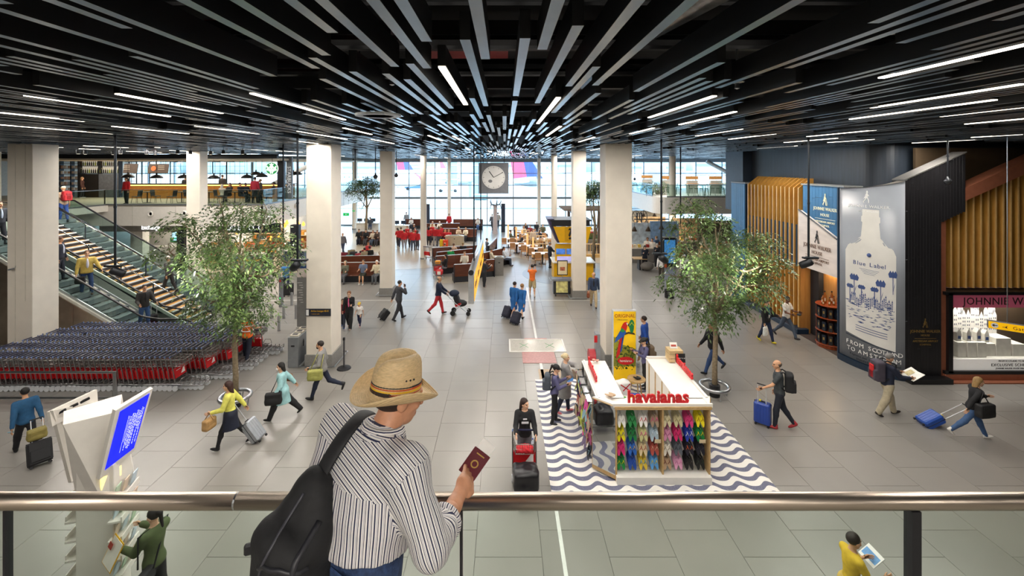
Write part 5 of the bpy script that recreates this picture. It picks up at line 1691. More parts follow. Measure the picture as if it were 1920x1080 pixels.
# ---- luggage
def suitcase(loc, rz, label, col, w=.38, d=.23, h=.55, tilt=0, handle=.42, soft=False, tagc=None, ribs=True, group=None, metal=0):
 t = thing('suitcase', label, 'suitcase', loc, rz, group)
 m = M(col, .3 if not soft else .7, metal, .08, 8)
 Tm = rotm(tilt).to_4x4()
 b = MB().box((0, 0, .06 + h / 2), (w, d, h), r=.035)
 b.xf(Tm).build('shell', m, t)
 if ribs:
  for x in (-.3, -.1, .1, .3):
   MB().box((x * w, 0, .06 + h / 2), (.02, d + .012, h - .09), r=.005).xf(Tm).build('rib', m, t)
 else:
  MB().box((0, -d / 2 - .012, .06 + h * .38), (w * .8, .03, h * .5), r=.012).xf(Tm).build('pocket', m, t)
 MB().box((0, 0, .06 + h / 2), (w + .006, .02, h + .006), r=.004).xf(Tm).build('zip_band', M('20222a', .5), t)
 for x in (-1, 1):
  for y in (-1, 1):
   MB().tube([(x * (w / 2 - .05), y * (d / 2 - .04) - .015, .03), (x * (w / 2 - .05), y * (d / 2 - .04) + .015, .03)], .03, 8).xf(Tm).build('wheel', RUBBER, t)
 if handle:
  z = .06 + h
  MB().tube([(-.1, d / 2 - .04, z - .02), (-.1, d / 2 - .04, z + handle)], .011, 5).tube([(.1, d / 2 - .04, z - .02), (.1, d / 2 - .04, z + handle)], .011, 5).xf(Tm).build('pull_rod', M('d4d6d8', .35, .3), t)
  MB().box((0, d / 2 - .04, z + handle), (.24, .03, .03), r=.01).xf(Tm).build('pull_grip', BLACK, t)
 MB().box((0, 0, .06 + h + .02), (.13, .03, .02), r=.008).xf(Tm).build('carry_handle', BLACK, t)
 if tagc:
  MB().box((.06, 0, .06 + h + .03), (.05, .06, .03)).xf(Tm).build('name_tag', M(tagc, .5), t)
 return t
def pack_sd(w, d, h, res=.018):
 s = SD().box((0, 0, h * .5), (w / 2 - .06, d / 2 - .05, h / 2 - .07), .05, .02).ell((0, 0, h * .84), (w * .42, d * .45, h * .16), .05).box((0, -d / 2 - .01, h * .33), (w * .33, .02, h * .2), .03, .03)
 return s.mesh(res)
def backpack(loc, rz, label, col, w=.3, d=.2, h=.46, col2=None, extra=None):
 t = thing('backpack', label, 'backpack', loc, rz)
 V, Fq = pack_sd(w, d, h)
 obj('sack', np_mesh('sack', V, Fq, M(col, .75, 0, .15, 10)), t)
 for q in (-1, 1):
  MB().tube([(q * w * .3, d * .42, h * .95), (q * w * .32, d * .7, h * 1.02), (q * w * .36, d * 1.6, h * .86), (q * w * .4, d * 1.5, h * .45), (q * w * .4, d * .5, h * .12)], .018, 6).build('strap', M('1b1b1e', .7), t, smooth=True)
 if col2:
  MB().box((-.0, -d / 2 - .045, h * .48), (w * .55, .03, h * .62), r=.02).box((-w * .5, 0, h * .42), (.03, d * .7, h * .5), r=.012).build('panel', M(col2, .6), t)
 MB().tube([(-.04, d * .4, h), (0, d * .4, h + .03), (.04, d * .4, h)], .008, 5).build('grab_loop', BLACK, t)
 return t
def tote(loc, rz, label, col, w=.34, d=.14, h=.28, strap=None, kind='shoulder_bag', col2='1b1b1e'):
 """strap: list of world points the strap runs through."""
 t = thing(kind, label, 'bag', loc, rz)
 s = SD().box((0, 0, h * .5), (w / 2 - .04, d / 2 - .035, h / 2 - .04), .035, .02).ell((0, 0, h * .3), (w * .52, d * .62, h * .3), .05)
 V, Fq = s.mesh(.016)
 obj('sack', np_mesh('sack', V, Fq, M(col, .7, 0, .15, 10)), t)
 MB().box((0, -d / 2 - .004, h * .62), (w * .75, .012, h * .5), r=.005).build('flap', M(col, .65, 0, .15, 10), t)
 if strap:
  inv = Matrix.Rotation(-R(rz), 4, 'Z') @ Matrix.Translation(-Vector(loc))
  MB().tube([inv @ Vector(p) for p in strap], .013, 6).build('strap', M(col2, .6), t, smooth=True)
 return t
# ================================================================ NEAR OBJECTS
# ---- railing
rl = thing('railing', 'brushed steel handrail on glass in front of the gallery', 'railing', (0, 2.1, NZ))
for k, (a, b_) in enumerate(((-5.5, -1.245), (-1.235, 5.5))):
 MB().tube([(a, 0, 1.045), (b_, 0, 1.045)], .0365, 24).build('handrail', M('b8ab9c', .33, 1.0, .04, 30, 0, 0, 0, .5, (.4, 30, 30)), rl, smooth=True)
MB().tube([(-1.26, 0, 1.045), (-1.22, 0, 1.045)], .035, 16).build('joint_sleeve', STEEL, rl)
for k, (x, w) in enumerate(((-.2, .012), (1.89, .042), (-2.3, .012), (4.0, .042))):
 MB().box((x, .0, .5), (w, .03 + w * .4, 1.02)).build('post', BLACK, rl)
for a, b_ in ((-5.5, -2.31), (-2.29, -.21), (-.19, 1.86), (1.915, 3.97), (4.03, 5.5)):
 MB().box(((a + b_) / 2, 0, .5), (b_ - a, .012, 1.0)).build('pane', glass('f4faf7', .025), rl)
# ---- hanging poles
POLE = M('2b2e33', .35, .6)
for k, (px, ty, by, head, lb) in enumerate(((216, 255, 497, 's', 'black pole with spotlight hanging before the escalators'), (558, 255, 486, 's', 'black pole with spotlight hanging left of the wide column'), (531, 271, 446, 'n', 'thin black pole hanging behind the tree beside the wide column'),
 (666, 281, 335, 'n', 'black pole ending in the round-topped tree crown'), (704, 278, 330, 'b', 'black pole with dark ball camera beside the round-topped tree'), (743, 284, 328, 'b', 'black pole with dark ball camera right of the slim column'),
 (1240, 261, 474, 's', 'black pole with spotlight hanging before the restaurant right of the column'), (1276, 276, 420, 'n', 'black pole passing behind the right tree crown'), (1190, 292, 335, 'b', 'thin black pole with ball camera at the edge of the wide right column'),
 (1516, 259, 482, 's', 'black pole with spotlight hanging before the marble sign'), (1777, 265, 338, 'b', 'thin pole with silver ball camera before the black boarded wall'))):
 d = F * .74 / (CY - ty)
 x, y, z = P(px, by, d)
 t = thing('hanging_pole', lb, 'pole', (x, y, z))
 MB().tube([(0, 0, 0), (0, 0, 8.6 - z)], .028 if head != 'b' else .022, 8).build('pole', POLE, t)
 MB().cyl((0, 0, (8.6 - z) * .35), .035, .05, 8).build('joint_sleeve', POLE, t)
 if head == 'b':
  MB().lathe([(0, -.14), (.06, -.12), (.1, -.05), (.11, 0), (.05, .05), (.02, .12), (0, .12)], 12).build('ball_camera', M('4a4d52', .25, .6), t, smooth=True)
 if head == 's':
  q = {216: 1, 558: -1, 1240: 1, 1516: -1}[px]
  MB().box((-.05 * q, 0, -.02), (.42, .12, .05), r=.015).build('bracket', POLE, t)
  b = MB().lathe([(0, -.17), (.09, -.17), (.1, -.1), (.1, .1), (.07, .15), (0, .15)], 14)
  b.xf(Matrix.Translation((.05 * q, 0, -.17)) @ rotm(60, 0, -q * 50).to_4x4()).build('spot_head', M('26282c', .4, .5), t, smooth=True)
  tgt = (-7.9, 13.1, 4.0) if px < 900 else (6.5, 13.9, 3.7)
  lp = Vector((x + .05 * q, y, z - .2))
  lp += (Vector(tgt) - lp).normalized() * .25
  spot('tree_spot', lp, tgt, SPOT_W * (1 if px in (216, 1516) else .55), 62 if px in (216, 1516) else 44)
# ---- trees
LEAF = [M('50693a', .28, 0, .35, 1.5, 0, 0, 0, .6), M('748c52', .28, 0, .3, 1.5, 0, 0, 0, .6)]
BARK = M('8a7a62', .8, 0, .3, 14, bump=.6)
def tree(name, label, base, trunk, clusters, n, leaf=.125, r0=.085, seed=1, shrink=1.0):
 """trunk: list of local points up to the fork; clusters: (x, y, z, rx, rz) leaf clouds in local metres."""
 r = random.Random(seed)
 t = thing(name, label, 'tree', base)
 m = len(trunk)
 MB().tube(trunk, [r0 * (1 - .45 * i / (m - 1)) for i in range(m)], 9).build('trunk', BARK, t, smooth=True)
 top = Vector(trunk[-1])
 for i, (cx, cy, cz, rx, rz_) in enumerate(clusters):
  c_ = Vector((cx, cy, cz))
  s0 = Vector(trunk[max(1, m - 1 - (i % 3))])
  mid = s0.lerp(c_, .5) + Vector((r.uniform(-.1, .1), r.uniform(-.1, .1), -.12 * (c_ - s0).length))
  b = MB().tube([s0, mid, c_, c_ + Vector((r.uniform(-.2, .2), r.uniform(-.2, .2), rz_ * .7))], [r0 * .5, r0 * .36, r0 * .22, r0 * .08], 6)
  for q in range(5):
   a = r.uniform(0, 6.28)
   b.tube([mid.lerp(c_, r.uniform(.3, 1)), c_ + Vector((math.cos(a) * rx * .8, math.sin(a) * rx * .8, r.uniform(-.5, .7) * rz_))], [r0 * .16, r0 * .05], 4)
  b.build('branch', BARK, t, smooth=True)
 V, Fq, mi = [], [], []
 vol = [c[3] * c[3] * c[4] for c in clusters]
 for c_, w in zip(clusters, vol):
  for s in range(int(n * w / sum(vol) / 9)):
   while True:
    p = Vector((r.uniform(-1, 1), r.uniform(-1, 1), r.uniform(-1, 1)))
    if .15 < p.length < 1:
     break
   tip = Vector((c_[0] + p.x * c_[3], c_[1] + p.y * c_[3], c_[2] + p.z * c_[4]))
   out = Vector((p.x, p.y, r.uniform(-.7, .25))).normalized()
   side = out.cross(Vector((0, 0, 1)))
   side = side.normalized() if side.length > .01 else Vector((1, 0, 0))
   g = r.random() < .35
   for q in range(9):          # pinnate spray: leaflets in pairs along a drooping stalk
    u = q // 2
    sd = -1 if q % 2 else 1
    o = tip + out * (u * leaf * .62) + Vector((0, 0, -.012 * u * u * leaf * 10))
    dr = (out * .6 + side * sd * (0 if q == 8 else 1) + Vector((r.uniform(-.3, .3), r.uniform(-.3, .3), r.uniform(-.5, .1)))).normalized()
    wv = dr.cross(Vector((r.uniform(-.5, .5), r.uniform(-.5, .5), 1))).normalized() * leaf * .2
    L = dr * leaf * r.uniform(.8, 1.2)
    k = len(V)
    V += [tuple(o), tuple(o + L * .5 + wv), tuple(o + L + Vector((0, 0, -leaf * .15))), tuple(o + L * .5 - wv)]
    Fq.append((k, k + 1, k + 2, k + 3))
    mi.append(1 if g else 0)
 stuff(obj('foliage', np_mesh('foliage', np.array(V), np.array(Fq), LEAF, mi), t))
 return t
def ring(t):
 b = MB()
 b.tube([(.4 * math.cos(a * .314), .4 * math.sin(a * .314), .3) for a in range(20)], .055, 10, True)
 b.build('guard_ring', STEEL, t, smooth=True)
 b = MB()
 for a in range(4):
  b.tube([(.4 * math.cos(a * 1.57), .4 * math.sin(a * 1.57), .28), (.36 * math.cos(a * 1.57), .36 * math.sin(a * 1.57), 0)], .02, 5)
 b.build('ring_feet', STEEL, t)
 MB().lathe([(0, 0), (.15, 0), (.15, .34), (.11, .36), (0, .36)], 14).build('collar', BLACK, t, smooth=False)
bx = G(441, 762)
s = 13.1 / F
def cl(base, d, items):
 out = []
 for px, py, r_, dy, *q in items:
  x, y, z = P(px, py, d + dy)
  out.append((x - base[0], y - base[1], z, r_ * .9 * d / F, (q[0] if q else r_ * .6) * d / F))
 return out
tl_ = tree('tree', 'tall leafy indoor tree lit by spotlights right of the trolleys', bx, [(0, 0, 0), (.02, 0, .9), (-.02, 0, 1.8), (.05, 0, 2.6), (.0, .05, 3.2), (.1, 0, 3.8)],
 cl(bx, 13.1, [(345, 420, 42, 0, 22), (318, 472, 34, .3, 22), (372, 480, 40, -.4), (455, 400, 46, .2, 24), (500, 392, 34, -.3, 20), (410, 455, 44, .5), (455, 470, 48, -.5), (520, 450, 44, .2, 26), (490, 500, 42, .5), (540, 492, 30, -.2, 18),
 (400, 520, 46, -.3), (450, 535, 52, .2), (395, 570, 44, .3, 28), (470, 570, 48, -.4, 32), (440, 590, 40, .4, 24), (425, 430, 34, -.2), (520, 475, 30, .6), (415, 385, 26, .3, 14)]), 11000, seed=5)
ring(tl_)
br = G(1340, 742)
tr_ = tree('tree', 'tall leafy indoor tree in a steel ring right of the sandal kiosk', br, [(0, 0, 0), (0, 0, .9), (.03, 0, 1.8), (-.02, 0, 2.5), (.08, .05, 3.2), (.05, 0, 3.9)],
 cl(br, 13.9, [(1300, 385, 40, .2, 20), (1340, 410, 36, -.2, 18), (1275, 420, 26, .3, 14), (1290, 470, 34, -.4, 22), (1350, 450, 40, .4), (1420, 450, 44, .2, 24), (1450, 490, 32, -.2, 20), (1330, 500, 46, -.3), (1400, 505, 44, .5), (1260, 520, 26, .2, 22), (1290, 545, 28, -.3, 20),
 (1340, 545, 46, .3), (1410, 545, 38, -.4, 20), (1330, 585, 40, .2, 20), (1365, 575, 36, -.2, 18), (1430, 530, 30, .4, 16), (1305, 440, 26, .6), (1375, 480, 34, -.5)]), 10500, seed=9)
ring(tr_)
bf = P(686, 430, 43)
bf = (bf[0], 43, 0)
tree('tree', 'dense round-topped tree at the window left of the slim column', bf, [(0, 0, 0), (.02, 0, 1.5), (.1, 0, 2.9), (.05, 0, 3.9), (0, 0, 4.6)], cl(bf, 43, [(690, 338, 17, 0, 10), (668, 344, 14, .3, 10), (706, 350, 14, -.3, 12), (660, 358, 12, 0, 9), (690, 356, 14, .4, 9), (674, 372, 6, 0, 5), (681, 388, 5, 0, 4)]), 5200, leaf=.17, r0=.13, seed=3)
bf = (P(1113, 440, 31)[0], 31.0, 0)
tree('tree', 'dense round-topped tree between the two right columns', bf, [(0, 0, 0), (0, 0, 1.5), (.1, 0, 2.9), (0, 0, 4.2)], cl(bf, 31, [(1113, 346, 18, 0, 12), (1104, 360, 16, .3, 10), (1124, 358, 14, -.3, 10)]), 3600, leaf=.15, r0=.12, seed=4)
for k, (px, py) in enumerate(((1218, 362), (1236, 358), (1205, 372))):
 bf = (P(px, py, 39.5 + k)[0], 39.5 + k + (4 if k == 2 else 0), NZ)
 t = tree('bush', 'leafy green bush on the upper right gallery, %s' % ('middle of three', 'tallest, beside the bench', 'leftmost of three')[k], bf, [(0, 0, 0), (0, 0, .3), (0, 0, .6)], [(0, 0, .8, .7, .5), (.5, 0, .6, .5, .4)], 700, leaf=.14, r0=.04, seed=k)
 MB().lathe([(0, 0), (.3, 0), (.36, .4), (0, .4)], 12).build('planter', M('7d7a72', .6), t)
# ---- potted snake plant
pp = thing('potted_plant', 'spiky green plant in a tall black round pot', 'plant', G(1255, 558))
MB().lathe([(0, 0), (.24, 0), (.25, .42), (.22, .42), (.21, .38), (0, .38)], 18).build('pot', BLACK, pp, smooth=False)
MB().box((0, -.245, .3), (.16, .01, .03)).build('pot_label', M('c8c8c8', .4), pp)
for q in range(22):
 a, rr, h = rnd.uniform(0, 6.28), rnd.uniform(.02, .15), rnd.uniform(.35, .75)
 x, y = rr * math.cos(a), rr * math.sin(a)
 o = rnd.uniform(1.1, 1.8)
 MB().tube([(x, y, .38), (x * o, y * o, .38 + h * .6), (x * o * 1.2, y * o * 1.2, .38 + h)], [.022, .026, .003], 4).build('leaf', M(('7d9a3e', '54722e')[q % 2], .4), pp)
# ---- nested luggage trolleys
RB_ = M('12143a', .4)
b = MB()
for q in (-1, 1):
 b.tube([(.52, q * .17, .15), (.1, q * .22, .17), (-.3, q * .26, .22), (-.36, q * .26, .6), (-.46, q * .26, 1.02)], .016, 6)
 b.tube([(.5, q * .12, .15), (-.3, q * .12, .2)], .012, 4)
for x, z, w in ((.52, .15, .17), (.1, .17, .22), (-.3, .22, .26), (-.4, .75, .26)):
 b.tube([(x, -w, z), (x, w, z)], .014, 6)
b.tube([(.52, -.17, .15), (.56, -.1, .3), (.56, .1, .3), (.52, .17, .15)], .012, 5)
CF = mesh('frame', b.v, b.f, M('8f8d8c', .3, .8))
b = MB()
for z in (.74, .84, .95):
 b.tube([(-.41, -.25, z), (-.1, -.2, z), (-.1, .2, z), (-.41, .25, z)], .006 if z < .9 else .011, 4)
for q in range(9):
 y = -.2 + q * .05
 b.tube([(-.1, y, .95), (-.1, y, .74), (-.41, y * 1.2, .74)], .005, 3)
for q in range(5):
 for s_ in (-1, 1):
  b.tube([(-.12 - q * .07, s_ * (.205 + q * .01), .95), (-.12 - q * .07, s_ * (.205 + q * .01), .74)], .005, 3)
CB = mesh('basket', b.v, b.f, M('7d7875', .35, .7))
b = MB().box((-.345, 0, .52), (.022, .47, .3), ry=-12, r=.006)
b.box((-.37, -.24, .5), (.1, .012, .26), ry=-12).box((-.37, .24, .5), (.1, .012, .26), ry=-12)
CP = mesh('red_panel', b.v, b.f, M('c41c22', .4))
b = MB().add([(-.315, .02, .44), (-.315, .2, .44), (-.36, .2, .64)], [(0, 1, 2)])
b.add([(-.318, -.19, .6), (-.318, .0, .6), (-.318, .0, .62), (-.318, -.19, .62)], [(0, 1, 2, 3)])
CPR = mesh('print', b.v, b.f, M('f0ecea', .4))
b = MB().tube([(-.49, -.24, 1.04), (-.49, .24, 1.04)], .022, 8)
CH = mesh('handle', b.v, b.f, RB_)
b = MB().tube([(.03, -.02, -.02), (0, -.02, .01), (0, .02, .01)], .018, 6)
CHE = mesh('handle_end', b.v, b.f, M('5f74a8', .4))
b = MB().tube([(0, -.024, 0), (0, .024, 0)], .085, 10)
CW = mesh('wheel', b.v, b.f, M('dcdee2', .45))
ROWN = ('front', 'second', 'third', 'fourth', 'rear')
def trolley(loc, rz, label, group=None):
 t = thing('luggage_trolley', label, 'trolley', loc, rz, group)
 for n_, me in (('frame', CF), ('basket', CB), ('handle', CH)):
  obj(n_, me, t)
 h_ = t.children[-1] if False else None
 p = obj('red_panel', CP, t)
 obj('print', CPR, p)
 obj('handle_end', CHE, t, (-.49, -.24, 1.04))
 obj('handle_end', CHE, t, (-.49, .24, 1.04))
 for x, y in ((.43, .15), (.43, -.15), (-.3, .26), (-.3, -.26)):
  obj('wheel', CW, t, (x, y, .085))
 return t
ct0 = trolley((-9.9, 14.3, 0), 0, 'red fronted luggage trolley nested in the front row, rightmost of it', 'nested luggage trolleys')
for j, (y, x1, x0) in enumerate(((14.3, -9.9, -16.6), (15.0, -9.4, -16.1), (15.65, -9.1, -16.0), (16.3, -9.1, -15.9), (16.95, -8.85, -15.6))):
 k = 0
 x = x1 - (.16 if j == 0 else 0)
 while x > x0:
  copy_tree(ct0, (x, y + .02 * math.sin(k * .7 + j), 0), rnd.uniform(-1.2, 1.2), 'red fronted luggage trolley nested in the %s row%s' % (ROWN[j], ', rightmost of it' if k == 0 and j else ', number %s from its right end' % NUM[k]))
  x -= .158
  k += 1
for k in range(3):
 copy_tree(ct0, (-18.2 - k * .16, 15.2, 0), 0, 'red fronted luggage trolley left of the cream column, %s' % ('first', 'second', 'third')[k])
# ---- sandal kiosk
KW = M('f1ede6', .35, n=.02)
KE = wood('cbab7c', 'b8945f', .5, (4, 4, 4), .02)
MIR = M('d4d8d8', .03, 1.0, n=.01)
mat_ = thing('floor_mat', 'white floor mat with wavy blue grey bands under the sandal kiosk', 'mat', (3.45, 12.2, 0))
wm = M('6b6c84', .5, n=.0).copy()
tt = wm.node_tree
pb = tt.nodes['Principled BSDF']
tc = [x for x in tt.nodes if x.type == 'TEX_COORD'][0]
sx = tt.nodes.new('ShaderNodeSeparateXYZ')
tt.links.new(tc.outputs['Object'], sx.inputs[0])
def mth(op, a, b=None, c=None):
 n = tt.nodes.new('ShaderNodeMath')
 n.operation = op
 for i, v in enumerate((a, b, c)):
  if v is None:
   continue
  if isinstance(v, (int, float)):
   n.inputs[i].default_value = v
  else:
   tt.links.new(v, n.inputs[i])
 return n.outputs[0]
X, Y = sx.outputs['X'], sx.outputs['Y']
ph = mth('MULTIPLY', X, 2 * math.pi / .62)
wv = mth('ADD', mth('MULTIPLY', mth('SINE', ph), .08), mth('MULTIPLY', mth('SINE', mth('ADD', mth('MULTIPLY', ph, 2.0), 1.57)), .014))
st_ = mth('SINE', mth('MULTIPLY', mth('ADD', Y, wv), 2 * math.pi / .3))
edge = mth('MULTIPLY', mth('GREATER_THAN', st_, .12), 1.0)
vo = tt.nodes.new('ShaderNodeTexVoronoi')
vo.inputs['Scale'].default_value = 26
vo.feature = 'DISTANCE_TO_EDGE'
tt.links.new(tc.outputs['Object'], vo.inputs['Vector'])
jt = mth('MULTIPLY', mth('LESS_THAN', vo.outputs['Distance'], .06), .16)
mx = tt.nodes.new('ShaderNodeMix')
mx.data_type = 'RGBA'
tt.links.new(edge, mx.inputs['Factor'])
mx.inputs['A'].default_value = (*lin('f1ede6'), 1)
mx.inputs['B'].default_value = (*lin('666880'), 1)
m2_ = tt.nodes.new('ShaderNodeMix')
m2_.data_type = 'RGBA'
tt.links.new(jt, m2_.inputs['Factor'])
tt.links.new(mx.outputs['Result'], m2_.inputs['A'])
m2_.inputs['B'].default_value = (*lin('c9c6c6'), 1)
tt.links.new(m2_.outputs['Result'], pb.inputs['Base Color'])
MB().box((0, 0, .008), (4.9, 5.2, .008)).build('mat_sheet', wm, mat_)
ki = thing('kiosk', 'white U-shaped sandal kiosk with red lettering and hanging sandals', 'kiosk', (3.4, 11.2, 0))
def KX(x, y, z):
 return (x - 3.4, y - 11.2, z)
# front pegboard bays
MB().box(KX(3.5, 10.32, .85), (2.06, .04, 1.6)).build('back_panel', KW, ki)
for x in (2.47, 3.5, 4.53):
 MB().box(KX(x, 10.17, .85), (.035, .32, 1.64)).build('upright', KE, ki)
MB().box(KX(3.5, 10.12, .09), (2.08, .42, .16)).build('plinth', KW, ki)
MB().box(KX(3.5, 10.2, 1.66), (2.2, .36, .03)).box(KX(3.5, 10.03, 1.69), (2.2, .04, .08)).build('top', KW, ki)
MB().box(KX(3.5, 10.0, 1.64), (2.14, .03, .06)).build('edge_strip', KE, ki)
for x0, y0, x1, y1, nm in ((2.47, 10.02, 2.02, 10.42, 'left'), (4.53, 10.02, 4.72, 10.42, 'right')):
 c_ = Vector(((x0 + x1) / 2, (y0 + y1) / 2, 0))
 L = math.hypot(x1 - x0, y1 - y0)
 a = math.degrees(math.atan2(y1 - y0, x1 - x0))
 MB().box(KX(c_.x, c_.y, .86), (L, .03, 1.6), rz=a).build('wing_frame', KE, ki)
 n_ = Vector((math.sin(R(a)), -math.cos(R(a)), 0))
 if n_.y > 0:
  n_ = -n_
 MB().box(KX(c_.x + n_.x * .018, c_.y + n_.y * .018, .9), (L - .03, .006, 1.5), rz=a).build('mirror', MIR, ki)
 MB().prism([(x0 - 3.4, y0 - 11.2), (x1 - 3.4, y1 - 11.2), (x0 - 3.4, y1 - 11.2)], -.03, Matrix.Translation((0, 0, 1.66)) @ Matrix(((1, 0, 0, 0), (0, 0, 1, 0), (0, -1, 0, 0), (0, 0, 0, 1)))).build('wing_top', KW, ki)
# arms
MB().box(KX(2.42, 11.35, 1.66), (.64, 2.0, .03)).box(KX(2.16, 11.35, 1.68), (.05, 2.0, .05)).build('top', KW, ki)
MB().box(KX(2.7, 11.35, .83), (.03, 2.0, 1.64)).box(KX(2.42, 12.34, .83), (.6, .03, 1.64)).build('side_panel', KW, ki)
MB().box(KX(4.28, 11.45, 1.66), (.76, 2.2, .03)).box(KX(4.62, 11.45, 1.69), (.06, 2.2, .06)).build('top', KW, ki)
MB().box(KX(3.93, 11.45, .83), (.03, 2.2, 1.64)).box(KX(4.6, 11.45, .83), (.03, 2.2, 1.64)).box(KX(4.28, 12.54, .83), (.7, .03, 1.64)).build('side_panel', KW, ki)
for q in range(4):
 MB().box(KX(3.905, 10.75 + q * .5, .85), (.02, .03, 1.6)).build('batten', KE, ki)
MB().box(KX(4.3, 12.5, 1.7), (.76, .06, .06)).build('edge_strip', KW, ki)
MB().box(KX(2.13, 11.35, .2), (.05, 2.0, .4)).build('plinth', KW, ki)
for y in (10.4, 10.9, 11.4, 11.9, 12.34):
 MB().box(KX(2.25, y, .83), (.32, .03, 1.64)).build('upright', KW, ki)
LR = M('d3262c', .35, 0, .03)
t_ = text('havaianas', .39, LR, ki, KX(3.42, 10.1, 1.83), ext=.02, sx=.94, bold=.012)
text('havaianas', .3, LR, ki, KX(2.24, 11.55, 1.8), (90, 0, -90), ext=.02, sx=.9, bold=.01)
text('havaianas', .3, LR, ki, KX(4.6, 11.6, 1.84), (90, 0, -90), ext=.02, sx=.9, bold=.01)
# sandals: every pair of the front stacks
fb = MB()
def sole(cx, rot):
 o = []
 for i in range(10):
  a = 2 * math.pi * i / 10
  z = .125 * math.sin(a)
  w = .043 + .009 * (1 if z > 0 else -.6)
  x = w * math.cos(a)
  c_, s_ = math.cos(rot), math.sin(rot)
  o.append((cx + x * c_ - z * s_, x * s_ + z * c_))
 return o
for q in (-1, 1):
 fb.prism(sole(q * .047, q * .12), .014)
FLM = mesh('flip_flops', fb.v, fb.f, WHITE)
sb_ = MB()
for q in (-1, 1):
 c_ = q * .047
 sb_.tube([(c_ - .034, 0, .0), (c_ - .006, -.03, .055), (c_, -.004, .075)], .006, 4).tube([(c_ + .034, 0, .0), (c_ + .006, -.03, .055), (c_, -.004, .075)], .006, 4)
FLS = mesh('straps', sb_.v, sb_.f, WHITE)
def flip(loc, rot, col, scol, label, group, s=1.0):
 o = obj('flip_flops', FLM, None, loc, 0, rot)
 o.scale = (s, s, s)
 o.material_slots[0].link = 'OBJECT'
 o.material_slots[0].material = M(col, .5)
 tag(o, label, 'sandals', group)
 c_ = obj('straps', FLS, o)
 c_.material_slots[0].link = 'OBJECT'
 c_.material_slots[0].material = M(scol, .4)
 return o
GRID = [['f2f0ea:f4f2ee:white', '2f8a4a:22402c:green', 'f0ece6:c8302c:spotted white', 'a08a74:d84a8a:taupe', 'd8cda8:b8a878:pale sand', 'c9bd94:a8966a:sand', 'd8407e:c02a68:pink', 'f0de20:c8a010:yellow'],
  ['e8d818:2a3f9a:yellow and blue', '1f7a3e:2a2430:dark green', 'c9c48a:d84a94:olive and pink', 'a9bccb:d9e2e8:pale blue', 'd890b0:c0709a:rose', 'd02a6a:a81e54:magenta', '2238a0:e8e8ee:royal blue', '107a3a:e8d020:green and yellow'],
  ['d8307a:c01e62:hot pink', '2a62b8:c8a85a:blue', 'd8c49a:b85a4a:beige flowered', 'a84a42:d8b49a:rust striped', 'e6e0d4:c8b8a0:ivory', '5a5e66:3a3d44:grey', '1e1c2a:d8602a:black and orange', '1a1a26:2c2c3e:black'],
  ['12803a:e8d41e:green', '2048a0:3a6ac8:bright blue', 'd8b83a:3a9ad0:mixed print', '5a9ad8:e0c83a:sky blue', 'b8987a:8a4a3a:brown flowered', 'e0a0c0:d080a8:light pink', '1c1a1c:3a3230:plain black', '18181a:2c3a2a:black olive']]
CN = ('first', 'second', 'third', 'fourth', 'fifth', 'sixth', 'seventh', 'last')
RN = ('top', 'second', 'third', 'bottom')
hk = MB()
for r_ in range(4):
 for c_ in range(8):
  x = 2.6 + c_ * .247 + (.035 if c_ > 3 else -.0)
  z = 1.38 - r_ * .315
  a, b_, nm = GRID[r_][c_].split(':')
  MB().tube([(x - 3.4, 10.3 - 11.2, z + .06), (x - 3.4, 10.08 - 11.2, z + .065), (x - 3.4, 10.07 - 11.2, z + .085)], .006, 4).build('hook', CHROME, ki)
  for q in range(6):
   flip((x + rnd.uniform(-.006, .006), 10.27 - q * .036, z - .012 - q * .014 + rnd.uniform(-.006, .006)), (R(-14), R(rnd.uniform(-4, 4)), 0), a, b_, '%s flip-flops, %s column, %s row, kiosk front, pair %s' % (nm, CN[c_], RN[r_], NUM[q]), 'flip-flop stacks on the kiosk front')
for c_, r_ in ((3, 1), (7, 1)):
 MB().box(KX(2.6 + c_ * .247 + .05, 10.03, 1.38 - .315 * r_ - .17), (.14, .006, .08)).build('price_card', M('d8c4a0', .5), ki)
# left flank: sandals hanging sideways in five bays
sc_ = ['b8a08a', 'd87a6a', '4a9aa8', '2a3450', 'd84a9a', '8ab0c0', '6a5a7a', 'e0988a', 'c9b090', '3a3a44', 'c8d060', 'a84a7a']
for k in range(5):
 for r_ in range(4):
  for q in range(3):
   cc_ = rnd.choice(sc_)
   y = 10.55 + k * .42 + q * .1
   flip((1.99 + rnd.uniform(-.06, .06), y, 1.28 - r_ * .32 + rnd.uniform(-.03, .03)), (R(rnd.uniform(-20, 20)), R(rnd.uniform(-10, 10)), R(rnd.uniform(60, 120))), cc_, rnd.choice(sc_), 'sandals hanging on the left flank, bay %s from the front, %s row, pair %s' % (NUM[k], RN[r_], NUM[q]), 'sandals on the kiosk flank', 1.15)
for k in range(5):
 MB().box(KX(2.02, 10.72 + k * .42, 1.5), (.2, .34, .01)).build('shelf_rail', CHROME, ki)
 for q in range(6):
  MB().tube([KX(2.22, 10.58 + k * .42 + q * .055, 1.46), KX(1.98, 10.58 + k * .42 + q * .055, 1.44)], .006, 4).build('hook', CHROME, ki)
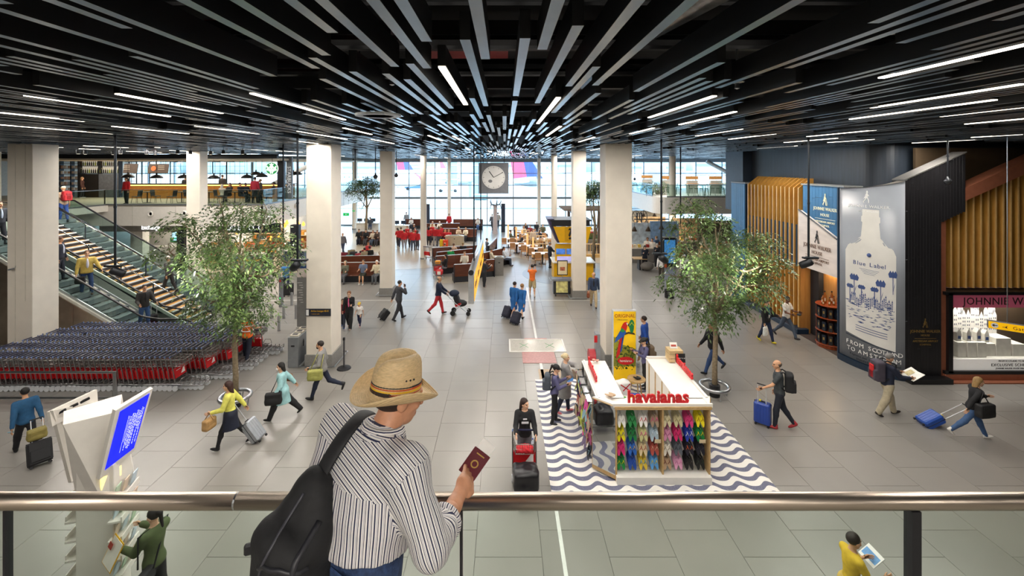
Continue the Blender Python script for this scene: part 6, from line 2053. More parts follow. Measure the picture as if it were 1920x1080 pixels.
# things on and around the kiosk
flip((2.42, 10.35, 1.76), (R(80), 0, R(30)), 'b89a7c', '8a6a4c', 'pair of tan strappy sandals lying on the kiosk top near the front', 'sandals on the kiosk top')
flip((2.45, 12.2, 1.76), (R(75), 0, R(-20)), 'd8a08a', 'b87a6a', 'pair of peach sandals on the far end of the kiosk top', 'sandals on the kiosk top')
t = thing('stool', 'round wooden stool with three legs before the yellow poster', 'stool', (4.0, 13.75, 0))
MB().cyl((0, 0, .5), .27, .04, 20).build('seat', KE, t)
for q in range(3):
 a = q * 2.094 + .5
 MB().tube([(.12 * math.cos(a), .12 * math.sin(a), .5), (.22 * math.cos(a), .22 * math.sin(a), 0)], .022, 6).build('leg', KE, t)
flip((4.02, 13.72, .57), (R(82), 0, R(20)), '1c1a1c', '2c2a2c', 'black sandals lying on the round stool', 'sandals on the stool')
t = thing('shopping_bag', 'big white carrier bag with red ribbon print beside the stool', 'bag', (3.55, 13.6, 0), 12)
s = SD().box((0, 0, .27), (.16, .1, .22), .04).ell((.02, 0, .5), (.14, .1, .1), .06)
V, Fq = s.mesh(.02)
obj('sack', np_mesh('sack', V, Fq, M('f3f2f0', .4)), t)
MB().box((0, -.145, .4), (.34, .006, .03), ry=35).box((.05, -.145, .4), (.3, .006, .03), ry=-40).box((-.12, -.145, .2), (.06, .006, .12)).build('red_print', M('c81e28', .4), t)
t = thing('toolbox', 'open white drawer of yellow and blue rolls inside the kiosk', 'box', (3.45, 12.35, 0))
MB().box((0, 0, .3), (.55, .5, .6)).build('body', KW, t)
for q, c_ in enumerate(('f0dc10', 'f0dc10', '2450b0', '3a9a3a')):
 t2 = thing('roll', '%s roll lying in the drawer inside the kiosk, %s' % (('yellow', 'yellow', 'blue', 'green')[q], ('front', 'middle', 'back right', 'left end')[q]), 'roll', (3.45 + (.05, .06, .12, -.2)[q], 12.2 + q * .12 - (.3 if q == 3 else 0), .68), 0)
 MB().tube([(-.14, 0, 0), (.14, 0, 0)] if q < 3 else [(-.03, 0, 0), (.03, 0, 0)], .065, 12).build('roll_body', M(c_, .4), t2)
 MB().tube([(-.145, 0, 0), (.145, 0, 0)] if q < 3 else [(-.035, 0, 0), (.035, 0, 0)], .02, 8).build('core', M('c9b89a', .6), t2)
def crate(loc, w, d, h, label, rz=0):
 t = thing('crate', label, 'crate', loc, rz)
 cm = wood('d8c096', 'c4a878', .6, (2, 2, 8), .1)
 n = int(h / .1)
 for q in range(n):
  z = (q + .5) * h / n
  for s_ in (-1, 1):
   MB().box((0, s_ * d / 2, z), (w, .014, h / n - .014)).build('slat', cm, t)
   MB().box((s_ * w / 2, 0, z), (.014, d, h / n - .014)).build('slat', cm, t)
 MB().box((0, 0, h - .01), (w, d, .016)).build('lid', cm, t)
 return t
crate((5.0, 12.05, 0), .5, .55, .62, 'slatted wooden crate standing on the floor beside the kiosk')
crate((5.0, 12.05, 0), .01, .01, .01, '') if False else None
crate((4.98, 12.1, .63), .46, .42, .34, 'slatted wooden crate stacked on the floor crate beside the kiosk')
crate((4.62, 12.35, 1.69), .36, .3, .32, 'small wooden crate with a chalk card on the kiosk end')
t = thing('chalk_card', 'small black chalk card with white writing leaning on the small crate', 'card', (4.72, 12.17, 1.69))
MB().box((0, 0, .13), (.26, .012, .24), rx=-8).build('board', M('1c1c1e', .6), t)
text('HAPPY TO BE', .04, M('e8e8e4', .5), t, (0, -.03, .14), (82, 0, 0), ext=.001)
t = thing('paper_card', 'white printed sheet standing on top of the small wooden crate', 'paper', (4.6, 12.35, 2.015))
MB().box((0, 0, .08), (.2, .004, .16), rx=-30).build('sheet', WHITE, t)
MB().box((0, -.012, .08), (.14, .002, .05), rx=-30).build('print', M('b84a3a', .5), t)
# till counter behind the left arm
t = thing('till_counter', 'small till counter with tablet behind the left kiosk arm', 'counter', (2.5, 12.95, 0))
MB().box((0, 0, .5), (.75, .5, 1.0)).build('body', KW, t)
MB().box((0, 0, 1.02), (.82, .56, .05)).build('worktop', KE, t)
tab = thing('tablet_till', 'tilted black tablet till standing on the small counter', 'tablet', (2.45, 12.95, 1.05), 20)
MB().box((0, 0, .14), (.3, .02, .2), rx=-20, r=.006).build('screen', M('2a3a5a', .2), tab)
MB().tube([(0, .06, 0), (0, 0, .12)], .02, 6).build('stand', BLACK, tab)
t = thing('card_reader', 'black card terminal on the small till counter', 'terminal', (2.72, 12.9, 1.05), -20)
MB().box((0, 0, .06), (.09, .16, .04), rx=25, r=.01).build('body', BLACK, t)
MB().box((0, -.02, .085), (.06, .06, .006), rx=25).build('screen', M('7a9a8a', .3), t)
# fire hose reel stand
t = thing('hose_stand', 'grey stand with red hose drum beside the right column', 'fire stand', (P(1108, 640, 14.2)[0] + .2, 14.9, 0))
MB().box((.14, 0, .75), (.14, .3, 1.5), r=.01).build('body', M('8a8c90', .4), t)
MB().lathe([(0, -.1), (.24, -.1), (.24, .1), (0, .1)], 18).xf(Matrix.Translation((-.04, 0, .72)) @ rotm(90, 0, 90).to_4x4()).build('drum', M('b03038', .45), t)
MB().box((.06, -.16, 1.35), (.1, .02, .22)).build('red_plate', RED, t)
MB().tube([(-.2, -.22, .5), (.2, -.22, .5), (.2, .2, .5)], .02, 6).build('guard_rail', STEEL, t)
t = thing('sign_stub', 'short steel bollard rail beside the right column', 'rail', (3.3, 15.2, 0)) if False else None
# ---- yellow poster lightbox
ps = thing('lightbox', 'tall yellow poster lightbox with red parrot and ORIGINAL lettering', 'poster', (3.83, 14.45, 0))
MB().box((0, .07, 1.19), (.76, .14, 2.38), r=.008).build('case', M('d8dadb', .35, .4), ps)
PZ = -.004
pic = MB().box((0, PZ, 1.19), (.7, .008, 2.3)).build('poster_sheet', M('eebf14', .4, n=.12, sc=2, emit=.12), ps)
def flat(poly, mat, name, o=0):
 return MB().prism(poly, .004, Matrix.Translation((0, PZ - .009 - o, 0))).build(name, mat, pic)
text('ORIGINAL', .155, M('a02018', .4), pic, (0, PZ - .008, 2.2), ext=.002, sx=.92)
text('a different summer', .045, M('5a3a18', .4), pic, (-.08, PZ - .008, 2.08), ext=.002)
flat([(-.35, 1.55), (-.1, 1.3), (.35, 1.15), (.35, .6), (-.35, .6)], M('8a8a2a', .5, n=.3, sc=8), 'print', 0)
b = MB()
r4 = random.Random(2)
for q in range(150):
 x, z = r4.uniform(-.34, .34), r4.uniform(.48, 1.25)
 if z > 1.25 - abs(x) * .2:
  continue
 a, L = r4.uniform(0, 3.14), r4.uniform(.05, .11)
 dx, dz = math.cos(a) * L, math.sin(a) * L
 x, z = max(-.26, min(.26, x)), z
 b.prism([(x, z), (x + dx * .5 - dz * .2, z + dz * .5 + dx * .2), (x + dx * .8, z + dz), (x + dx * .5 + dz * .2, z + dz * .5 - dx * .2)], .003, Matrix.Translation((0, PZ - .013, 0)))
stuff(b.build('foliage_print', M('3a5a1e', .5, n=.5, sc=14), pic))
flat([(-.3, 1.52), (-.12, 1.62), (.12, 1.7), (.3, 1.66), (.33, 1.6), (.12, 1.64), (-.1, 1.56), (-.28, 1.46)], M('4a3a1e', .6), 'branch_print', .004)
flat([(-.02, 2.0), (.06, 2.02), (.1, 1.97), (.08, 1.9), (.06, 1.78), (-.0, 1.66), (-.14, 1.68), (-.12, 1.84), (-.06, 1.95)], M('cc2418', .4), 'parrot_body', .008)
flat([(.05, 1.99), (.1, 1.97), (.1, 1.92), (.06, 1.92)], M('f2eee4', .4), 'parrot_face', .011)
flat([(.1, 1.97), (.135, 1.93), (.12, 1.86), (.09, 1.91)], M('2a2420', .4), 'parrot_beak', .011)
flat([(-.1, 1.82), (.04, 1.7), (-.02, 1.58), (-.18, 1.46), (-.34, 1.34), (-.26, 1.55)], M('2458a8', .4), 'parrot_wing', .011)
flat([(-.1, 1.83), (.02, 1.74), (-.06, 1.68), (-.16, 1.72)], M('2a8a4a', .4), 'parrot_feathers', .014)
flat([(-.16, 1.5), (-.06, 1.56), (-.16, 1.0), (-.26, .84), (-.28, .9)], M('b82020', .4), 'parrot_tail', .007)
flat([(-.08, 1.55), (-.02, 1.58), (-.1, 1.1), (-.16, 1.02)], M('2a4a9a', .4), 'parrot_tail', .007)
fo = [(.22 + .09 * math.cos(R(a)) * (1 if math.sin(R(a)) > 0 else .8), 1.87 + .22 * math.sin(R(a))) for a in range(0, 360, 20)]
flat(fo, M('1a7a44', .4), 'sandal_print', .004)
MB().tube([(.15, PZ - .015, 1.9), (.21, PZ - .015, 1.98), (.22, PZ - .015, 2.0), (.23, PZ - .015, 1.98), (.29, PZ - .015, 1.9)], .008, 4).build('strap_print', M('d8d020', .4), pic)
flat([(.03 + .26 * math.cos(R(a)), .78 + .125 * math.sin(R(a))) for a in range(0, 360, 15)], M('c01820', .4, 0, .02, 3, .1), 'logo_oval', .012)
text('havaianas', .105, WT, pic, (.03, PZ - .026, .78), ext=.002)
# ---- white information totem
TT = M('efe9e0', .45, n=.03)
to = thing('info_totem', 'white angular information totem with slanted blue screen and leaflet racks', 'totem', (-6.3, 7.3, 0), 0)
ya = 14
MB().box((-.14, .0, 1.15), (.5, .5, 2.3), rz=ya, r=.01).build('column_body', TT, to)
# flared head: loft from small square to large diamond
b = MB()
lo_ = [(-.38, -.22), (.1, -.28), (.16, .25), (-.36, .3)]
hi_ = [(-.78, -.02), (-.42, -.4), (.12, -.02), (-.3, .52)]
b.add([(x, y, 1.75) for x, y in lo_] + [(x, y, 3.05) for x, y in hi_], [(0, 1, 5, 4), (1, 2, 6, 5), (2, 3, 7, 6), (3, 0, 4, 7), (4, 5, 6, 7), (3, 2, 1, 0)])
b.build('head', TT, to)
def slab(quad, t, mat, name, par):
 a, b_, c_, d_ = (Vector(q) for q in quad)
 n_ = (b_ - a).cross(d_ - a).normalized() * t
 return MB().add([a, b_, c_, d_, a + n_, b_ + n_, c_ + n_, d_ + n_], [(0, 1, 2, 3), (7, 6, 5, 4), (0, 4, 5, 1), (1, 5, 6, 2), (2, 6, 7, 3), (3, 7, 4, 0)]).build(name, mat, par)
def TP(px, py, d):
 x, y, z = P(px, py, d)
 return Vector((x + 6.3, y - 7.3, z))
# right panel with the screen, corners taken where it stands about 7.2 to 7.6 m away
A_, B_, C_, D_ = TP(186, 900, 6.98), TP(253, 845, 7.45), TP(287, 728, 7.5), TP(217, 770, 7.0)
pan = slab((A_, B_, C_, D_), -.07, TT, 'screen_panel', to)
def inq(u, v, o=0.0):
 n_ = (B_ - A_).cross(D_ - A_).normalized()
 return (A_.lerp(B_, u)).lerp(D_.lerp(C_, u), v) + n_ * o
scn = slab([inq(u, v, .008) for u, v in ((.1, .1), (.92, .08), (.92, .95), (.13, .94))], -.006, M('0a1cf0', .3, 0, .02, 3, .9), 'screen', pan)
b = MB()
for k in range(11):
 u = .42 + k * .042
 v1 = .78 - .02 * (k % 3)
 v0 = .2 + (.08 * ((k * 7) % 5) if k % 2 else .02)
 w = .006 if k < 2 else .012
 q = 0
 v = v0
 while v < v1:
  v2 = min(v1, v + (.5 if k < 2 else r4.uniform(.01, .06)))
  b.add([inq(u, v, .016), inq(u + w, v, .016), inq(u + w, v2, .016), inq(u, v2, .016)], [(0, 1, 2, 3)])
  v = v2 + .012
stuff(b.build('screen_text', M('eef2ff', .4, 0, .02, 3, 1.3), scn))
pl_ = slab((TP(128, 905, 7.55), TP(160, 880, 7.9), TP(183, 752, 7.9), TP(93, 770, 7.2)), .05, TT, 'side_panel', to)
slab((TP(93, 772, 7.2), TP(182, 730, 7.9), TP(184, 755, 7.9), TP(98, 800, 7.2)), .06, TT, 'header_strip', to)
for k in range(3):
 u = .25 + .25 * k
 c_ = TP(93, 772, 7.2).lerp(TP(182, 730, 7.9), u) + Vector((.03, -.05, -.07))
 MB().box(c_, (.12, .04, .035), rz=35, ry=-20).build('slot', BLACK, to)
lb_ = slab((TP(190, 920, 7.02), TP(228, 890, 7.3), TP(228, 872, 7.3), TP(190, 900, 7.0)), -.03, M('ffe9a0', .4, 0, .25, 9, .9), 'lit_sign', to)
# leaflet racks
for k in range(5):
 z = .55 + k * .3
 for s_ in (1, -1):
  MB().box((-.14 + s_ * .33, -.02, z), (.2, .5, .03), rz=ya).box((-.14 + s_ * .43, -.02, z + .04), (.02, .5, .09), rz=ya).build('rack', TT, to)
 for q in range(3):
  c_ = ('d8e8f4', 'cfe6c8', 'f0d8c0')[(q + k) % 3]
  t = thing('leaflet', 'travel leaflet in the totem rack, %s tier, %s' % (('lowest', 'second', 'third', 'fourth', 'top')[k], ('near end', 'middle', 'far end')[q]), 'leaflet', (-6.3 + .21, 7.27 + q * .16 - .14, z + .025), ya, 'leaflets in the totem racks')
  MB().box((0, 0, .11), (.014, .14, .2), ry=14).build('booklet', M(c_, .4), t)
  MB().box((.008, 0, .13), (.006, .1, .07), ry=14).build('print', M(('5a3a30', '3a7a4a', 'a8502a')[(q * 2 + k) % 3], .4, n=.3, sc=30), t)
# ================================================================ PEOPLE
def rzd(dx, dy):
 return face_to(dx, dy)
def strip_mat(c1, c2, per, soft=False):
 """Cloth stripes from the point attribute 'st' (metres across the stripes)."""
 m = M(c1, .8, 0, .06, 20, 0, 0, .25).copy()
 t = m.node_tree
 b = t.nodes['Principled BSDF']
 a = t.nodes.new('ShaderNodeAttribute')
 a.attribute_name = 'st'
 rp = [x for x in t.nodes if x.type == 'VALTORGB'][0]
 ml = t.nodes.new('ShaderNodeMath')
 ml.operation = 'MULTIPLY'
 ml.inputs[1].default_value = 1 / per
 t.links.new(a.outputs['Fac'], ml.inputs[0])
 fr = t.nodes.new('ShaderNodeMath')
 fr.operation = 'FRACT'
 t.links.new(ml.outputs[0], fr.inputs[0])
 r = t.nodes.new('ShaderNodeValToRGB')
 r.color_ramp.interpolation = 'CONSTANT'
 L1, L2 = (*lin(c1), 1), (*lin(c2), 1)
 e = r.color_ramp.elements
 e[0].position, e[0].color = 0, L2
 e[1].position, e[1].color = (.22 if soft is False else .45), L1
 if soft is False:
  for p, c in ((.42, (*lin('8c90a2'), 1)), (.5, L1), (.62, L2), (.72, L1)):
   q = e.new(p)
   q.color = c
 t.links.new(fr.outputs[0], r.inputs['Fac'])
 t.links.new(r.outputs['Color'], b.inputs['Base Color'])
 return m
def with_st(o, fn):
 me = o.data
 n = len(me.vertices)
 co = np.zeros(n * 3, np.float32)
 me.vertices.foreach_get('co', co)
 co = co.reshape(-1, 3)
 at = me.attributes.new('st', 'FLOAT', 'POINT')
 at.data.foreach_set('value', np.asarray(fn(co), np.float32))
 return o
def folds(V, amp=.006, f=14, seed=0):
 r = np.random.RandomState(seed)
 d = np.zeros(len(V))
 for k in range(5):
  w = r.randn(3) * np.array((1, 1, .55)) * f
  d += np.sin(V @ w + r.rand() * 6.28) / 5
 return d * amp
def puff(V, Fq, d):
 """Push vertices along their normals by d."""
 n = np.zeros_like(V)
 a, b, c = V[Fq[:, 0]], V[Fq[:, 1]], V[Fq[:, 2]]
 fn = np.cross(b - a, c - a)
 for i in range(4):
  np.add.at(n, Fq[:, i], fn)
 n /= np.maximum(np.linalg.norm(n, axis=1, keepdims=True), 1e-9)
 return V + n * d[:, None]
# ---------------- the man at the railing (foreground)
MX, MY = -.545, 1.80
TH = -36                      # facing right of straight ahead
hero = thing('person', 'man in straw hat and striped shirt leaning on the steel railing with passport', 'person', (MX, MY, NZ), 0)
bpy.data.objects.remove(hero)
def Wp(x, y, z):              # world to local
 return Vector((x - MX, y - MY, z - NZ))
Tz = rotm(0, 0, TH)
fwd, rgt = Tz @ Vector((0, 1, 0)), Tz @ Vector((1, 0, 0))
pel = Wp(-.575, 1.80, 5.46)
chest = Wp(-.545, 1.83, 5.70)
shc = Wp(-.535, 1.845, 5.865)
shR = shc + rgt * .205 + Vector((0, 0, -.02))
shL = shc - rgt * .205 + Vector((0, 0, .0))
neck_ = Wp(-.50, 1.875, 5.93)
head_ = Wp(-.452, 1.92, 6.03)
elR, wrR = Wp(-.275, 1.66, 5.60), Wp(-.212, 1.90, 5.575)
elL, wrL = Wp(-.80, 1.90, 5.60), Wp(-.70, 2.06, 5.45)
up = (neck_ - pel).normalized()
yv = (fwd - up * fwd.dot(up)).normalized()
xv = yv.cross(up).normalized()
Tb = Matrix((xv, yv, up)).transposed()
bd = SD()
bd.ell(chest, (.175, .125, .19), .05, Tb).ell(pel + up * .17, (.165, .13, .19), .06, Tb).ell(pel, (.168, .13, .14), .05, Tb)
bd.cap(shL, shR, .065, .065, .06)
bd.cap(neck_ - up * .08, head_ - up * .03, .064, .058, .05)
kneeL, kneeR = pel + Vector((-.09, .02, -.5)), pel + Vector((.1, .05, -.5))
for q, kn_ in ((-1, kneeL), (1, kneeR)):
 bd.cap(pel + xv * q * .09, kn_, .088, .06, .04).cap(kn_, kn_ + Vector((0, 0, -.48)), .056, .04, .02)
bd.cap(shR, elR, .054, .045, .04).cap(elR, wrR, .044, .03, .03)
bd.cap(shL, elL, .054, .045, .04).cap(elL, wrL, .044, .03, .03)
V, Fq = bd.mesh(.014)
mi = [np.zeros(len(Fq), int)]
Vs, Fs = [V], [Fq]
Rhd = rotm(0, 0, -58) @ rotm(-14)
# finer head
hs_ = head_sd()
hv, hf = hs_.mesh(.0055)
hc = hv[hf].mean(1)
hm = np.zeros(len(hf), int)
hm[(np.abs(np.abs(hc[:, 0]) - .031) < .013) & (np.abs(hc[:, 2] - .007) < .0065) & (hc[:, 1] > .06)] = 2
hm[(np.abs(hc[:, 0]) < .024) & (np.abs(hc[:, 2] + .068) < .007) & (hc[:, 1] > .07)] = 3
Vs.append((hv * 1.03) @ np.array(Rhd.transposed()) + np.array(head_))
Fs.append(hf + len(V))
mi.append(hm)
nb = len(V) + len(hv)
# right hand: five fingers closed round the passport, resting on the rail
pc = Wp(-.138, 2.085, 5.628)                                   # passport centre
pu = (Vector((.048, .012, .062))).normalized()                # its long axis (towards its top edge)
pn = Vector((.25, -.9, .28))
pn = (pn - pu * pn.dot(pu)).normalized()                       # its cover normal, towards the camera
pw = pu.cross(pn).normalized()                                 # across the cover
hd_ = SD()
pal = wrR + (pc - wrR) * .48
gr = pc - pu * .05                                            # where the fingers grip
hd_.cap(wrR - (pal - wrR) * .45, wrR, .034, .03, .02)
hd_.cap(wrR, pal, .03, .03, .02)
dirg = (gr - wrR).normalized()
acr = pn.cross(dirg).normalized()
kn0 = pal + (gr - pal) * .45 + pn * .02
hd_.cap(pal - acr * .018, kn0 - acr * .024, .022, .016, .02).cap(pal + acr * .018, kn0 + acr * .026, .022, .016, .02).cap(pal, kn0, .024, .018, .02)
# four fingers close round the lower edge of the passport, the thumb lies on its cover
for k, (o, L) in enumerate(((-.032, .9), (-.011, 1.05), (.010, 1.0), (.030, .85))):
 k0 = kn0 + acr * o
 k1 = k0 + dirg * .034 * L - pn * .008
 k2 = k1 + dirg * .006 - pn * .03 * L
 k3 = k2 - dirg * .018 * L - pn * .002
 hd_.cap(k0, k1, .0112, .01, .003).cap(k1, k2, .01, .0088, .003).cap(k2, k3, .0088, .0072, .003)
 hd_.ell(k0 + pn * .005, (.012, .012, .012), .006)
t0 = pal + pn * .02 - acr * .034
t1 = t0 + dirg * .032 + pn * .012 - acr * .008
t2 = t1 + dirg * .03 + acr * .012 - pn * .006
hd_.cap(t0, t1, .015, .0122, .008).cap(t1, t2, .0122, .0088, .004)
v2, f2 = hd_.mesh(.0042)
Vs.append(v2)
Fs.append(f2 + nb)
mi.append(np.zeros(len(f2), int))
nb += len(v2)
# left hand, lying on the rail out of sight
lh = HDV * np.array((-1, 1, 1))
Rl = (Vector((.1, .12, -.05))).to_track_quat('-Z', 'Y').to_matrix()
Vs.append(lh @ np.array(Rl.transposed()) + np.array(wrL))
hf4 = [q for q in HDF if len(q) == 4]
Fs.append(np.array(hf4) + nb)
mi.append(np.zeros(len(hf4), int))
hsk = M('c58d6c', .5, 0, .1, 30, 0, 0, .25)
hero = obj('person', np_mesh('body', np.concatenate(Vs), np.concatenate(Fs), [hsk, hsk, M('1c1512', .3), M('a0524a', .4), M('3a2a1e', .6)], np.concatenate(mi)), None, (MX, MY, NZ))
tag(hero, 'man in straw hat and striped shirt leaning on the steel railing', 'person')
# shirt: one skin cut into back, yoke, sleeves so that the stripes turn at the seams
sh = SD()
o = .022
sh.ell(chest - yv * .008, (.182 + o, .132 + o, .2 + o), .05, Tb).ell(pel + up * .16 - yv * .006, (.172 + o, .138 + o, .2), .07, Tb).ell(pel + up * .07 - yv * .01, (.178 + o, .15 + o, .11), .05, Tb)
sh.cap(shL, shR, .082, .082, .06)
sh.cap(neck_ - up * .07 - yv * .01, neck_ - up * .01, .074, .066, .03)
nT = len(sh.p)
cuff = elR.lerp(wrR, .62)
sh.cap(shR, elR, .082, .07, .05).cap(elR, cuff, .068, .052, .03).cap(elR.lerp(wrR, .42), cuff, .063, .055, .01).cap(elR.lerp(wrR, .2), elR.lerp(wrR, .3), .067, .067, .01)
sh.cap(shL, elL, .082, .07, .05).cap(elL, elL.lerp(wrL, .7), .068, .05, .03)
V, Fq = sh.mesh(.0105, [(neck_ + up * .012, up + yv * .1), (pel + up * .05 - yv * .02, -up + xv * .12), (cuff + (wrR - elR).normalized() * .01, wrR - elR)])
V = puff(V, Fq, folds(V, .010, 16, 2) + folds(V, .005, 38, 5))
C = V[Fq].mean(1)
def seg_d(C, a, b):
 a, b = np.array(a), np.array(b)
 d = b - a
 t = np.clip((C - a) @ d / (d @ d), 0, 1)
 return np.linalg.norm(C - a - t[:, None] * d, axis=1), t
RL = np.array(Tb)             # columns xv yv up
def loc_(C):
 return (C - np.array(chest)) @ RL
lc = loc_(C)
dR = np.minimum(seg_d(C, shR + (elR - shR) * .12, elR)[0], seg_d(C, elR, cuff)[0])
dL = np.minimum(seg_d(C, shL + (elL - shL) * .12, elL)[0], seg_d(C, elL, wrL)[0])
part = np.zeros(len(C), int)
part[(lc[:, 2] > .055 - .05 * lc[:, 0]) & (lc[:, 1] < .08)] = 1
part[(dR < .098) & (lc[:, 0] > .15)] = 2
part[(dL < .098) & (lc[:, 0] < -.15)] = 3
dn = np.linalg.norm(C - np.array(neck_), axis=1)
part[(np.abs((C - np.array(neck_)) @ np.array(up)) < .055) & (dn < .115) & ((C - np.array(neck_)) @ np.array(up) > -.035)] = 4
SM = strip_mat('e2deda', '262b4a', .022)
def st_sleeve(a, b):
 a, b = np.array(a), np.array(b)
 d = (b - a) / np.linalg.norm(b - a)
 u = np.cross(d, (0, 0, 1.0))
 u /= np.linalg.norm(u)
 w = np.cross(d, u)
 def f(P_):
  q = P_ - a
  return np.arctan2(q @ w, q @ u) * .078
 return f
fns = {0: lambda P_: np.arctan2(loc_(P_)[:, 0], -1.25 * loc_(P_)[:, 1]) * .175 + .12 * loc_(P_)[:, 2], 1: lambda P_: .8 * (loc_(P_)[:, 2] + loc_(P_)[:, 1]) + .22 * loc_(P_)[:, 0], 2: st_sleeve(shR, elR), 3: st_sleeve(shL, elL), 4: lambda P_: (P_ - np.array(neck_)) @ np.array(up) * 1.0}
for k, nm in enumerate(('shirt_back', 'shirt_yoke', 'sleeve', 'sleeve', 'collar')):
 f_ = Fq[part == k]
 if not len(f_):
  continue
 ids, inv = np.unique(f_, return_inverse=True)
 oo = obj(nm, np_mesh(nm, V[ids], inv.reshape(f_.shape), SM), hero)
 with_st(oo, fns[k])
# standing collar band
b = MB()
pts = []
for i in range(15):
 a = R(-40 + i * 20)
 pts.append(neck_ - up * .012 + (xv * math.cos(a) - yv * math.sin(a)) * .076)
vs = []
for i, p in enumerate(pts):
 out = (p - neck_ - up * .02).normalized()
 vs += [p + up * .022, p + up * .018 + out * .012, p - up * .03 + out * .034, p - up * .03 + out * .014]
b.add(vs, [(4 * i + j, 4 * i + (j + 1) % 4, 4 * i + 4 + (j + 1) % 4, 4 * i + 4 + j) for i in range(14) for j in range(4)])
oo = b.build('collar', SM, hero, smooth=True)
with_st(oo, lambda P_: (P_ - np.array(neck_)) @ np.array(up) * 1.3)
# rolled cuff
b = MB()
ax_ = (wrR - elR).normalized()
ctr = elR.lerp(wrR, .58)
u_ = ax_.orthogonal().normalized()
w_ = ax_.cross(u_)
b.tube([ctr + (u_ * math.cos(a * .349) + w_ * math.sin(a * .349)) * .056 for a in range(18)], .016, 8, True)
oo = b.build('cuff', SM, hero, smooth=True)
with_st(oo, st_sleeve(elR, wrR))
# jeans
s = SD().ell(pel + up * .03, (.18, .148, .2), .05, Tb)
for q, kn_ in ((-1, kneeL), (1, kneeR)):
 s.cap(pel + xv * q * .09, kn_, .1, .075, .04).cap(kn_, kn_ + Vector((0, 0, -.48)), .072, .062, .02)
V, Fq = s.mesh(.018, [(pel + up * .105, up)])
V = puff(V, Fq, folds(V, .006, 20, 3))
jn = obj('jeans', np_mesh('jeans', V, Fq, M('26395c', .8, 0, .35, 60, bump=.3)), hero)
b = MB()
b.tube([pel + up * .082 + (xv * math.cos(a * .3142) * .168 + yv * math.sin(a * .3142) * .138) for a in range(20)], [.014] * 20, 6, True)
b.build('belt', M('1c1e26', .5), hero, smooth=True)
for q in (-1, 1):
 MB().box(pel + xv * .085 * q - yv * .14 - up * .03, (.13, .012, .13), rz=TH, r=.01).build('pocket', M('2c4268', .8, 0, .35, 60), jn)
 put('shoe', SHOE, M('3a2c22', .5), hero, (kneeL if q < 0 else kneeR) + Vector((0, 0, -.48)), rotm(0, 0, TH), 1.05)
# hair at the nape
s = SD().ell((0, -.02, .02), (.084, .1, .085), .01)
V, Fq = s.mesh(.008, [((0, .01, .0), (0, .9, -.3)), ((0, 0, -.065), (0, 0, -1))])
put('hair', np_mesh('hair', V, Fq, M('2c2019', .7, 0, .3, 40)), M('2c2019', .7, 0, .3, 40), hero, head_, Rhd, 1.03)
# straw hat (worn, so it is a thing of its own resting on him)
STRAW = M('cfb386', .6, 0, .14, 60, bump=.4, stretch=(1, 1, 3)).copy()
t_ = STRAW.node_tree
wv_ = t_.nodes.new('ShaderNodeTexWave')
wv_.wave_type = 'RINGS'
wv_.rings_direction = 'Z'
wv_.inputs['Scale'].default_value = 42
wv_.inputs['Distortion'].default_value = .4
tcn = [x for x in t_.nodes if x.type == 'TEX_COORD'][0]
t_.links.new(tcn.outputs['Object'], wv_.inputs['Vector'])
bp_ = [x for x in t_.nodes if x.type == 'BUMP'][0]
t_.links.new(wv_.outputs['Fac'], bp_.inputs['Height'])
bp_.inputs['Strength'].default_value = .5
bp_.inputs['Distance'].default_value = .002
hat = thing('straw_hat', 'straw fedora with a black red and yellow band worn at the railing', 'hat', hero.location + head_ + Vector((0, 0, .0)))
Hm = Rhd @ rotm(6)
n_ = 48
vs, fs = [], []
prof = [(1.80, .010), (1.80, .004), (1.6, -.012), (1.3, -.016), (1.05, -.008), (1.0, .0), (.99, .03), (.97, .07), (.93, .105), (.86, .13), (.72, .142), (.5, .14), (.25, .132), (.02, .128)]
for i, (q, z) in enumerate(prof):
 for j in range(n_):
  a = 2 * math.pi * j / n_
  cx, cy = math.cos(a), math.sin(a)
  rx, ry = .083, .104
  if q > 1.02:        # brim: sides curl up, front and back dip
   k_ = (q - 1) / .8
   x, y = cx * (rx + k_ * .078), cy * (ry + k_ * .082)
   zz_ = z + .045 * k_ * k_ * abs(cx) ** 2 - .028 * k_ * cy * cy - .012
  else:
   x, y = cx * rx * q, cy * ry * q
   zz_ = z
   if z > .1:      # pinch and crease along the crown
    zz_ -= .03 * math.exp(-(x / .022) ** 2) * (1 if q < .95 else .4)
    if y > .02:
     x *= 1 - .38 * min(1, (y - .02) / .07) * min(1, (z - .06) / .06)
    zz_ += .012 * (y / .1) * 1.0
   elif z > .05 and y > .03:
    x *= 1 - .2 * min(1, (y - .03) / .07)
  vs.append(Hm @ Vector((x, y - .012, zz_ + .028)))
for i in range(len(prof) - 1):
 for j in range(n_):
  fs.append((i * n_ + j, (i + 1) * n_ + j, (i + 1) * n_ + (j + 1) % n_, i * n_ + (j + 1) % n_))
fs.append(tuple((len(prof) - 1) * n_ + j for j in range(n_)))
me = mesh('crown_and_brim', vs, fs, STRAW, None, True)
hc_ = obj('crown_and_brim', me, hat)
so = hc_.modifiers.new('thick', 'SOLIDIFY')
so.thickness = .004
sb = hc_.modifiers.new('sub', 'SUBSURF')
sb.levels = sb.render_levels = 1
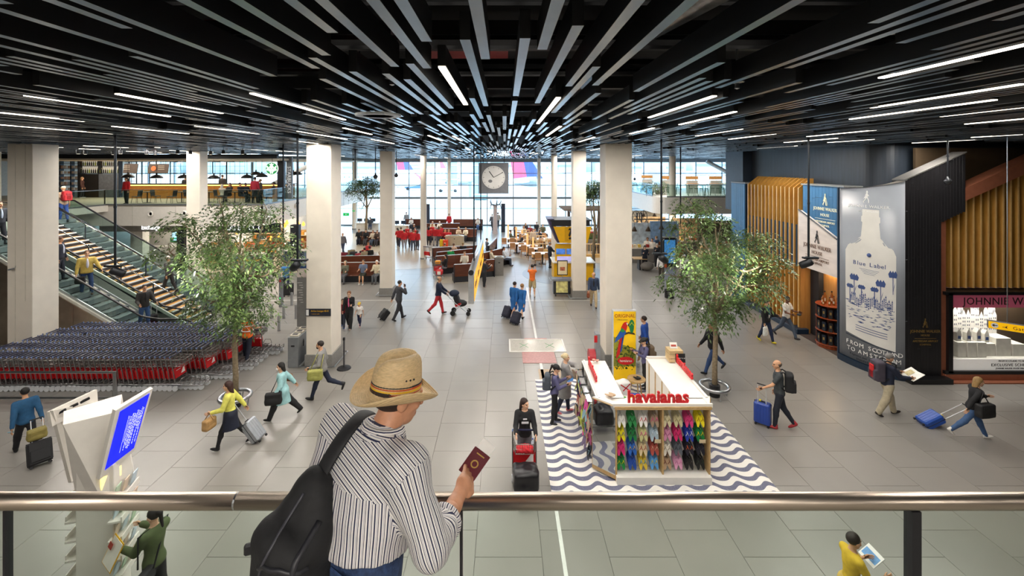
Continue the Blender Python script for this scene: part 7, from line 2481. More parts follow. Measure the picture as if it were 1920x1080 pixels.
for z0, z1, c_ in ((.0, .006, '17151a'), (.006, .014, 'b84a18'), (.014, .024, 'e0b020'), (.024, .032, 'b84a18'), (.032, .038, '17151a')):
 b = MB()
 vs = []
 for j in range(n_):
  a = 2 * math.pi * j / n_
  for zz_, e in ((z0, .005), (z1, .0035)):
   x = math.cos(a) * (.083 * (1 - .012 * zz_ / .03) + e)
   y = math.sin(a) * (.104 * (1 - .012 * zz_ / .03) + e)
   vs.append(Hm @ Vector((x, y - .012, zz_ + .026)))
 b.add(vs, [(2 * j, 2 * ((j + 1) % n_), 2 * ((j + 1) % n_) + 1, 2 * j + 1) for j in range(n_)])
 b.build('hat_band', M(c_, .6), hat, smooth=True)
for k in range(3):
 a = R(4 + k * 10)
 p = Hm @ Vector((math.cos(a) * .0835, math.sin(a) * .1045 - .012, .088))
 MB().ell(p, (.0042, .0042, .0042), 8, 6).build('eyelet', BLACK, hat)
# passport with paper in it
ppt = thing('passport', 'burgundy passport with a white paper slip held in the hand', 'passport', hero.location + pc)
pm_ = Matrix((pw, pn, pu)).transposed().to_4x4()
MB().box((0, 0, 0), (.088, .006, .125), r=.002).xf(pm_).build('cover', M('5c1a26', .45), ppt)
MB().box((.004, -.0055, .002), (.084, .004, .118)).xf(pm_).build('pages', M('e0d8c0', .6), ppt)
MB().box((.0, -.001, .045), (.07, .0015, .09), ry=6).xf(pm_ @ Matrix.Translation((0, -.003, .02))).build('paper_slip', M('f4f2ee', .5), ppt)
b = MB()
b.box((0, .0036, .045), (.042, .001, .005)).box((0, .0036, -.05), (.03, .001, .006))
for a in range(8):
 b.box((.015 * math.cos(a * .785), .0036, .015 * math.sin(a * .785)), (.006, .001, .012), ry=-45 * a)
b.xf(pm_).build('gilt_print', M('c8a860', .3, .7), ppt)
# black backpack on the left shoulder
bp = thing('backpack', 'large black backpack slung on the left shoulder at the railing', 'backpack', (-.84, 1.70, 5.05))
s = SD()
BR = rotm(6, 14, -30)
s.box((.03, 0, .36), (.055, .04, .24), .07, .04, BR).ell((.12, .03, .68), (.075, .07, .11), .08).ell((-.0, -.02, .2), (.135, .11, .2), .07).box((-.015, -.1, .2), (.06, .02, .11), .035, .03, BR).box((.055, -.085, .47), (.045, .015, .07), .03, .03, BR).ell((.11, .03, .4), (.085, .07, .3), .08)
V, Fq = s.mesh(.013)
V = puff(V, Fq, folds(V, .012, 18, 8) + folds(V, .005, 45, 9))
obj('sack', np_mesh('sack', V, Fq, M('161618', .75, 0, .3, 30, bump=.3)), bp)
SK = bp.children[0].data
from mathutils.bvhtree import BVHTree
bvh = BVHTree.FromPolygons([v.co for v in SK.vertices], [p.vertices for p in SK.polygons])
def onp(x, z, o=0):
 h_ = bvh.ray_cast(Vector((x, -1, z)), Vector((0, 1, 0)))[0]
 return (h_ if h_ else Vector((x, 0, z))) + Vector((0, -o, 0))
for nm, pts_, w in (('zip', ((.1, .74), (.05, .66), (0, .56), (-.04, .44), (-.06, .3)), .006), ('zip', ((.12, .5), (.06, .49), (0, .47), (-.05, .44)), .006), ('side_strap', ((.17, .66), (.13, .6), (.11, .5), (.1, .4), (.09, .28)), .012), ('side_strap', ((.16, .56), (.08, .585), (.02, .58), (-.02, .55)), .009), ('seam', ((.14, .4), (.06, .385), (-.02, .37), (-.09, .34)), .005)):
 q_ = []
 for (x0, z0), (x1, z1) in zip(pts_, pts_[1:]):
  q_ += [onp(x0 + (x1 - x0) * u / 4, z0 + (z1 - z0) * u / 4, .001) for u in range(4)]
 MB().tube(q_, w, 6).build(nm, M('3c3c43' if nm == 'zip' else '26262b', .45), bp, smooth=True)
MB().box(onp(.11, .52, .012), (.035, .016, .045), r=.005).build('buckle', M('2c2c31', .3), bp)
def bl(x, y, z):
 return Vector((x + .84, y - 1.70, z - 5.05))
b = MB()
sp = [bl(-.76, 1.72, 5.70), bl(-.715, 1.74, 5.80), bl(-.66, 1.79, 5.90), bl(-.61, 1.87, 5.955), bl(-.585, 1.96, 5.945), bl(-.60, 2.03, 5.86), bl(-.66, 2.06, 5.70), bl(-.76, 1.98, 5.5)]
vs = []
for i, p in enumerate(sp):
 t = (sp[min(i + 1, len(sp) - 1)] - sp[max(i - 1, 0)]).normalized()
 nrm = Vector((-.25, -.55, .75)) if i < 4 else Vector((.1, .6, .5))
 sd = t.cross(nrm).normalized() * .036
 nn = sd.cross(t).normalized() * .012
 vs += [p - sd - nn, p + sd - nn, p + sd + nn, p - sd + nn]
b.add(vs, [(4 * i + j, 4 * i + (j + 1) % 4, 4 * i + 4 + (j + 1) % 4, 4 * i + 4 + j) for i in range(len(sp) - 1) for j in range(4)])
o = b.build('strap', M('17171a', .7, 0, .2, 60), bp, smooth=True)
sb = o.modifiers.new('sub', 'SUBSURF')
sb.levels = sb.render_levels = 2
MB().box(bl(-.92, 1.63, 5.62), (.03, .02, .04), rz=20, r=.006).build('buckle', BLACK, bp)
# ---------------- people on the floor
NR = .022
p = G(48, 851)
a_ = person(p, rzd(-.85, .5), 'person in blue fleece walking left pulling a black case', 'walk', 1.66, 'm', 't', ('knit', '24567e'), ('trousers', '1c1c22'), ('short', '17120f'), '141416', arms=((-20, 10, 10), (-28, 8, 12)), res=NR)
suitcase(G(76, 874), rzd(-.8, .6), 'black soft suitcase trailing behind the person in blue fleece', '1d1d20', .42, .26, .5, tilt=-24, handle=.5, soft=True, ribs=False)
t = tote(Vector(G(74, 868)) + Vector((-.08, .02, .56)), rzd(-.8, .6), 'olive green bag riding on the black soft suitcase', '8a7d42', .34, .2, .24, kind='travel_bag')
t = thing('phone', 'pale blue phone in the lowered hand of the blue fleece walker', 'phone', jw_(a_, 5) + Vector((-.03, 0, -.1)), 30)
MB().box((0, 0, 0), (.08, .012, .15), rx=60, r=.004).build('body', M('9ad0e8', .3), t)
p = G(432, 838)
a_ = person(p, rzd(-1, -.25), 'long-haired woman in yellow cardigan and navy skirt walking left', 'walk', 1.68, 'f', 'l', ('knit', 'e3df6a'), ('skirt', '1d2336', '17171b'), ('long', '3a2018'), '17171b', flip=False, legs=((24, 10, 2), (-24, 16, 2)), arms=((22, 14, 62), (-32, 10, 6)), res=NR)
MB().tube([], 0) if False else None
w = jw_(a_, 5)
tote(w + Vector((-.0, -.08, -.34)), 80, 'tan leather handbag on the arm of the yellow cardigan woman', 'b08a58', .32, .16, .26, [w + Vector((-.1, -.08, -.12)), w + Vector((-.03, -.02, .02)), w + Vector((.1, -.08, -.12))], 'handbag', 'b08a58')
suitcase(G(490, 826), rzd(-1, .05), 'silver ribbed suitcase pulled behind the yellow cardigan woman', 'aeb3ba', .38, .24, .55, tilt=-38, handle=.55, metal=.8)
p = G(530, 783)
a_ = person(p, rzd(-1, -.35), 'woman in pale teal coat and white mask striding left', 'walk', 1.6, 'f', 'l', ('coat', 'a3d2d6'), ('wide', '1a1a1e'), ('bob', '15110f'), '121214', legs=((30, 10, 2), (-30, 12, 2)), arms=((8, 12, 30), (-38, 10, 8)), res=NR, hy=8)
hd = jw_(a_, 3)
t = thing('face_mask', 'white face mask on the woman in the teal coat', 'mask', hd, a_.rotation_euler.z * 57.2958 + 8)
V, Fq = SD().ell((0, .07, -.045), (.052, .045, .045), .01).mesh(.012)
obj('cloth', np_mesh('cloth', V, Fq, M('f4f4f4', .7)), t)
s_ = jw_(a_, 8)
tote(s_ + Vector((-.12, -.16, -.68)), rzd(-1, -.3) + 90, 'black shoulder bag on the woman in the teal coat', '19191b', .42, .16, .32, [s_ + Vector((-.2, -.12, -.38)), s_ + Vector((-.03, -.02, .04)), s_ + Vector((.02, -.12, -.38))])
w = jw_(a_, 7)
tote(w + Vector((-.18, .05, .02)), 0, 'small brown bag behind the woman in the teal coat', '8a5a30', .2, .1, .2, [w + Vector((-.2, .02, .18)), jw_(a_, 9) + Vector((0, .02, .05))])
p = G(604, 746)
a_ = person(p, rzd(-1, -.12), 'bearded man in grey blazer carrying an olive bag walking left', 'walk', 1.76, 'm', 't', ('jacket', '8c8a88', 'f0efec'), ('jeans', '1b2338'), ('short', '241a14'), '141416', legs=((22, 6, 2), (-26, 44, 2)), arms=((6, 14, 70), (-10, 10, 40)), res=NR)
s_, w = jw_(a_, 8), jw_(a_, 5)
tote(w + Vector((.2, -.12, -.28)), 10, 'olive messenger bag at the hip of the bearded man', '9c9a52', .42, .18, .3, [w + Vector((.05, -.12, 0)), s_ + Vector((-.02, -.08, .04)), s_ + Vector((.12, .05, .0)), w + Vector((.35, -.1, 0))], 'messenger_bag', '9c9a52')
t = thing('beard', 'short dark beard of the man in the grey blazer', 'beard', jw_(a_, 3), a_.rotation_euler.z * 57.2958)
V, Fq = SD().ell((0, .05, -.075), (.05, .06, .045), .01).mesh(.012, [((0, .0, -.05), (0, -.4, 1))])
o = obj('beard', np_mesh('beard', V, Fq, M('241a14', .7)), None)
bpy.data.objects.remove(t)
o.parent = a_
o.location = Vector(a_['joints'][3])
p = G(464, 678)
a_ = person(p, rzd(.05, 1), 'worker in orange safety vest pushing a trolley behind the tree', 'stand', 1.76, 'm', 't', ('vest', 'f2701c'), ('trousers', '1b2032'), ('short', '2a1c14'), '141416', legs=((6, 4, 3), (-12, 14, 3)), arms=((30, 6, 40), (30, 6, 40)), res=NR)
v_ = a_.children[1]
for z, h in ((1.12, .05), (1.3, .04)):
 b = MB()
 b.tube([Vector((.2 * math.cos(q * .314), .15 * math.sin(q * .314), z)) for q in range(20)], .018, 5, True)
 b.build('reflective_band', M('dfe2e4', .3), a_)
copy_tree(ct0, Vector(p) + Vector((.05, .75, 0)), 90, 'red fronted luggage trolley pushed by the orange vest worker')
a_ = person((-5.45, 7.05, 0), rzd(-1, .25), 'ponytailed woman in green jacket taking leaflets from the totem', 'stand', 1.66, 'f', 'l', ('jacket', '4e5a36'), ('trousers', '17171a'), ('pony', '1a1210'), '141416', arms=((30, 8, 62), (66, 4, 18)), hp=14, res=.016)
t = thing('brochure', 'open yellow bordered brochure held low by the woman in green', 'brochure', jw_(a_, 5) + Vector((-.12, -.04, -.02)), -30)
MB().box((0, 0, 0), (.30, .008, .40), rx=-22, ry=10).build('sheet', M('f0b820', .5), t)
MB().box((0, -.008, 0), (.27, .004, .37), rx=-22, ry=10).build('page', M('f2ece0', .5), t)
MB().box((-.05, -.012, .1), (.1, .004, .08), rx=-22, ry=10).box((.06, -.012, -.1), (.09, .004, .09), rx=-22, ry=10).build('print', M('a83a2a', .5, n=.4, sc=20), t)
s_ = jw_(a_, 9)
tote(jw_(a_, 0) + Vector((.06, -.26, -.16)), 90, 'small black crossbody bag on the woman in green', '17171a', .3, .12, .2, [jw_(a_, 0) + Vector((-.06, -.24, .04)), jw_(a_, 8) + Vector((-.02, -.08, .06)), s_ + Vector((.02, .05, .08)), jw_(a_, 0) + Vector((.16, -.22, .04))])
a_ = person((5.15, 6.75, 0), rzd(1, .05), 'person in patterned yellow top walking right below the railing', 'walk', 1.58, 'f', 't', ('tee', 'd8b430'), ('skirt', 'cfae58'), ('short', '241812'), '8a6a4a', arms=((30, 6, 70), (30, 6, 70)), res=.016)
a_.children[1].data.materials[0] = M('e0bc2c', .8, 0, .35, 40, 0, 0, .2, .3, (1, 1, 4))
t = thing('magazine', 'blue and white magazine held by the person in yellow', 'magazine', jw_(a_, 5) + Vector((.16, .05, -.02)), -90)
MB().box((0, 0, 0), (.3, .01, .22), rx=-50).build('sheet', M('e8e4e2', .5), t)
MB().box((0, -.008, -.0), (.26, .004, .12), rx=-50).build('print', M('6a9ad0', .5, n=.3, sc=9), t)
a_ = person((.46, 10.38, 0), rzd(.02, -1), 'woman in black sweater with long brown hair pushing a loaded trolley', 'stand', 1.66, 'f', 'l', ('knit', '17171a'), ('trousers', '6d6d74'), ('long', '2c1a16'), '2a2a2e', arms=((30, 12, 42), (34, 12, 46)), hy=48, hp=6, res=NR)
MB().box(Vector(a_['joints'][1]) + Vector((0, .15, .02)), (.16, .012, .05), r=.004).box(Vector(a_['joints'][1]) + Vector((0, .15, .1)), (.09, .012, .03), r=.004).build('sweater_print', M('d8d8de', .6), a_)
tc_ = copy_tree(ct0, (.44, 9.72, 0), -90, 'chrome luggage trolley with a red seat cloth pushed toward the railing')
t = thing('holdall', 'black shiny holdall lying on the trolley of the brown-haired woman', 'bag', (.45, 9.62, .19), 4)
s = SD().box((0, 0, .2), (.19, .17, .12), .07, .04).ell((.05, -.05, .33), (.2, .16, .1), .08).ell((-.08, -.06, .12), (.2, .2, .12), .06)
V, Fq = s.mesh(.018)
V = puff(V, Fq, folds(V, .02, 24, 4))
obj('sack', np_mesh('sack', V, Fq, M('1b1a1e', .3)), t)
MB().ell((-.1, -.18, .36), (.04, .02, .03), 8, 6).build('yellow_tag', M('e8d818', .5), t)
t = thing('red_cloth', 'red cloth lying in the trolley basket of the brown-haired woman', 'cloth', (.44, 9.92, .77), 0)
V, Fq = SD().box((0, 0, .03), (.16, .1, .02), .02, .02).ell((.05, 0, .06), (.12, .1, .05), .05).mesh(.016)
obj('cloth', np_mesh('cloth', puff(V, Fq, folds(V, .02, 40, 6)), Fq, M('c8202c', .7)), t)
t = thing('water_bottle', 'clear water bottle with blue cap in the trolley basket', 'bottle', (.62, 9.95, .77))
MB().lathe([(0, 0), (.035, 0), (.035, .16), (.014, .2), (.014, .22), (0, .22)], 10).build('bottle_body', M('c9d8e8', .1), t, smooth=True)
MB().cyl((0, 0, .215), .016, .025, 8).build('cap', M('2a4ab0', .4), t)
def tablet(person_, label, col='3a6ab8', sz=(.14, .01, .2)):
 w1, w2 = jw_(person_, 5), jw_(person_, 7)
 d = person_.rotation_euler.to_matrix() @ Vector((0, .1, 0))
 t = thing('phone' if sz[0] < .1 else 'tablet', label, 'phone' if sz[0] < .1 else 'tablet', (w1 + w2) / 2 + d + Vector((0, 0, .03)), person_.rotation_euler.z * 57.2958)
 MB().box((0, 0, 0), sz, rx=-55, r=.003).build('body', M(col, .3), t)
 return t
STRM = strip_mat('e6e4ec', '5c5a80', .055, True)
for k, (p, d_, lb, bc) in enumerate(((G(1040, 793), (1, -.12), 'girl in black cap and striped top with tablet left of the kiosk', '4c545e'), ((4.42, 14.25, 0), (-1, -.15), 'girl in black cap and striped top beside the yellow poster', '6b5a48'))):
 a_ = person(p, rzd(*d_), lb, 'phone', 1.58, 'f', 'l', ('shirt', STRM), ('tights', '17171b'), ('cap', '131315'), '15151a', res=NR)
 with_st(a_.children[1], lambda P_: P_[:, 2] + .25 * P_[:, 0])
 tablet(a_, ('blue tablet held by the capped girl left of the kiosk', 'dark phone held by the capped girl beside the poster')[k], ('3a7ac0', '20242c')[k])
 f_ = a_.rotation_euler.to_matrix() @ Vector((0, -.2, 0))
 backpack(jw_(a_, 1) + f_ + Vector((0, 0, -.22)), a_.rotation_euler.z * 57.2958, ('slate grey backpack on the capped girl left of the kiosk', 'brown topped backpack on the capped girl beside the poster')[k], bc, .28, .17, .46)
a_ = person(G(1060, 774), rzd(1, -.1), 'blonde woman in grey cardigan reaching along the kiosk sandals', 'stand', 1.68, 'f', 'l', ('coat', '8d8b8c', 'ece8e4'), ('jeans', '20283c'), ('bun', 'd8c49a'), 'd8707a', legs=((8, 4, 3), (-14, 6, 3)), arms=((78, 2, 6), (40, 6, 40)), hp=4, res=NR)
a_ = person(Vector(G(1201, 688)) + Vector((.22, .2, 0)), rzd(-.8, .5), 'person in blue top half hidden behind the yellow poster', 'stroll', 1.72, 'm', 't', ('jacket', '2450a8'), ('shorts', '8a7a5a'), ('short', '2a1c14'), 'f0eeea', res=.028)
a_ = person(G(1461, 802), rzd(-.85, .45), 'bald man in grey tee with black backpack and blue case', 'stroll', 1.8, 'm', 't', ('tee', '3e4346'), ('jeans', '1d222e'), ('fringe', '5a4a40'), 'a83238', legs=((10, 6, 2), (-14, 20, 2)), arms=((34, 6, 30), (0, 8, 20)), hy=14, res=NR)
f_ = a_.rotation_euler.to_matrix() @ Vector((0, -.24, 0))
backpack(jw_(a_, 1) + f_ + Vector((0, 0, -.26)), a_.rotation_euler.z * 57.2958, 'black backpack on the bald man in grey tee', '1a1a1d', .32, .2, .52)
suitcase(G(1430, 797), rzd(-.85, .45) + 75, 'upright royal blue ribbed suitcase beside the bald man', '27459a', .4, .24, .56, handle=.5, tagc='e0d020')
a_ = person(G(1664, 778), rzd(1, -.12), 'man with red backpack reading a map by the dark shopfront', 'stroll', 1.75, 'm', 't', ('jacket', '1c2236'), ('wide', 'b5a98f'), ('short', '7d7a78'), '2a241f', arms=((38, 6, 52), (40, 6, 52)), hp=18, res=NR)
f_ = a_.rotation_euler.to_matrix() @ Vector((0, -.26, 0))
backpack(jw_(a_, 1) + f_ + Vector((0, 0, -.26)), a_.rotation_euler.z * 57.2958, 'grey and red hiking backpack on the map reader', '4a4450', .34, .24, .6, 'd01c20')
t = thing('map', 'unfolded white map held by the man with the red backpack', 'map', (jw_(a_, 5) + jw_(a_, 7)) / 2 + a_.rotation_euler.to_matrix() @ Vector((0, .2, .03)), a_.rotation_euler.z * 57.2958)
MB().box((-.13, 0, 0), (.26, .006, .36), rx=-58, ry=6).box((.13, 0, .0), (.26, .006, .36), rx=-58, ry=-6).build('sheet', M('eceae4', .6, n=.1, sc=8), t)
MB().box((-.1, 0, .008), (.16, .004, .2), rx=-58, ry=6).build('print', M('c9b98a', .6, n=.3, sc=20), t)
a_ = person(G(1824, 822), rzd(1, -.28), 'fair-haired woman in black top pulling a blue case rightward', 'walk', 1.66, 'f', 'l', ('knit', '17171a'), ('jeans', '3c5a84'), ('bob', '9a7a4c'), 'e0dcd6', legs=((26, 4, 2), (-34, 14, 2)), arms=((28, 10, 80), (-30, 10, 8)), lean=10, res=NR)
w = jw_(a_, 7)
s_ = jw_(a_, 9)
tote(jw_(a_, 0) + Vector((.02, -.28, -.12)), 10, 'big black shoulder bag on the woman with the blue case', '19191b', .46, .18, .34, [jw_(a_, 0) + Vector((-.1, -.26, .2)), s_ + Vector((-.03, -.08, .05)), s_ + Vector((.05, .06, .03)), jw_(a_, 0) + Vector((.16, -.24, .2))])
suitcase(G(1724, 796), rzd(1, -.1), 'glossy blue suitcase tilted behind the woman in black', '2450a8', .4, .24, .5, tilt=-60, handle=.72, tagc='f0d820')
a_ = person(G(1437, 641), rzd(.35, -1), 'woman in black jacket and yellow shoes before the gold fins', 'stroll', 1.68, 'f', 'l', ('jacket', '17181c', 'd8d4d0'), ('jeans', '1c2a48'), ('bun', '3a2a1e'), 'e8d818', arms=((26, 6, 80), (8, 10, 12)), res=.024)
backpack(jw_(a_, 1) + a_.rotation_euler.to_matrix() @ Vector((-.2, -.2, -.3)), a_.rotation_euler.z * 57.2958, 'black leather backpack of the woman with yellow shoes', '18181a', .28, .18, .36)
tote(jw_(a_, 7) + Vector((.02, -.05, -.5)), 30, 'white paper carrier in the hand of the woman with yellow shoes', 'eef0ec', .24, .08, .36, [jw_(a_, 7) + Vector((0, -.04, -.16)), jw_(a_, 7)], 'paper_bag', 'e8e8e4')
t = thing('scarf', 'dark teal scarf of the woman with yellow shoes', 'scarf', jw_(a_, 2), 0)
V, Fq = SD().ell((0, -.0, -.02), (.1, .1, .05), .03).cap((0, -.1, -.05), (.02, -.14, -.24), .045, .04, .03).mesh(.02)
obj('cloth', np_mesh('cloth', V, Fq, M('2a5a60', .8, n=.3, sc=20)), t)
a_ = person(G(1474, 632), rzd(.45, -1), 'man in white polo and grey jeans before the gold fins', 'walk', 1.74, 'm', 'd', ('polo', 'f0ece6'), ('jeans', '4a5666'), ('short', '15100e'), '1a1a1c', arms=((28, 8, 72), (26, 8, 66)), hp=16, res=.024)
t = thing('folded_jacket', 'dark folded cap held by the man in white polo', 'cap', (jw_(a_, 5) + jw_(a_, 7)) / 2 + Vector((.06, -.14, .0)), 20)
V, Fq = SD().ell((0, 0, 0), (.1, .08, .05), .03).mesh(.016)
obj('cloth', np_mesh('cloth', V, Fq, M('2c2e34', .7)), t)
person(G(1336, 697), rzd(-.95, -.2), 'person in black jacket and jeans striding behind the tree trunk', 'walk', 1.76, 'm', 't', ('jacket', '16161a'), ('jeans', '2a4470'), ('short', '1c1512'), '17171a', legs=((28, 6, 3), (-30, 16, 3)), res=.024)
a_ = person(G(655, 616), rzd(.08, -1), 'woman in pink top and black cardigan walking with children', 'stroll', 1.64, 'f', 'l', ('knit', '1a1a1e', 'e86a9a'), ('wide', '1a1a1e'), ('bun', '8a5a38'), 'b89a88', arms=((20, 6, 85), (6, 10, 10)), hp=16, res=.024)
person(G(674, 612), rzd(.0, -1), 'small child in white tee and yellow hat beside the woman in pink', 'stroll', 1.06, 'f', 'l', ('tee', 'f2efec'), ('tights', '20284a'), ('cap', 'e0c048'), 'e0b0a8', res=.022, wide=1.1)
person(G(643, 614), rzd(.15, -1), 'boy in dark red shirt half behind the wide cream column', 'stroll', 1.25, 'm', 'l', ('tee', '8a3038'), ('trousers', '2a3040'), ('short', '4a3424'), '3a5a8a', res=.022)
a_ = person(G(748, 599), rzd(.75, .6), 'man in dark suit phoning with a black trolley case behind', 'stroll', 1.8, 'm', 't', ('jacket', '3a3c42'), ('trousers', '2e3036'), ('short', '3a3430'), '141416', arms=((-24, 8, 8), (48, 14, 138)), res=.024)
suitcase(G(713, 600), rzd(.8, .5), 'black soft case tilted behind the man phoning', '1a1b1e', .42, .26, .46, tilt=-40, handle=.85, soft=True, ribs=False)
t = thing('phone', 'dark phone at the ear of the man in the suit', 'phone', jw_(a_, 7) + Vector((0, 0, .08)), 0)
MB().box((0, 0, 0), (.07, .012, .14), rx=20, r=.004).build('body', BLACK, t)
a_ = person(G(822, 589), rzd(1, .02), 'man in navy blazer and red trousers pushing a stroller', 'stroll', 1.8, 'm', 't', ('jacket', '1d2740'), ('trousers', 'c8323a'), ('fringe', '8a8078'), '3a2a20', legs=((16, 5, 2), (-20, 24, 2)), arms=((34, 5, 22), (34, 5, 22)), res=.024)
t = thing('stroller', 'black baby stroller pushed by the man in red trousers', 'stroller', (jw_(a_, 0).x + 1.0, a_.location.y, 0), -90)
V, Fq = SD().ell((0, .05, .52), (.2, .3, .16), .05).box((0, -.12, .68), (.14, .06, .16), .06, .05, rotm(20)).mesh(.025)
obj('seat', np_mesh('seat', V, Fq, M('1c1d22', .7)), t)
V, Fq = SD().ell((0, -.25, .98), (.22, .24, .16), .03).mesh(.025, [((0, -.2, .9), (0, .3, -1))])
obj('hood', np_mesh('hood', V, Fq, M('1e2a40', .7)), t)
for q in (-1, 1):
 MB().tube([(q * .22, -.62, 1.02), (q * .24, -.2, .6), (q * .22, .4, .12)], .014, 6).tube([(q * .24, -.3, .1), (q * .24, .1, .55)], .014, 6).build('frame', STEEL, t)
 MB().box((q * .21, -.05, .5), (.02, .3, .1), rx=20).build('red_trim', RED, t)
 for y, r_ in ((.42, .1), (-.3, .12)):
  MB().tube([(q * .25 - .02, y, r_), (q * .25 + .02, y, r_)], r_, 12).build('wheel', RUBBER, t)
MB().tube([(-.22, -.62, 1.02), (.22, -.62, 1.02)], .016, 6).build('handle', BLACK, t)
t.rotation_euler.z = R(-90)
for k, (px, py, sx_) in enumerate(((964, 598, 0), (978, 602, 0))):
 a_ = person(G(px, py), rzd(.55, .85), ('dark-haired woman', 'fair-haired woman')[k] + ' in bright blue uniform pulling a navy cabin case', 'walk', 1.72 - .02 * k, 'f', 'l', ('jacket', '1f66b0'), ('skirt', '1f66b0'), ('bun', ('2c1c16', '9a7248')[k]), '141418', legs=((20, 8, 1), (-22, 14, 1)), arms=((10, 8, 20), (-26, 10, 8)), res=.024)
 suitcase(G((947, 963)[k], (597, 609)[k]), rzd(.6, .8), 'navy cabin case pulled by the %s uniformed woman' % ('dark-haired', 'fair-haired')[k], '22263a', .4, .24, .5, tilt=-32, handle=.8, soft=True, ribs=False)
a_ = person(G(998, 556), rzd(.05, 1), 'man in orange tee and khaki shorts taking a photo', 'stand', 1.72, 'm', 't', ('tee', 'ea7428'), ('shorts', 'b5a47c'), ('short', '1c1512'), 'c9b8a8', legs=((12, 6, 4), (-14, 10, 4)), arms=((70, 10, 80), (70, 10, 80)), res=.026)
t = thing('photo_camera', 'black camera raised by the man in orange', 'camera', jw_(a_, 3) + Vector((.16, .22, .04)), 0)
MB().box((0, 0, 0), (.14, .08, .1), r=.01).cyl((0, .05, -.03), .04, .06, 10).build('body', BLACK, t)
a_ = person(G(1031, 502), rzd(1, .3), 'grey-haired man in navy suit at the yellow information desk', 'stand', 1.76, 'm', 't', ('jacket', '1c2434'), ('trousers', '1c2230'), ('short', '8a8684'), '141416', arms=((34, 6, 40), (34, 6, 40)), res=.03)
a_ = person(G(1113, 576), rzd(-.12, -1), 'elderly man in blue blazer and khakis carrying a brown bag', 'stroll', 1.76, 'm', 't', ('jacket', '3a4a66', '1c1e24'), ('trousers', 'cdb894'), ('fringe', 'c8c0b8'), '3a2c24', res=.026)
tote(jw_(a_, 7) + Vector((-.02, 0, -.36)), 80, 'brown leather briefcase in the hand of the elderly man', '8a4a2c', .4, .12, .26, None, 'briefcase')
a_ = person(G(908, 538), rzd(.7, .35), 'woman in black with phone beside the hanging yellow sign', 'phone', 1.62, 'f', 't', ('jacket', '2c2c32'), ('wide', '1c1c22'), ('bun', '1c1412'), 'c8b0a8', res=.028)
tablet(a_, 'white phone held by the woman beside the hanging sign', 'e0e0e4', (.07, .01, .14))
a_ = person(G(1240, 525), rzd(.35, 1), 'woman in white shirt with orange bag walking toward the restaurants', 'walk', 1.68, 'f', 't', ('shirt', 'f0eeec'), ('trousers', '4a4238'), ('cap', '2a2420'), '1c1614', res=.03)
tote(jw_(a_, 0) + Vector((.24, -.05, -.05)), 80, 'orange brown shoulder bag on the woman in white shirt', 'a84a20', .3, .12, .24, [jw_(a_, 8) + Vector((0, -.02, .05)), jw_(a_, 0) + Vector((.2, -.08, .18))])
person(G(1283, 530), rzd(.1, 1), 'person in white chef cap and apron behind the tree', 'stroll', 1.7, 'm', 't', ('shirt', 'ece8e8'), ('trousers', '1c1c22'), ('cap', 'dcdcdc'), '141416', res=.03)
# riders
def on_esc(x):
 return max(0, min(4.4, (-14.1 - x) * SLO))
for (x, y, d_, lb, pz_, kw) in ((-17.05, 18.5, (.8, -.6), 'bearded man in mustard jacket riding the front escalator', 'stand', dict(h=1.82, skin='l', top=('jacket', 'b8a050', 'd8d8ea'), bottom=('jeans', '2a4470'), hair=('short', '6a4a30'), shoes='5a4030', wide=1.15, arms=((20, 22, 30), (6, 12, 14)))),
        (-14.7, 18.5, (.85, -.5), 'man in dark jacket and jeans near the foot of the front escalator', 'stand', dict(h=1.78, top=('jacket', '33302f', '1c1a1a'), bottom=('jeans', '3a5a8a'), hair=('short', '241a14'), arms=((20, 16, 40), (10, 14, 60)))),
        (-18.1, 18.45, (.9, .3), 'man in dark suit high on the front escalator beside the column', 'stand', dict(h=1.78, top=('jacket', '1c2030', 'c8d0e8'), bottom=('trousers', '1c2030'), hair=('short', '4a2c1e'), hp=20)),
        (-20.6, 18.5, (.9, -.2), 'person in dark jacket at the extreme left on the front escalator', 'stand', dict(h=1.76, top=('jacket', '20242e', 'b8c8e0'), hair=('short', '4a2c1e'))),
        (-15.35, 20.75, (-.9, .1), 'white-haired person in striped top on the stairs', 'stroll', dict(h=1.7, top=('knit', '4a484a'), bottom=('trousers', '2c2a2c'), hair=('short', 'e0d4c8'))),
        (-21.4, 22.0, (-.9, .3), 'traveller with red backpack at the top of the rear escalator', 'stand', dict(h=1.76, top=('tee', 'b8a088'), bottom=('jeans', '2a4a90'), hair=('cap', 'e8dcc0')))):
 z = on_esc(x)
 if y == 20.75:
  z = .1692 * (int((-15.05 + 1.6 - x - .0) / .2923) + 1)
 a_ = person((x, y, z), rzd(*d_), lb, pz_, res=.026, **kw)
 if 'red backpack' in lb:
  backpack(jw_(a_, 1) + a_.rotation_euler.to_matrix() @ Vector((0, -.24, -.2)), a_.rotation_euler.z * 57.2958, 'red round backpack on the traveller at the rear escalator top', 'b0242c', .36, .24, .5, '8a2028')
 if 'near the foot' in lb:
  suitcase((x + .1, y + .34, z - .1), 20, 'black case standing beside the man near the escalator foot', '18181b', .36, .22, .5, handle=.5)
 if 'mustard' in lb:
  tote(jw_(a_, 7) + Vector((.06, .1, -.42)), 20, 'black laptop bag hanging from the man in mustard jacket', '17171a', .34, .12, .3, [jw_(a_, 7) + Vector((.05, .08, -.1)), jw_(a_, 9) + Vector((0, .02, .06))], 'laptop_bag')
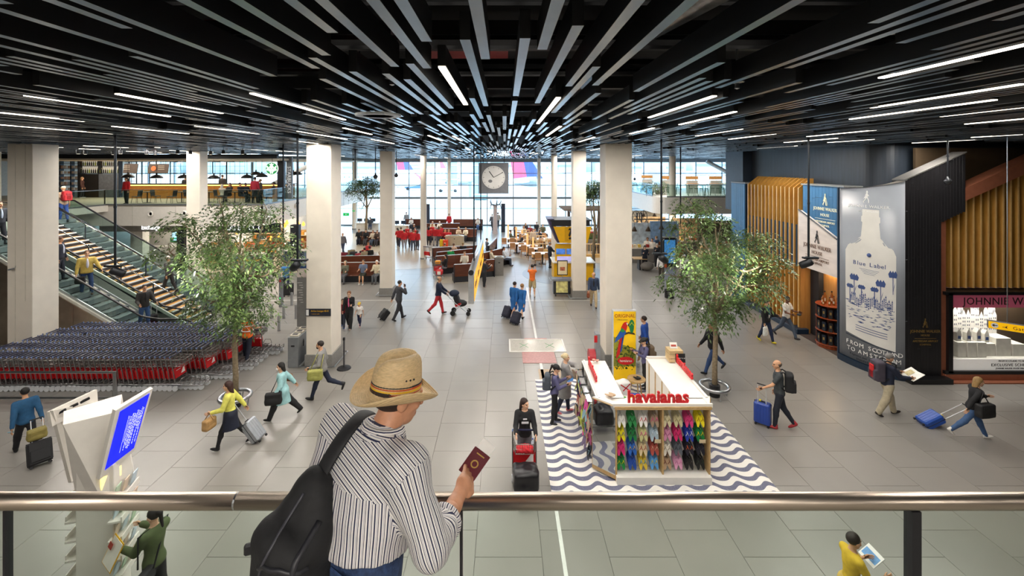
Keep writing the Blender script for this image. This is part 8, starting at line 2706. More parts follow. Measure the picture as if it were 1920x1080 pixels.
# ================================================================ MIDDLE OF THE HALL
BW = wood('6a3a26', '532a1a', .35, (.6, 8, 8), .08)
BE = M('24262c', .4)
def bench(x0, y0, x1, y1, face, label, L=None, h=1.08):
 """Dark wooden bench; face=1 when the seat is towards the camera."""
 dx, dy = x1 - x0, y1 - y0
 L = math.hypot(dx, dy)
 t = thing('bench', label, 'bench', ((x0 + x1) / 2, (y0 + y1) / 2, 0), math.degrees(math.atan2(dy, dx)) + (0 if face > 0 else 180), 'long dark wooden benches')
 n = max(1, round(L / 1.3))
 for k in range(n):
  x = -L / 2 + (k + .5) * L / n
  MB().box((x, .16, .74), (L / n - .01, .06, .7), rx=-8, r=.01).build('backrest', BW, t)
  MB().box((x, -.18, .43), (L / n - .01, .6, .06), r=.012).build('seat', BW, t)
 MB().box((0, .24, .73), (L, .05, .74), rx=-8).build('back_panel', BW, t)
 MB().box((0, .21, 1.09), (L, .1, .025)).build('top_edge', M('b9b4ae', .35), t)
 for q in (-1, 1):
  MB().prism([(-.5, 0), (.3, 0), (.3, 1.08), (.12, 1.08), (.06, .5), (-.5, .46)], .05, Matrix.Translation((q * L / 2 + .025, 0, 0)) @ rotm(0, 0, 90).to_4x4()).build('end_panel', BE, t)
 MB().box((0, -.05, .2), (L - .1, .4, .4)).build('base', BE, t)
 return t
for a in ((-11.2, 27.3, -7.5, 27.5, 1, 'dark wooden bench facing the camera left of the slim column with three sitters'), (-11.6, 29.6, -7.6, 30.0, -1, 'dark wooden bench back to back behind the three sitters'),
 (-12.9, 40.5, -9.8, 39.6, 1, 'dark wooden bench with four sitters before the round-topped tree'), (-3.05, 27.2, -1.85, 27.5, -1, 'short bench seen from behind left of the hanging sign'),
 (-4.4, 29.3, -2.0, 30.2, 1, 'bench with a woman in black reading beside a loaded trolley'), (-4.7, 31.0, -2.4, 32.4, -1, 'bench behind the reading woman, back turned'),
 (-5.1, 32.3, -1.9, 33.4, 1, 'rearmost of the three curved benches left of the hanging sign'), (-10.9, 50.2, -8.9, 50.2, -1, 'bench at the window left of the thin round column'),
 (-8.2, 50.0, -6.4, 50.0, -1, 'bench at the window beside the black totem'), (-5.6, 49.6, -2.4, 49.5, 1, 'bench at the window left of the clock pillar'),
 (-8.0, 46.2, -4.6, 46.4, -1, 'bench in the second row before the window'), (-7.3, 42.4, -2.6, 42.0, 1, 'long bench behind the crowd in red'),
 (-1.6, 28.4, -.72, 28.7, -1, 'short bench seen from behind right of the hanging sign'), (-1.3, 30.4, .0, 32.2, 1, 'bench with two sitters right of the hanging sign'), (-1.4, 33.4, -.9, 37.0, -1, 'curved bench end beyond the hanging sign')):
 bench(*a)
HC_ = ['2a1c14', '4a3424', '1c1512', '8a6a44', 'b8b0a8', '6a4a30']
def folk(px, d, face, top, bot, hair, label, pose='stand', z=0, h=None, sex='m', seat=None, kind='jacket', bk='trousers', y_off=0, group=None, **kw):
 h = h or rnd.uniform(1.66, 1.8) - (.07 if sex == 'f' else 0)
 if pose == 'sit' and seat is None:
  seat = .45
 return person(((px - CX) / F * d, d + y_off, z), face, label, pose, h, sex, rnd.choice('ltlm'), (kind, top), (bk, bot), hair, rnd.choice(('1a1a1c', '3a2c24', 'd8d4ce')), seat=seat, res=.034 if d < 33 else .042, flip=rnd.random() < .5, group=group, **kw)
S = 'short'
for a in ((647, 27.0, 178, '5a5a4a', '5a5a5e', ('hood', '8a8a78'), 'hooded sitter with plaid scarf at the left end of the near bench', 'f'), (681, 27.0, 182, '5f6a80', '2a2c20', (S, '3a2a1e'), 'man in grey blue tee and patterned shorts on the near bench', 'm'),
 (706, 27.05, 176, 'c9bda0', '5a5c60', (S, 'd8d4d0'), 'white-haired man in beige jacket on the near bench', 'm'), (712, 29.9, 0, 'd0c4b0', '3a3a3c', (S, 'b8a890'), 'sitter in cream seen from behind beside the slim column', 'm'),
 (673, 40.0, 190, '1e2226', '20263a', (S, '1a1412'), 'man in black on the bench below the round-topped tree', 'm'), (686, 39.9, 185, '22242a', '4a4c52', ('long', '1a1210'), 'dark-haired woman in black below the round-topped tree', 'f'),
 (699, 39.6, 175, 'e0d4c0', '4a5a72', ('long', '6a4a30'), 'woman in cream jumper below the round-topped tree', 'f'), (707, 39.5, 180, '4a3a34', '3a3a44', ('bun', '3a2418'), 'woman in brown next to the slim column', 'f'),
 (690, 33.2, 150, 'c02c34', '3a3f52', (S, '5a3a20'), 'sitter in red among piled luggage', 'm'), (693, 31.6, 20, '1a1b1e', '34406a', (S, '1a1512'), 'sitter in black crouched among piled luggage', 'm'), (683, 31.2, 40, '9a8a70', '4a3a34', (S, '2a1c14'), 'sitter bent over piled luggage', 'f'),
 (835, 28.9, 80, '1b1b1e', '83848c', ('long', '1c1412'), 'long-haired woman in black on the bench beside the loaded trolley', 'f'), (871, 29.6, 178, 'cfc6b4', '3a3c44', (S, '7a6248'), 'man in cream jacket on the bench left of the sign', 'm'),
 (834, 33.0, 5, '6a6462', '3a3a40', ('fringe', '6a5a50'), 'bald sitter seen from behind on the curved bench', 'm'), (851, 32.9, -8, 'd8b49a', '3a3a40', ('bun', '6a4a34'), 'sitter with bare shoulders on the curved bench', 'f'), (868, 33.2, 4, '202228', '3a3a40', (S, 'a08a60'), 'fair-haired sitter in black on the curved bench', 'm'), (845, 31.2, 0, '1f9a50', '3a3a40', (S, '1a1614'), 'sitter in green on the middle curved bench', 'm'),
 (771, 49.3, 180, 'e6e2dc', '2a2c34', ('long', '1a1412'), 'woman in white on the window bench', 'f'), (811, 45.8, 185, 'e0d4b8', '4a4438', (S, 'c8c0b4'), 'person in cream on the second window bench', 'm'), (824, 45.8, 178, 'e8e0d0', '4a4438', (S, 'd8d4cc'), 'white-haired person on the second window bench', 'm'), (776, 43.6, 170, '1e2230', '20222c', (S, 'd0ccc8'), 'white-haired man in navy behind the crowd in red', 'm'),
 (860, 41.6, 190, 'c9b49a', '1c1e2a', ('long', 'b89a6a'), 'fair woman in tan on the long rear bench', 'f'), (873, 41.6, 172, 'e8dcc0', '2a2a34', ('bob', '8a6a48'), 'woman in cream on the long rear bench', 'f'), (896, 49.0, 180, 'e4e0d8', '4a6a9a', ('bob', '7a5a40'), 'woman in white at the window left of the pillar', 'f'),
 (834, 40.2, 160, 'c0222c', '20222c', ('long', 'a88a60'), 'seated girl in red jacket at the rim of the crowd', 'f'), (841, 40.0, 175, 'c0222c', '20222c', (S, '8a6a44'), 'seated boy in red jacket at the rim of the crowd', 'm'),
 (922, 30.9, -80, 'd8ceb4', '34363e', (S, '5a4a38'), 'man in cream jacket on the bench right of the sign', 'm'), (946, 31.5, -95, 'c8ccd4', '3a4456', (S, '1a1614'), 'man bent over a tablet right of the sign', 'm'), (914, 35.0, -70, '6a7080', '3a3c48', (S, '4a3a2c'), 'man in grey on the curved bench end beyond the sign', 'm')):
 px, d, fc, tp, bt, hr, lb, sx_ = a
 folk(px, d, fc, tp, bt, hr, lb, 'sit', sex=sx_, kind='tee' if 'tee' in lb else 'jacket', bk='shorts' if 'shorts' in lb else 'trousers')
ORD = ['far left', 'second', 'third', 'fourth', 'fifth', 'sixth', 'seventh', 'eighth', 'ninth', 'tenth', 'eleventh', 'twelfth', 'far right']
for k, (px, d, fc) in enumerate(((746, 38.9, 60), (752, 38.2, -10), (758, 37.6, 15), (764, 39.6, 170), (770, 38.0, -15), (775, 37.2, 10), (779, 39.4, 160), (783, 37.4, -20), (804, 39.6, 5), (811, 40.6, 150), (816, 39.4, -10), (823, 39.2, 12), (828, 40.4, 140))):
 folk(px, d, fc, 'c0202a', ('2c2e36', '3a4256', '9a9aa0', '4a4c56')[k % 4], (('long', S, 'pony', 'bob')[k % 4], HC_[k % 6]), 'traveller in red jacket, %s along the standing crowd' % ORD[k], 'phone' if k % 3 == 0 else 'stand', sex='fmff'[k % 4], kind='knit', group='crowd in red jackets')
folk(842, 49, 180, 'c0202a', 'a82028', (S, '1a1614'), 'person all in red standing at the far window')
folk(643, 36, 170, '6a6a72', '34405c', ('fringe', 'a08a78'), 'man in grey shirt walking left of the benches', 'stroll')
folk(536, 24.8, 30, '3a78b8', '24304a', (S, '2a1c14'), 'man in blue tee with black bags beyond the bollards', 'stroll', kind='tee')
suitcase(((541 - CX) / F * 24.3, 24.3, 0), 20, 'black bulky suitcase of the man beyond the bollards', '1b1b1e', .5, .3, .6, soft=True, ribs=False)
folk(762, 50.5, 180, '9aa0a8', '5a6068', ('cap', '6a6a6c'), 'person in grey cap standing at the window')
for k, (px, d) in enumerate(((923, 49), (934, 50.5))):
 folk(px, d, (160, 20)[k], ('5a5a60', 'b8b0a8')[k], '4a4a52', (S, HC_[k]), 'distant walker at the window, %s of the pillar' % ('left', 'right')[k], 'stroll')
for k, (px, py, d, c_) in enumerate(((645, 0, 33.5, '7a2030'), (655, 0, 32.5, '1f8a8a'), (663, 0, 33.8, '2a2a2e'), (668, 0, 32.2, 'e0c020'), (673, 0, 33.2, 'a02838'), (659, 0, 34.5, '8a7a5a'), (681, 0, 34.2, '2a2a30'), (700, 0, 33.4, 'd0ccc8'))):
 suitcase(((px - CX) / F * d, d, 0), rnd.uniform(-40, 40), '%s bag in the luggage pile left of the slim column' % ('maroon', 'teal', 'black', 'yellow', 'crimson', 'khaki', 'charcoal', 'pale grey')[k], c_, .5, .3, .5, handle=0, soft=True, ribs=False, group='luggage pile')
for k, (px, d, c_) in enumerate(((835.5, 38.6, 'e04828'), (829, 38.8, 'e8c820'), (1008, 34.5, '8a8c90'), (1014, 35.2, 'c9c0b0'))):
 suitcase(((px - CX) / F * d, d, 0), 10 * k, '%s suitcase %s' % (('orange red', 'yellow', 'silver', 'beige')[k], ('beside the crowd in red', 'small one beside the orange case', 'standing under the cafe tables', 'second one under the cafe tables')[k]), c_, .42, .26, .6, handle=0)
tc2 = copy_tree(ct0, ((823 - CX) / F * 28.2, 28.2, 0), -70, 'trolley loaded with red and yellow bags beside the long-haired sitter')
t = thing('holdall', 'red and white bag lying on the trolley of the long-haired sitter', 'bag', (tc2.location.x + .05, 28.1, .22))
MB().box((0, 0, .16), (.4, .5, .3), r=.06).build('sack', M('c82830', .5), t)
MB().box((0, -.26, .16), (.2, .02, .2)).build('white_patch', WHITE, t)
t = thing('parcel', 'yellow parcel in the basket of the trolley of the long-haired sitter', 'bag', (tc2.location.x - .1, 28.45, .8))
MB().box((0, 0, .12), (.34, .3, .22), r=.05).build('sack', M('f0a020', .5), t)
copy_tree(ct0, (-5.5, 33.6, 0), 60, 'empty luggage trolley beside the round cream column')
# litter bins, bollards, stanchion
for k, (px, py, w, dp, h) in enumerate(((549, 690, .36, 1.05, 1.05), (936, 517, .55, .5, 1.15), (852, 462, 1.6, .5, .9))):
 p = G(px, py)
 t = thing('litter_bin', ('grey steel recycling bin with three openings beside the wide column', 'square steel litter bin right of the hanging sign', 'long beige bin unit beside the crowd in red')[k], 'bin', (p[0], p[1] + dp / 2, 0))
 MB().box((0, 0, h / 2), (w, dp, h), r=.012).build('body', M(('9a9ea2', '8f8c88', 'c4b8a2')[k], .35, .6), t)
 for q in range(3 if k == 0 else 1):
  MB().box((0, (-.33 + .33 * q) if k == 0 else 0, h + .02), (w * .8, .22, .05)).build('lid', M('d9d2c2', .4), t)
  MB().box((.0, (-.33 + .33 * q) if k == 0 else -.1, h + .05), (w * .5, .1, .012)).build('opening', BLACK, t)
 MB().box((0, -dp / 2 - .006, h * .72), (.12, .01, .05)).build('handle', BLACK, t)
 if k == 0:
  MB().prism([(-.03, .6), (.03, .6), (.05, .75), (.0, .85), (-.05, .75)], .01, Matrix.Translation((w / 2 + .012, -.1, 0)) @ rotm(0, 0, 90).to_4x4()).build('pictogram', BLACK, t)
for k, (px, py) in enumerate(((498, 620), (523, 620), (509, 597), (532, 597), (555, 597), (567, 589), (547, 572))):
 t = thing('bollard', 'short round steel bollard between tree and wide column, %s' % ('front left', 'front right', 'second row left', 'second row middle', 'second row right', 'beside the wide column', 'rearmost')[k], 'bollard', G(px, py), 0, 'steel bollards beyond the tree')
 MB().lathe([(0, 0), (.062, 0), (.062, .6), (.055, .63), (0, .63)], 12).build('post', STEEL, t, smooth=False)
 MB().cyl((0, 0, 0), .075, .012, 12).build('foot', GREYM, t)
t = thing('queue_post', 'black belt barrier post with round base right of the wide column', 'barrier', G(645, 691))
MB().cyl((0, 0, .03), .03, .98, 10).build('pole', M('55565a', .3, .7), t)
MB().lathe([(0, 0), (.24, 0), (.22, .035), (.05, .06), (0, .06)], 18).build('base', BLACK, t)
MB().box((0, 0, 1.02), (.07, .07, .1), r=.01).build('belt_head', BLACK, t)
t = thing('gate_post', 'slim grey gate post with red stripe and green light beyond the tree', 'post', G(527, 575))
MB().box((0, 0, .75), (.14, .2, 1.5), r=.01).build('body', GREYM, t)
MB().box((0, -.105, 1.3), (.1, .01, .1)).build('red_stripe', RED, t)
MB().box((0, -.105, .45), (.05, .01, .05)).build('green_light', M('20e070', .4, 0, .02, 3, 2), t)
# floor hatch
t = thing('floor_hatch', 'white framed glass floor hatch with green cross marks and a pink red panel', 'hatch', (1.25, 17.6, 0))
fr = M('eceae6', .4)
MB().box((0, -.6, .012), (2.15, .05, .02)).box((0, .6, .012), (2.15, .05, .02)).box((-1.05, 0, .012), (.05, 1.2, .02)).box((1.05, 0, .012), (.05, 1.2, .02)).build('frame', fr, t)
MB().box((0, 0, .008), (2.1, 1.2, .008)).build('panel', M('c9c6bc', .2, n=.1, sc=20), t)
for x in (-.5, .5):
 MB().box((x, 0, .015), (.5, .02, .004), rz=50).box((x, 0, .015), (.5, .02, .004), rz=-50).build('cross_mark', M('4a9a5a', .5), t)
MB().box((0, -1.1, .008), (1.2, .95, .01)).build('red_panel', M('b5807c', .4, n=.12, sc=12), t)
MB().box((0, .66, .012), (.9, .03, .02)).build('red_strip', M('d0705a', .5), t)
# dark sign on the wide column
t = thing('lounge_sign', 'dark sign with yellow lettering Airline lounges on the wide column', 'sign', (-6.43, 15.66, 1.92))
MB().box((0, 0, 0), (.86, .03, .25)).build('plate', M('232733', .4), t)
MB().box((-.37, -.018, 0), (.09, .006, .2), r=.003).build('pictogram', M('f2f2f2', .4), t)
text('Airline lounges 40-41', .085, M('f0b820', .4), t, (.06, -.018, .05), ext=.001, sx=.85)
text('1 minute walk', .05, M('d09a20', .4), t, (-.1, -.018, -.05), ext=.001)
# clock
ck = thing('clock', 'big square hanging grey clock with white dial and black hands', 'clock', P(925.5, 334, 30))
MB().box((0, .2, 0), (2.0, .4, 2.05), r=.01).build('case', M('7c7e84', .5), ck)
MB().lathe([(0, 0), (.76, 0), (.76, .02), (0, .02)], 40).xf(Matrix.Translation((-.0, 0, .05)) @ rotm(90).to_4x4()).build('dial', M('e4e2de', .4, n=.05, sc=2, emit=.12), ck)
b = MB()
for k in range(60):
 a = R(k * 6)
 L, w = (.1, .022) if k % 5 == 0 else (.045, .01)
 b.box(((.72 - L / 2) * math.sin(a), -.024, .05 + (.72 - L / 2) * math.cos(a)), (w, .008, L), ry=k * 6)
stuff(b.build('tick_mark', BLACK, ck))
for a, L, w in ((-36, .5, .05), (62, .7, .035)):
 MB().box((L / 2 * math.sin(R(a)), -.035, .05 + L / 2 * math.cos(R(a))), (w, .01, L), ry=a).build('hand', M('2a2a2c', .5), ck)
MB().ell((-.22, -.01, -.2), (.17, .018, .13), 12, 6).build('grey_smudge', M('8a8a8c', .7), ck)
MB().tube([(-.7, .2, 1.0), (-.7, .2, 3.2 - 1.6)], .03, 6).tube([(.7, .2, 1.0), (.7, .2, 3.2 - 1.6)], .03, 6).build('hanger', BLACK, ck)
# hanging yellow sign seen from its end
sg = thing('hanging_sign', 'long hanging steel framed sign with lit yellow face, seen nearly end on', 'sign', (-1.18, 19.6, 2.12))
MB().box((0, 0, .52), (.2, 7.2, 1.06), r=.01).build('case', M('b4b6b8', .35, .6), sg)
MB().tube([(0, -3.62, 1.1), (0, 3.6, 1.1)], .1, 14).build('top_tube', M('a8aaac', .3, .7), sg, smooth=True)
MB().tube([(0, -3.66, 1.1), (0, -3.6, 1.1)], .095, 14).build('end_cap', BLACK, sg)
for k in range(4):
 MB().box((.106, -2.62 + 1.75 * k, .5), (.012, 1.68, .9)).build('lit_face', M('f6b21c', .4, 0, .1, 2, .7), sg)
 text(('Gates B', 'Gates C', 'Lounge 2', 'Gates D')[k], .36, BLACK, sg, (.114, -2.62 + 1.75 * k, .5), (90, 0, 90))
MB().tube([(0, -2.1, 1.1), (0, -2.1, 6.4)], .03, 6).tube([(0, 2.9, 1.1), (0, 2.9, 6.4)], .03, 6).build('hanger', POLE, sg)
# information desk
Y2 = M('f2b807', .4, 0, .03)
kd = thing('info_desk', 'yellow information desk with question mark canopy behind the slim column', 'desk', (3.85, 28.2, 0))
MB().box((.35, 0, .55), (2.4, 1.4, 1.1), r=.03).build('counter_body', Y2, kd)
MB().box((.35, -.1, 1.13), (2.6, 1.7, .06), r=.02).build('worktop', M('d8d4cc', .3), kd)
MB().box((.2, -.4, 1.45), (1.9, .3, 1.5), r=.02).build('screen_case', Y2, kd)
for q in range(3):
 MB().box((-.42 + .62 * q, -.57, 1.75), (.56, .02, .34)).build('screen', M('4a78c8', .3, 0, .8, 4, .5), kd)
MB().box((.2, -.57, 1.2), (1.7, .02, .5)).build('screen', M('b8b4f0', .3, 0, .3, 3, .5), kd)
MB().prism([(-1.0, 3.3), (1.3, 3.3), (1.05, 2.32), (-.62, 2.32)], .12, Matrix.Translation((.1, -.9, 0))).build('canopy_front', Y2, kd)
MB().prism([(-1.35, 3.75), (-.95, 3.75), (-.6, 2.3), (-.75, 2.3)], 1.6, Matrix.Translation((.1, -.75, 0))).build('canopy_side', M('3a3658', .4, n=.4, sc=3), kd)
MB().box((.15, .1, 3.66), (2.5, 1.9, .08)).box((.15, -.8, 3.5), (2.3, .06, .35)).build('canopy_frame', BLACK, kd)
MB().tube([(-.6, -.7, 3.6), (.2, .4, 2.9)], .1, 10).tube([(.4, 0, 1.1), (.4, 0, 3.6)], .09, 10).build('strut', STEEL, kd)
MB().box((.1, -.905, 2.86), (.66, .012, .86)).build('sign_box', M('d8a200', .4), kd)
text('?', .95, BLACK, kd, (.1, -.915, 2.84), bold=.02)
t = thing('poster_cart', 'dark wheeled stand with framed poster and yellow map beside the slim column', 'cart', (P(1053, 555, 24.3)[0], 24.4, 0))
MB().box((0, 0, .5), (.9, .5, .74), r=.02).build('body', M('2a2c30', .4), t)
MB().box((0, -.26, .52), (.62, .012, .6)).build('map_print', M('e8d890', .5, n=.4, sc=5), t)
MB().box((0, 0, .9), (1.05, .62, .05)).build('worktop', M('6a6e72', .3), t)
MB().tube([(-.62, -.36, .88), (.62, -.36, .88), (.62, .36, .88), (-.62, .36, .88)], .02, 6, True).build('rail', STEEL, t)
MB().box((.05, -.05, 1.5), (.56, .05, .8), r=.006).build('poster_frame', BLACK, t)
MB().box((.05, -.08, 1.5), (.48, .012, .7)).build('poster_sheet', M('f0e0b8', .4, n=.05), t)
MB().box((.05, -.09, 1.45), (.26, .006, .2)).build('picture', M('b86a4a', .5, n=.5, sc=8), t)
MB().tube([(.05, 0, .9), (.05, 0, 1.2)], .02, 6).build('pole', STEEL, t)
for q in (-.35, .35):
 MB().tube([(q, -.2, .06), (q + .04, -.2, .06)], .06, 8).build('wheel', RUBBER, t)
# black totems and the tree-like pillar at the window
for k, (px, d) in enumerate(((802, 47), (943.5, 47.5))):
 t = thing('display_totem', 'tall dark blue black totem at the window, %s' % ('among the benches', 'right of the clawed pillar')[k], 'totem', ((px - CX) / F * d, d, 0))
 MB().box((0, 0, 1.5), (.42, .3, 3.0), r=.02).build('body', M('262c38', .35), t)
 MB().box((0, -.16, 1.9), (.36, .01, 1.8)).build('screen', M('323c4e', .25), t)
t = thing('clawed_pillar', 'grey pillar topped with steel claws at the window below the clock', 'pillar', ((928.5 - CX) / F * 46.5, 46.5, 0))
MB().lathe([(0, 0), (.3, 0), (.24, .3), (.2, 2.8), (.26, 2.9), (0, 2.9)], 14).build('shaft', M('b5a8a8', .4), t)
for q in range(5):
 a = q * 1.257
 c_, s_ = math.cos(a), math.sin(a)
 MB().tube([(0, 0, 2.9), (.45 * c_, .45 * s_, 3.0), (.6 * c_, .6 * s_, 3.3), (.55 * c_, .55 * s_, 3.5)], [.1, .08, .06, .02], 6).tube([(.5 * c_, .5 * s_, 3.0), (.62 * c_, .62 * s_, 2.6)], [.06, .02], 5).build('claw', M('7d8790', .3, .7), t)
for k, (px, d, w) in enumerate(((690, 48, 2.6), (753, 46, 1.5))):
 t = thing('work_counter', 'white work counter with monitors at the window, %s of the slim column' % ('left', 'right')[k], 'counter', ((px - CX) / F * d, d, 0))
 MB().box((0, 0, .9), (w, .9, .08), r=.02).box((0, .1, .45), (w * .9, .6, .86)).build('body', M('e4e2dc', .4), t)
 for q in range(2 + (k == 0)):
  MB().box((-w / 3 + q * .7, 0, 1.22), (.5, .05, .34)).box((-w / 3 + q * .7, 0, 1.0), (.06, .06, .16)).build('monitor', M('2a3648', .3), t)
folk(694, 47.2, 20, '3a4250', '3a5078', (S, '2a2018'), 'person on a stool at the white work counter', 'sit', seat=.7)
# ---- cafe in the centre right
TW_ = M('ece2d4', .35)
for k, (px, d) in enumerate(((953, 38.6), (969, 36.2), (979, 37.6), (990, 35.2), (1004, 34.0), (1022, 38.4), (1012, 41.5), (1017, 32.2), (985, 41.0))):
 x = (px - CX) / F * d
 t = thing('cafe_table', 'white topped cafe table by the yellow desk, %s' % ('leftmost', 'second', 'third', 'fourth', 'with silver case beneath', 'behind the fence', 'rear right', 'closest to the desk', 'rear left')[k], 'table', (x, d, 0), 0, 'white cafe tables')
 MB().box((0, 0, .76), (1.5 if k % 2 else 1.0, .75, .04), r=.01).build('tabletop', TW_, t)
 MB().cyl((0, 0, .02), .05, .74, 8).cyl((0, 0, 0), .28, .03, 14).build('pedestal', BLACK, t)
 for q, (ox, oy, rz_) in enumerate(((-.35, -.62, 180), (.35, -.62, 180))):
  chair(x + ox, d + oy, 0, rz_ + 180 - 180, 'wooden cafe chair before white table %s, %s one' % (NUM[k], ('left', 'right')[q]), 'wooden cafe chairs', 'a8784a')
for k, (px, d) in enumerate(((973, 42), (989, 40.5), (1001, 38.6), (1012, 36.5), (1024, 34.6), (1113, 34.5))):
 t = thing('slat_fence', 'wooden spindle divider with glowing post in the cafe, %s from the left' % NUM[k], 'divider', ((px - CX) / F * d, d, 0), 0, 'wooden dividers in the cafe')
 MB().box((0, 0, 1.0), (2.0, .08, .06)).box((0, 0, .12), (2.0, .3, .24)).build('rail', GOLDL, t)
 for q in range(9):
  MB().tube([(-.95 + q * .237, 0, .24), (-.95 + q * .237, 0, .98)], .022, 5).build('slat', GOLDL, t)
 MB().box((-1.0, 0, .75), (.14, .14, 1.5)).build('lamp_post', M('e8b070', .4, 0, .1, 3, .7), t)
for k, (px, d, fc) in enumerate(((958, 39.4, -90), (966, 42, -80), (978, 37.4, 90), (982, 42.5, 180), (994, 43, 160), (1003, 41, 190), (997, 39.5, 80), (1013, 40, -60), (1018, 43.5, 180), (986, 44.5, 200), (1006, 45.5, 175), (1024, 37.5, 90), (1110, 40.5, 180), (1118, 39, 140), (1124, 41.5, 200), (1106, 37.5, 170), (1122, 36.2, 120))):
 folk(px, d, fc, ('5a5a44', '3a3236', '20262e', 'd8c8b0', '8a2c30', '5a6a86', 'b8a890', '2c3040')[k % 8], '2c2e38', (('short', 'bob', 'short', 'long')[k % 4], HC_[(k * 5) % 6]), 'cafe guest seated, %s from the left, %s' % (NUM[k], ('olive', 'dark brown', 'black', 'sand', 'wine red', 'slate blue', 'beige', 'navy')[k % 8] + ' top'), 'sit', sex='mf'[k % 2])
folk(1000, 37.8, 180, 'c9b9a8', '34302c', (S, '2a1c14'), 'staff member standing behind the wooden divider')
t = thing('pergola', 'dark wooden pergola frame over the cafe between the right columns', 'pergola', (6.3, 36, 0))
for x in (-1.2, 1.2):
 MB().box((x, 0, 1.75), (.2, .2, 3.5)).build('post', M('5a4a3e', .5), t)
for q in range(7):
 MB().box((0, -1.5 + q * .5, 3.6 + .02 * (q % 2)), (3.6, .1, .14)).build('slat', M('6a5a4c', .5), t)
for x in (-1.2, 1.2):
 MB().box((x, 0, 3.45), (.1, 3.6, .16)).build('beam', M('5a4a3e', .5), t)
t = thing('planter', 'low planter with leafy herbs in the cafe between the right columns', 'planter', ((1116 - CX) / F * 37, 37.2, 0))
MB().box((0, 0, .45), (1.6, .5, .9)).build('box_body', M('7a746a', .5), t)
b = MB()
for q in range(140):
 x, y, z = rnd.uniform(-.75, .75), rnd.uniform(-.2, .2), rnd.uniform(.9, 1.3)
 b.add([(x, y, z), (x + .06, y + .03, z + .08), (x, y, z + .16), (x - .06, y - .03, z + .08)], [(0, 1, 2, 3)])
stuff(b.build('foliage', LEAF[0], t))
area('cafe_lamp', (5.2, 38, 3.3), (0, 0, 0), 4, 4, 90, (1, .85, .65))
# ---- market stalls under the right gallery
for k, (px, d, w) in enumerate(((1200, 33, 1.8), (1222, 37, 2.6), (1250, 34, 2.2), (1300, 36, 3.0), (1345, 34.5, 2.6), (1215, 42, 3.0))):
 x = (px - CX) / F * d
 t = thing('market_stall', 'food stall counter under the upper right gallery, %s from the left' % NUM[(0, 2, 3, 4, 5, 1)[k]], 'stall', (x, d, 0), 0, 'food stalls under the right gallery')
 MB().box((0, 0, .5), (w, .8, 1.0), r=.02).build('body', M(('8a8682', 'd8d4cc', 'b08a58', '6a6660', 'c8a878', 'e0dcd4')[k], .5), t)
 MB().box((0, 0, 1.03), (w + .1, .95, .06)).build('worktop', M('e6ded0', .3), t)
 MB().box((0, .5, 1.9), (w, .06, 1.7)).build('back_board', M(('c8d8e8', 'b89a70', '8aa8c8', 'd8b080', '5a5048', 'd0c8b8')[k], .5, n=.3, sc=4), t)
 for q in range(int(w / .3)):
  o = MB().box((0, 0, .11), (.2, .24, rnd.uniform(.12, .26)), r=.02).build('food_box', M(PROD[(q * 3 + k) % 10], .5), None, (x - w / 2 + .2 + q * .3, d - .15, 1.06))
  tag(o, 'small goods box on stall counter %s under the right gallery, number %s' % (NUM[k], NUM[q]), 'box', 'goods on the stall counters')
 for q in range(2):
  t2 = thing('cone_pendant', 'dark cone pendant over stall %s under the right gallery, %s' % (NUM[k], ('left one', 'right one')[q]), 'lamp', (x - .5 + q, d - .3, 2.25), 0, 'cone pendants under the right gallery')
  MB().lathe([(.2, 0), (.06, .32), (.02, .36), (0, .36)], 12).build('shade', M('4a3c30', .5), t2, smooth=True)
  MB().tube([(0, 0, .34), (0, 0, .82)], .01, 4).build('cord', BLACK, t2)
  MB().ell((0, 0, .05), (.06, .06, .06), 8, 6).build('bulb', M('ffe8c0', .4, 0, .02, 3, 4), t2)
area('market_lamp', (11.5, 36, 2.9), (0, 0, 0), 5, 3, 120, (1, .9, .75))
t = thing('drinks_fridge', 'black framed drinks fridge right of the wide right column', 'fridge', ((1254 - CX) / F * 31.5, 31.5, 0))
MB().box((0, .1, 1.0), (.9, .6, 2.0)).build('cabinet', BLACK, t)
MB().box((0, -.21, 1.05), (.76, .02, 1.6)).build('glass_door', M('4a90d0', .2, 0, .6, 5, .35), t)
t = thing('wheel_stand', 'black frame with spoked wheels among the stalls beside the right column', 'stand', ((1197 - CX) / F * 34.5, 34.5, 0))
MB().box((-.1, 0, 1.7), (.08, .08, 3.4)).box((.25, 0, 1.7), (.08, .08, 3.4)).box((1.0, 0, 2.9), (2.6, .06, .08)).build('frame', BLACK, t)
for x in (-.2, .35):
 b = MB().tube([(x + .3 * math.cos(q * .4), -.08, 3.1 + .45 * math.sin(q * .4)) for q in range(16)], .025, 5, True)
 for q in range(4):
  c_, s_ = math.cos(q * .785), math.sin(q * .785)
  b.tube([(x - .3 * c_, -.08, 3.1 - .45 * s_), (x + .3 * c_, -.08, 3.1 + .45 * s_)], .012, 4)
 b.build('spoked_wheel', BLACK, t)
t = thing('cafe_table', 'square table on the stone floor right of the wide right column', 'table', ((1198 - CX) / F * 30.5, 30.5, 0))
MB().box((0, 0, .76), (.9, .8, .05), r=.01).build('tabletop', M('c9a87c', .4), t)
MB().box((0, 0, .38), (.1, .5, .74)).build('pedestal', BLACK, t)
t = thing('boulder_seat', 'rounded grey pouf seat beside the square table', 'seat', ((1213 - CX) / F * 30.2, 30.2, 0))
MB().ell((0, 0, .3), (.45, .4, .3), 14, 8).build('cushion', M('7a756e', .8), t, smooth=True)
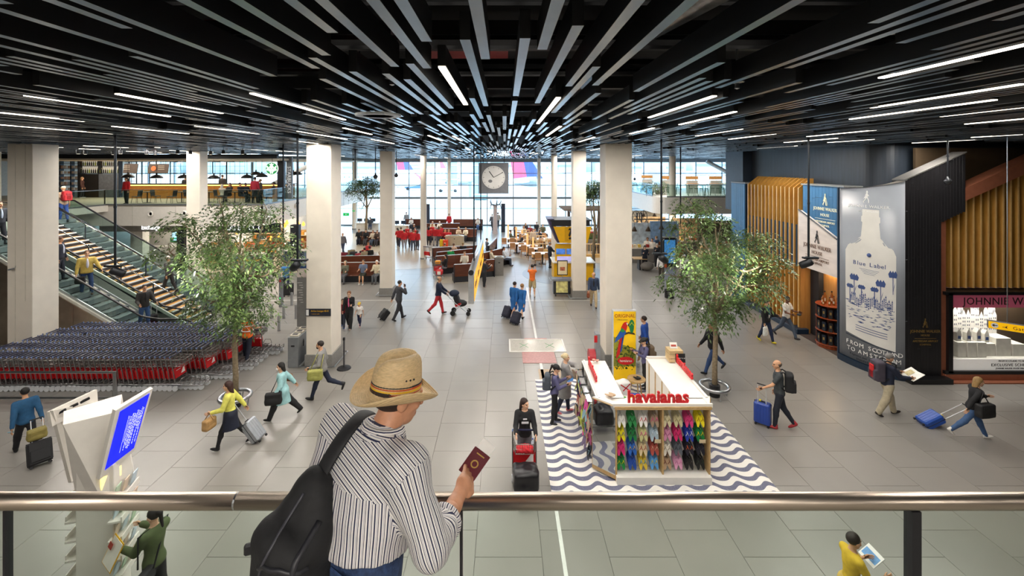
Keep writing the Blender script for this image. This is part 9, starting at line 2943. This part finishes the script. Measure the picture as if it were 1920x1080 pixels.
for k, (px, d, fc, tp, bt, ps, sx_) in enumerate(((1209, 30.2, 175, '1e2534', '16181e', 'phone', 'f'), (1214, 33.2, 160, 'ece4da', '1c1c20', 'stand', 'm'), (1223, 32.8, 140, 'eae2d8', '1c1c20', 'stand', 'm'), (1231, 33.8, 30, '54708e', '20242e', 'stand', 'm'), (1232, 31, 170, '22262e', '1a1a1e', 'phone', 'f'), (1259, 31.5, 170, '2a2a2c', '1c1c20', 'stand', 'm'), (1290, 33, 60, '4a5a72', '3a4a66', 'stroll', 'm'), (1322, 35, 190, 'd8d0c8', '3a3a40', 'stand', 'f'), (1337, 32, 120, 'c8ccd4', '2a2c34', 'stroll', 'm'), (1370, 30, 60, '17171a', '24262e', 'stroll', 'm'))):
 folk(px, d, fc, tp, bt, (('long', S, S, S, 'bun', 'cap', S, 'bob', S, S)[k], HC_[k % 6]), 'person among the food stalls, %s from the left, in %s' % (NUM[k], ('navy coat', 'white shirt', 'cream shirt', 'blue denim', 'dark jacket', 'black cap', 'slate jacket', 'pale top', 'grey shirt', 'black')[k]), ps, sex=sx_)
# ---- people upstairs
for k, (px, d, fc, tp, ps, sx_, lb) in enumerate(((237, 30.6, 170, 'd02028', 'stand', 'm', 'barista in red jacket over grey top standing at the gallery glass'), (417, 36, 0, '3a3432', 'stand', 'm', 'large man in dark jacket at the gallery cafe window'), (478, 31.3, 10, 'a82034', 'stand', 'm', 'man in wine red shirt standing among gallery tables'),
 (488, 31.6, 100, '5a544c', 'stand', 'f', 'woman beside the man in the wine red shirt'), (417, 31.4, 10, 'c8b8a8', 'sit', 'f', 'fair-haired guest seated at the gallery glass'), (430, 32, 170, '2a2826', 'sit', 'f', 'dark-haired guest seated at the gallery tables'),
 (451, 31.8, -90, '20222a', 'sit', 'm', 'guest in black leaning left at the gallery tables'), (461, 32.2, 10, '1e2430', 'sit', 'f', 'guest in navy seated at the gallery tables'), (512, 33.5, 120, '4a4438', 'sit', 'm', 'guest alone beside the round green sign'), (154, 36, -60, '4a2c24', 'stand', 'f', 'server in brown at the merchandise shelf'), (347, 36.8, 180, '2a2a2c', 'stand', 'm', 'server behind the coffee bar'), (1252, 44, 180, '5a3a34', 'sit', 'm', 'guest on the upper right gallery behind the orange bench'))):
 q_ = folk(px, d, fc, tp, '24262c', (('bob', S, S, 'bun', 'long')[k % 5], HC_[k % 6]), lb, ps, z=NZ, sex=sx_, h=1.85 if k == 1 else None)
dup_ = {k: v for k, v in SEEN.items() if len(v) > 1}
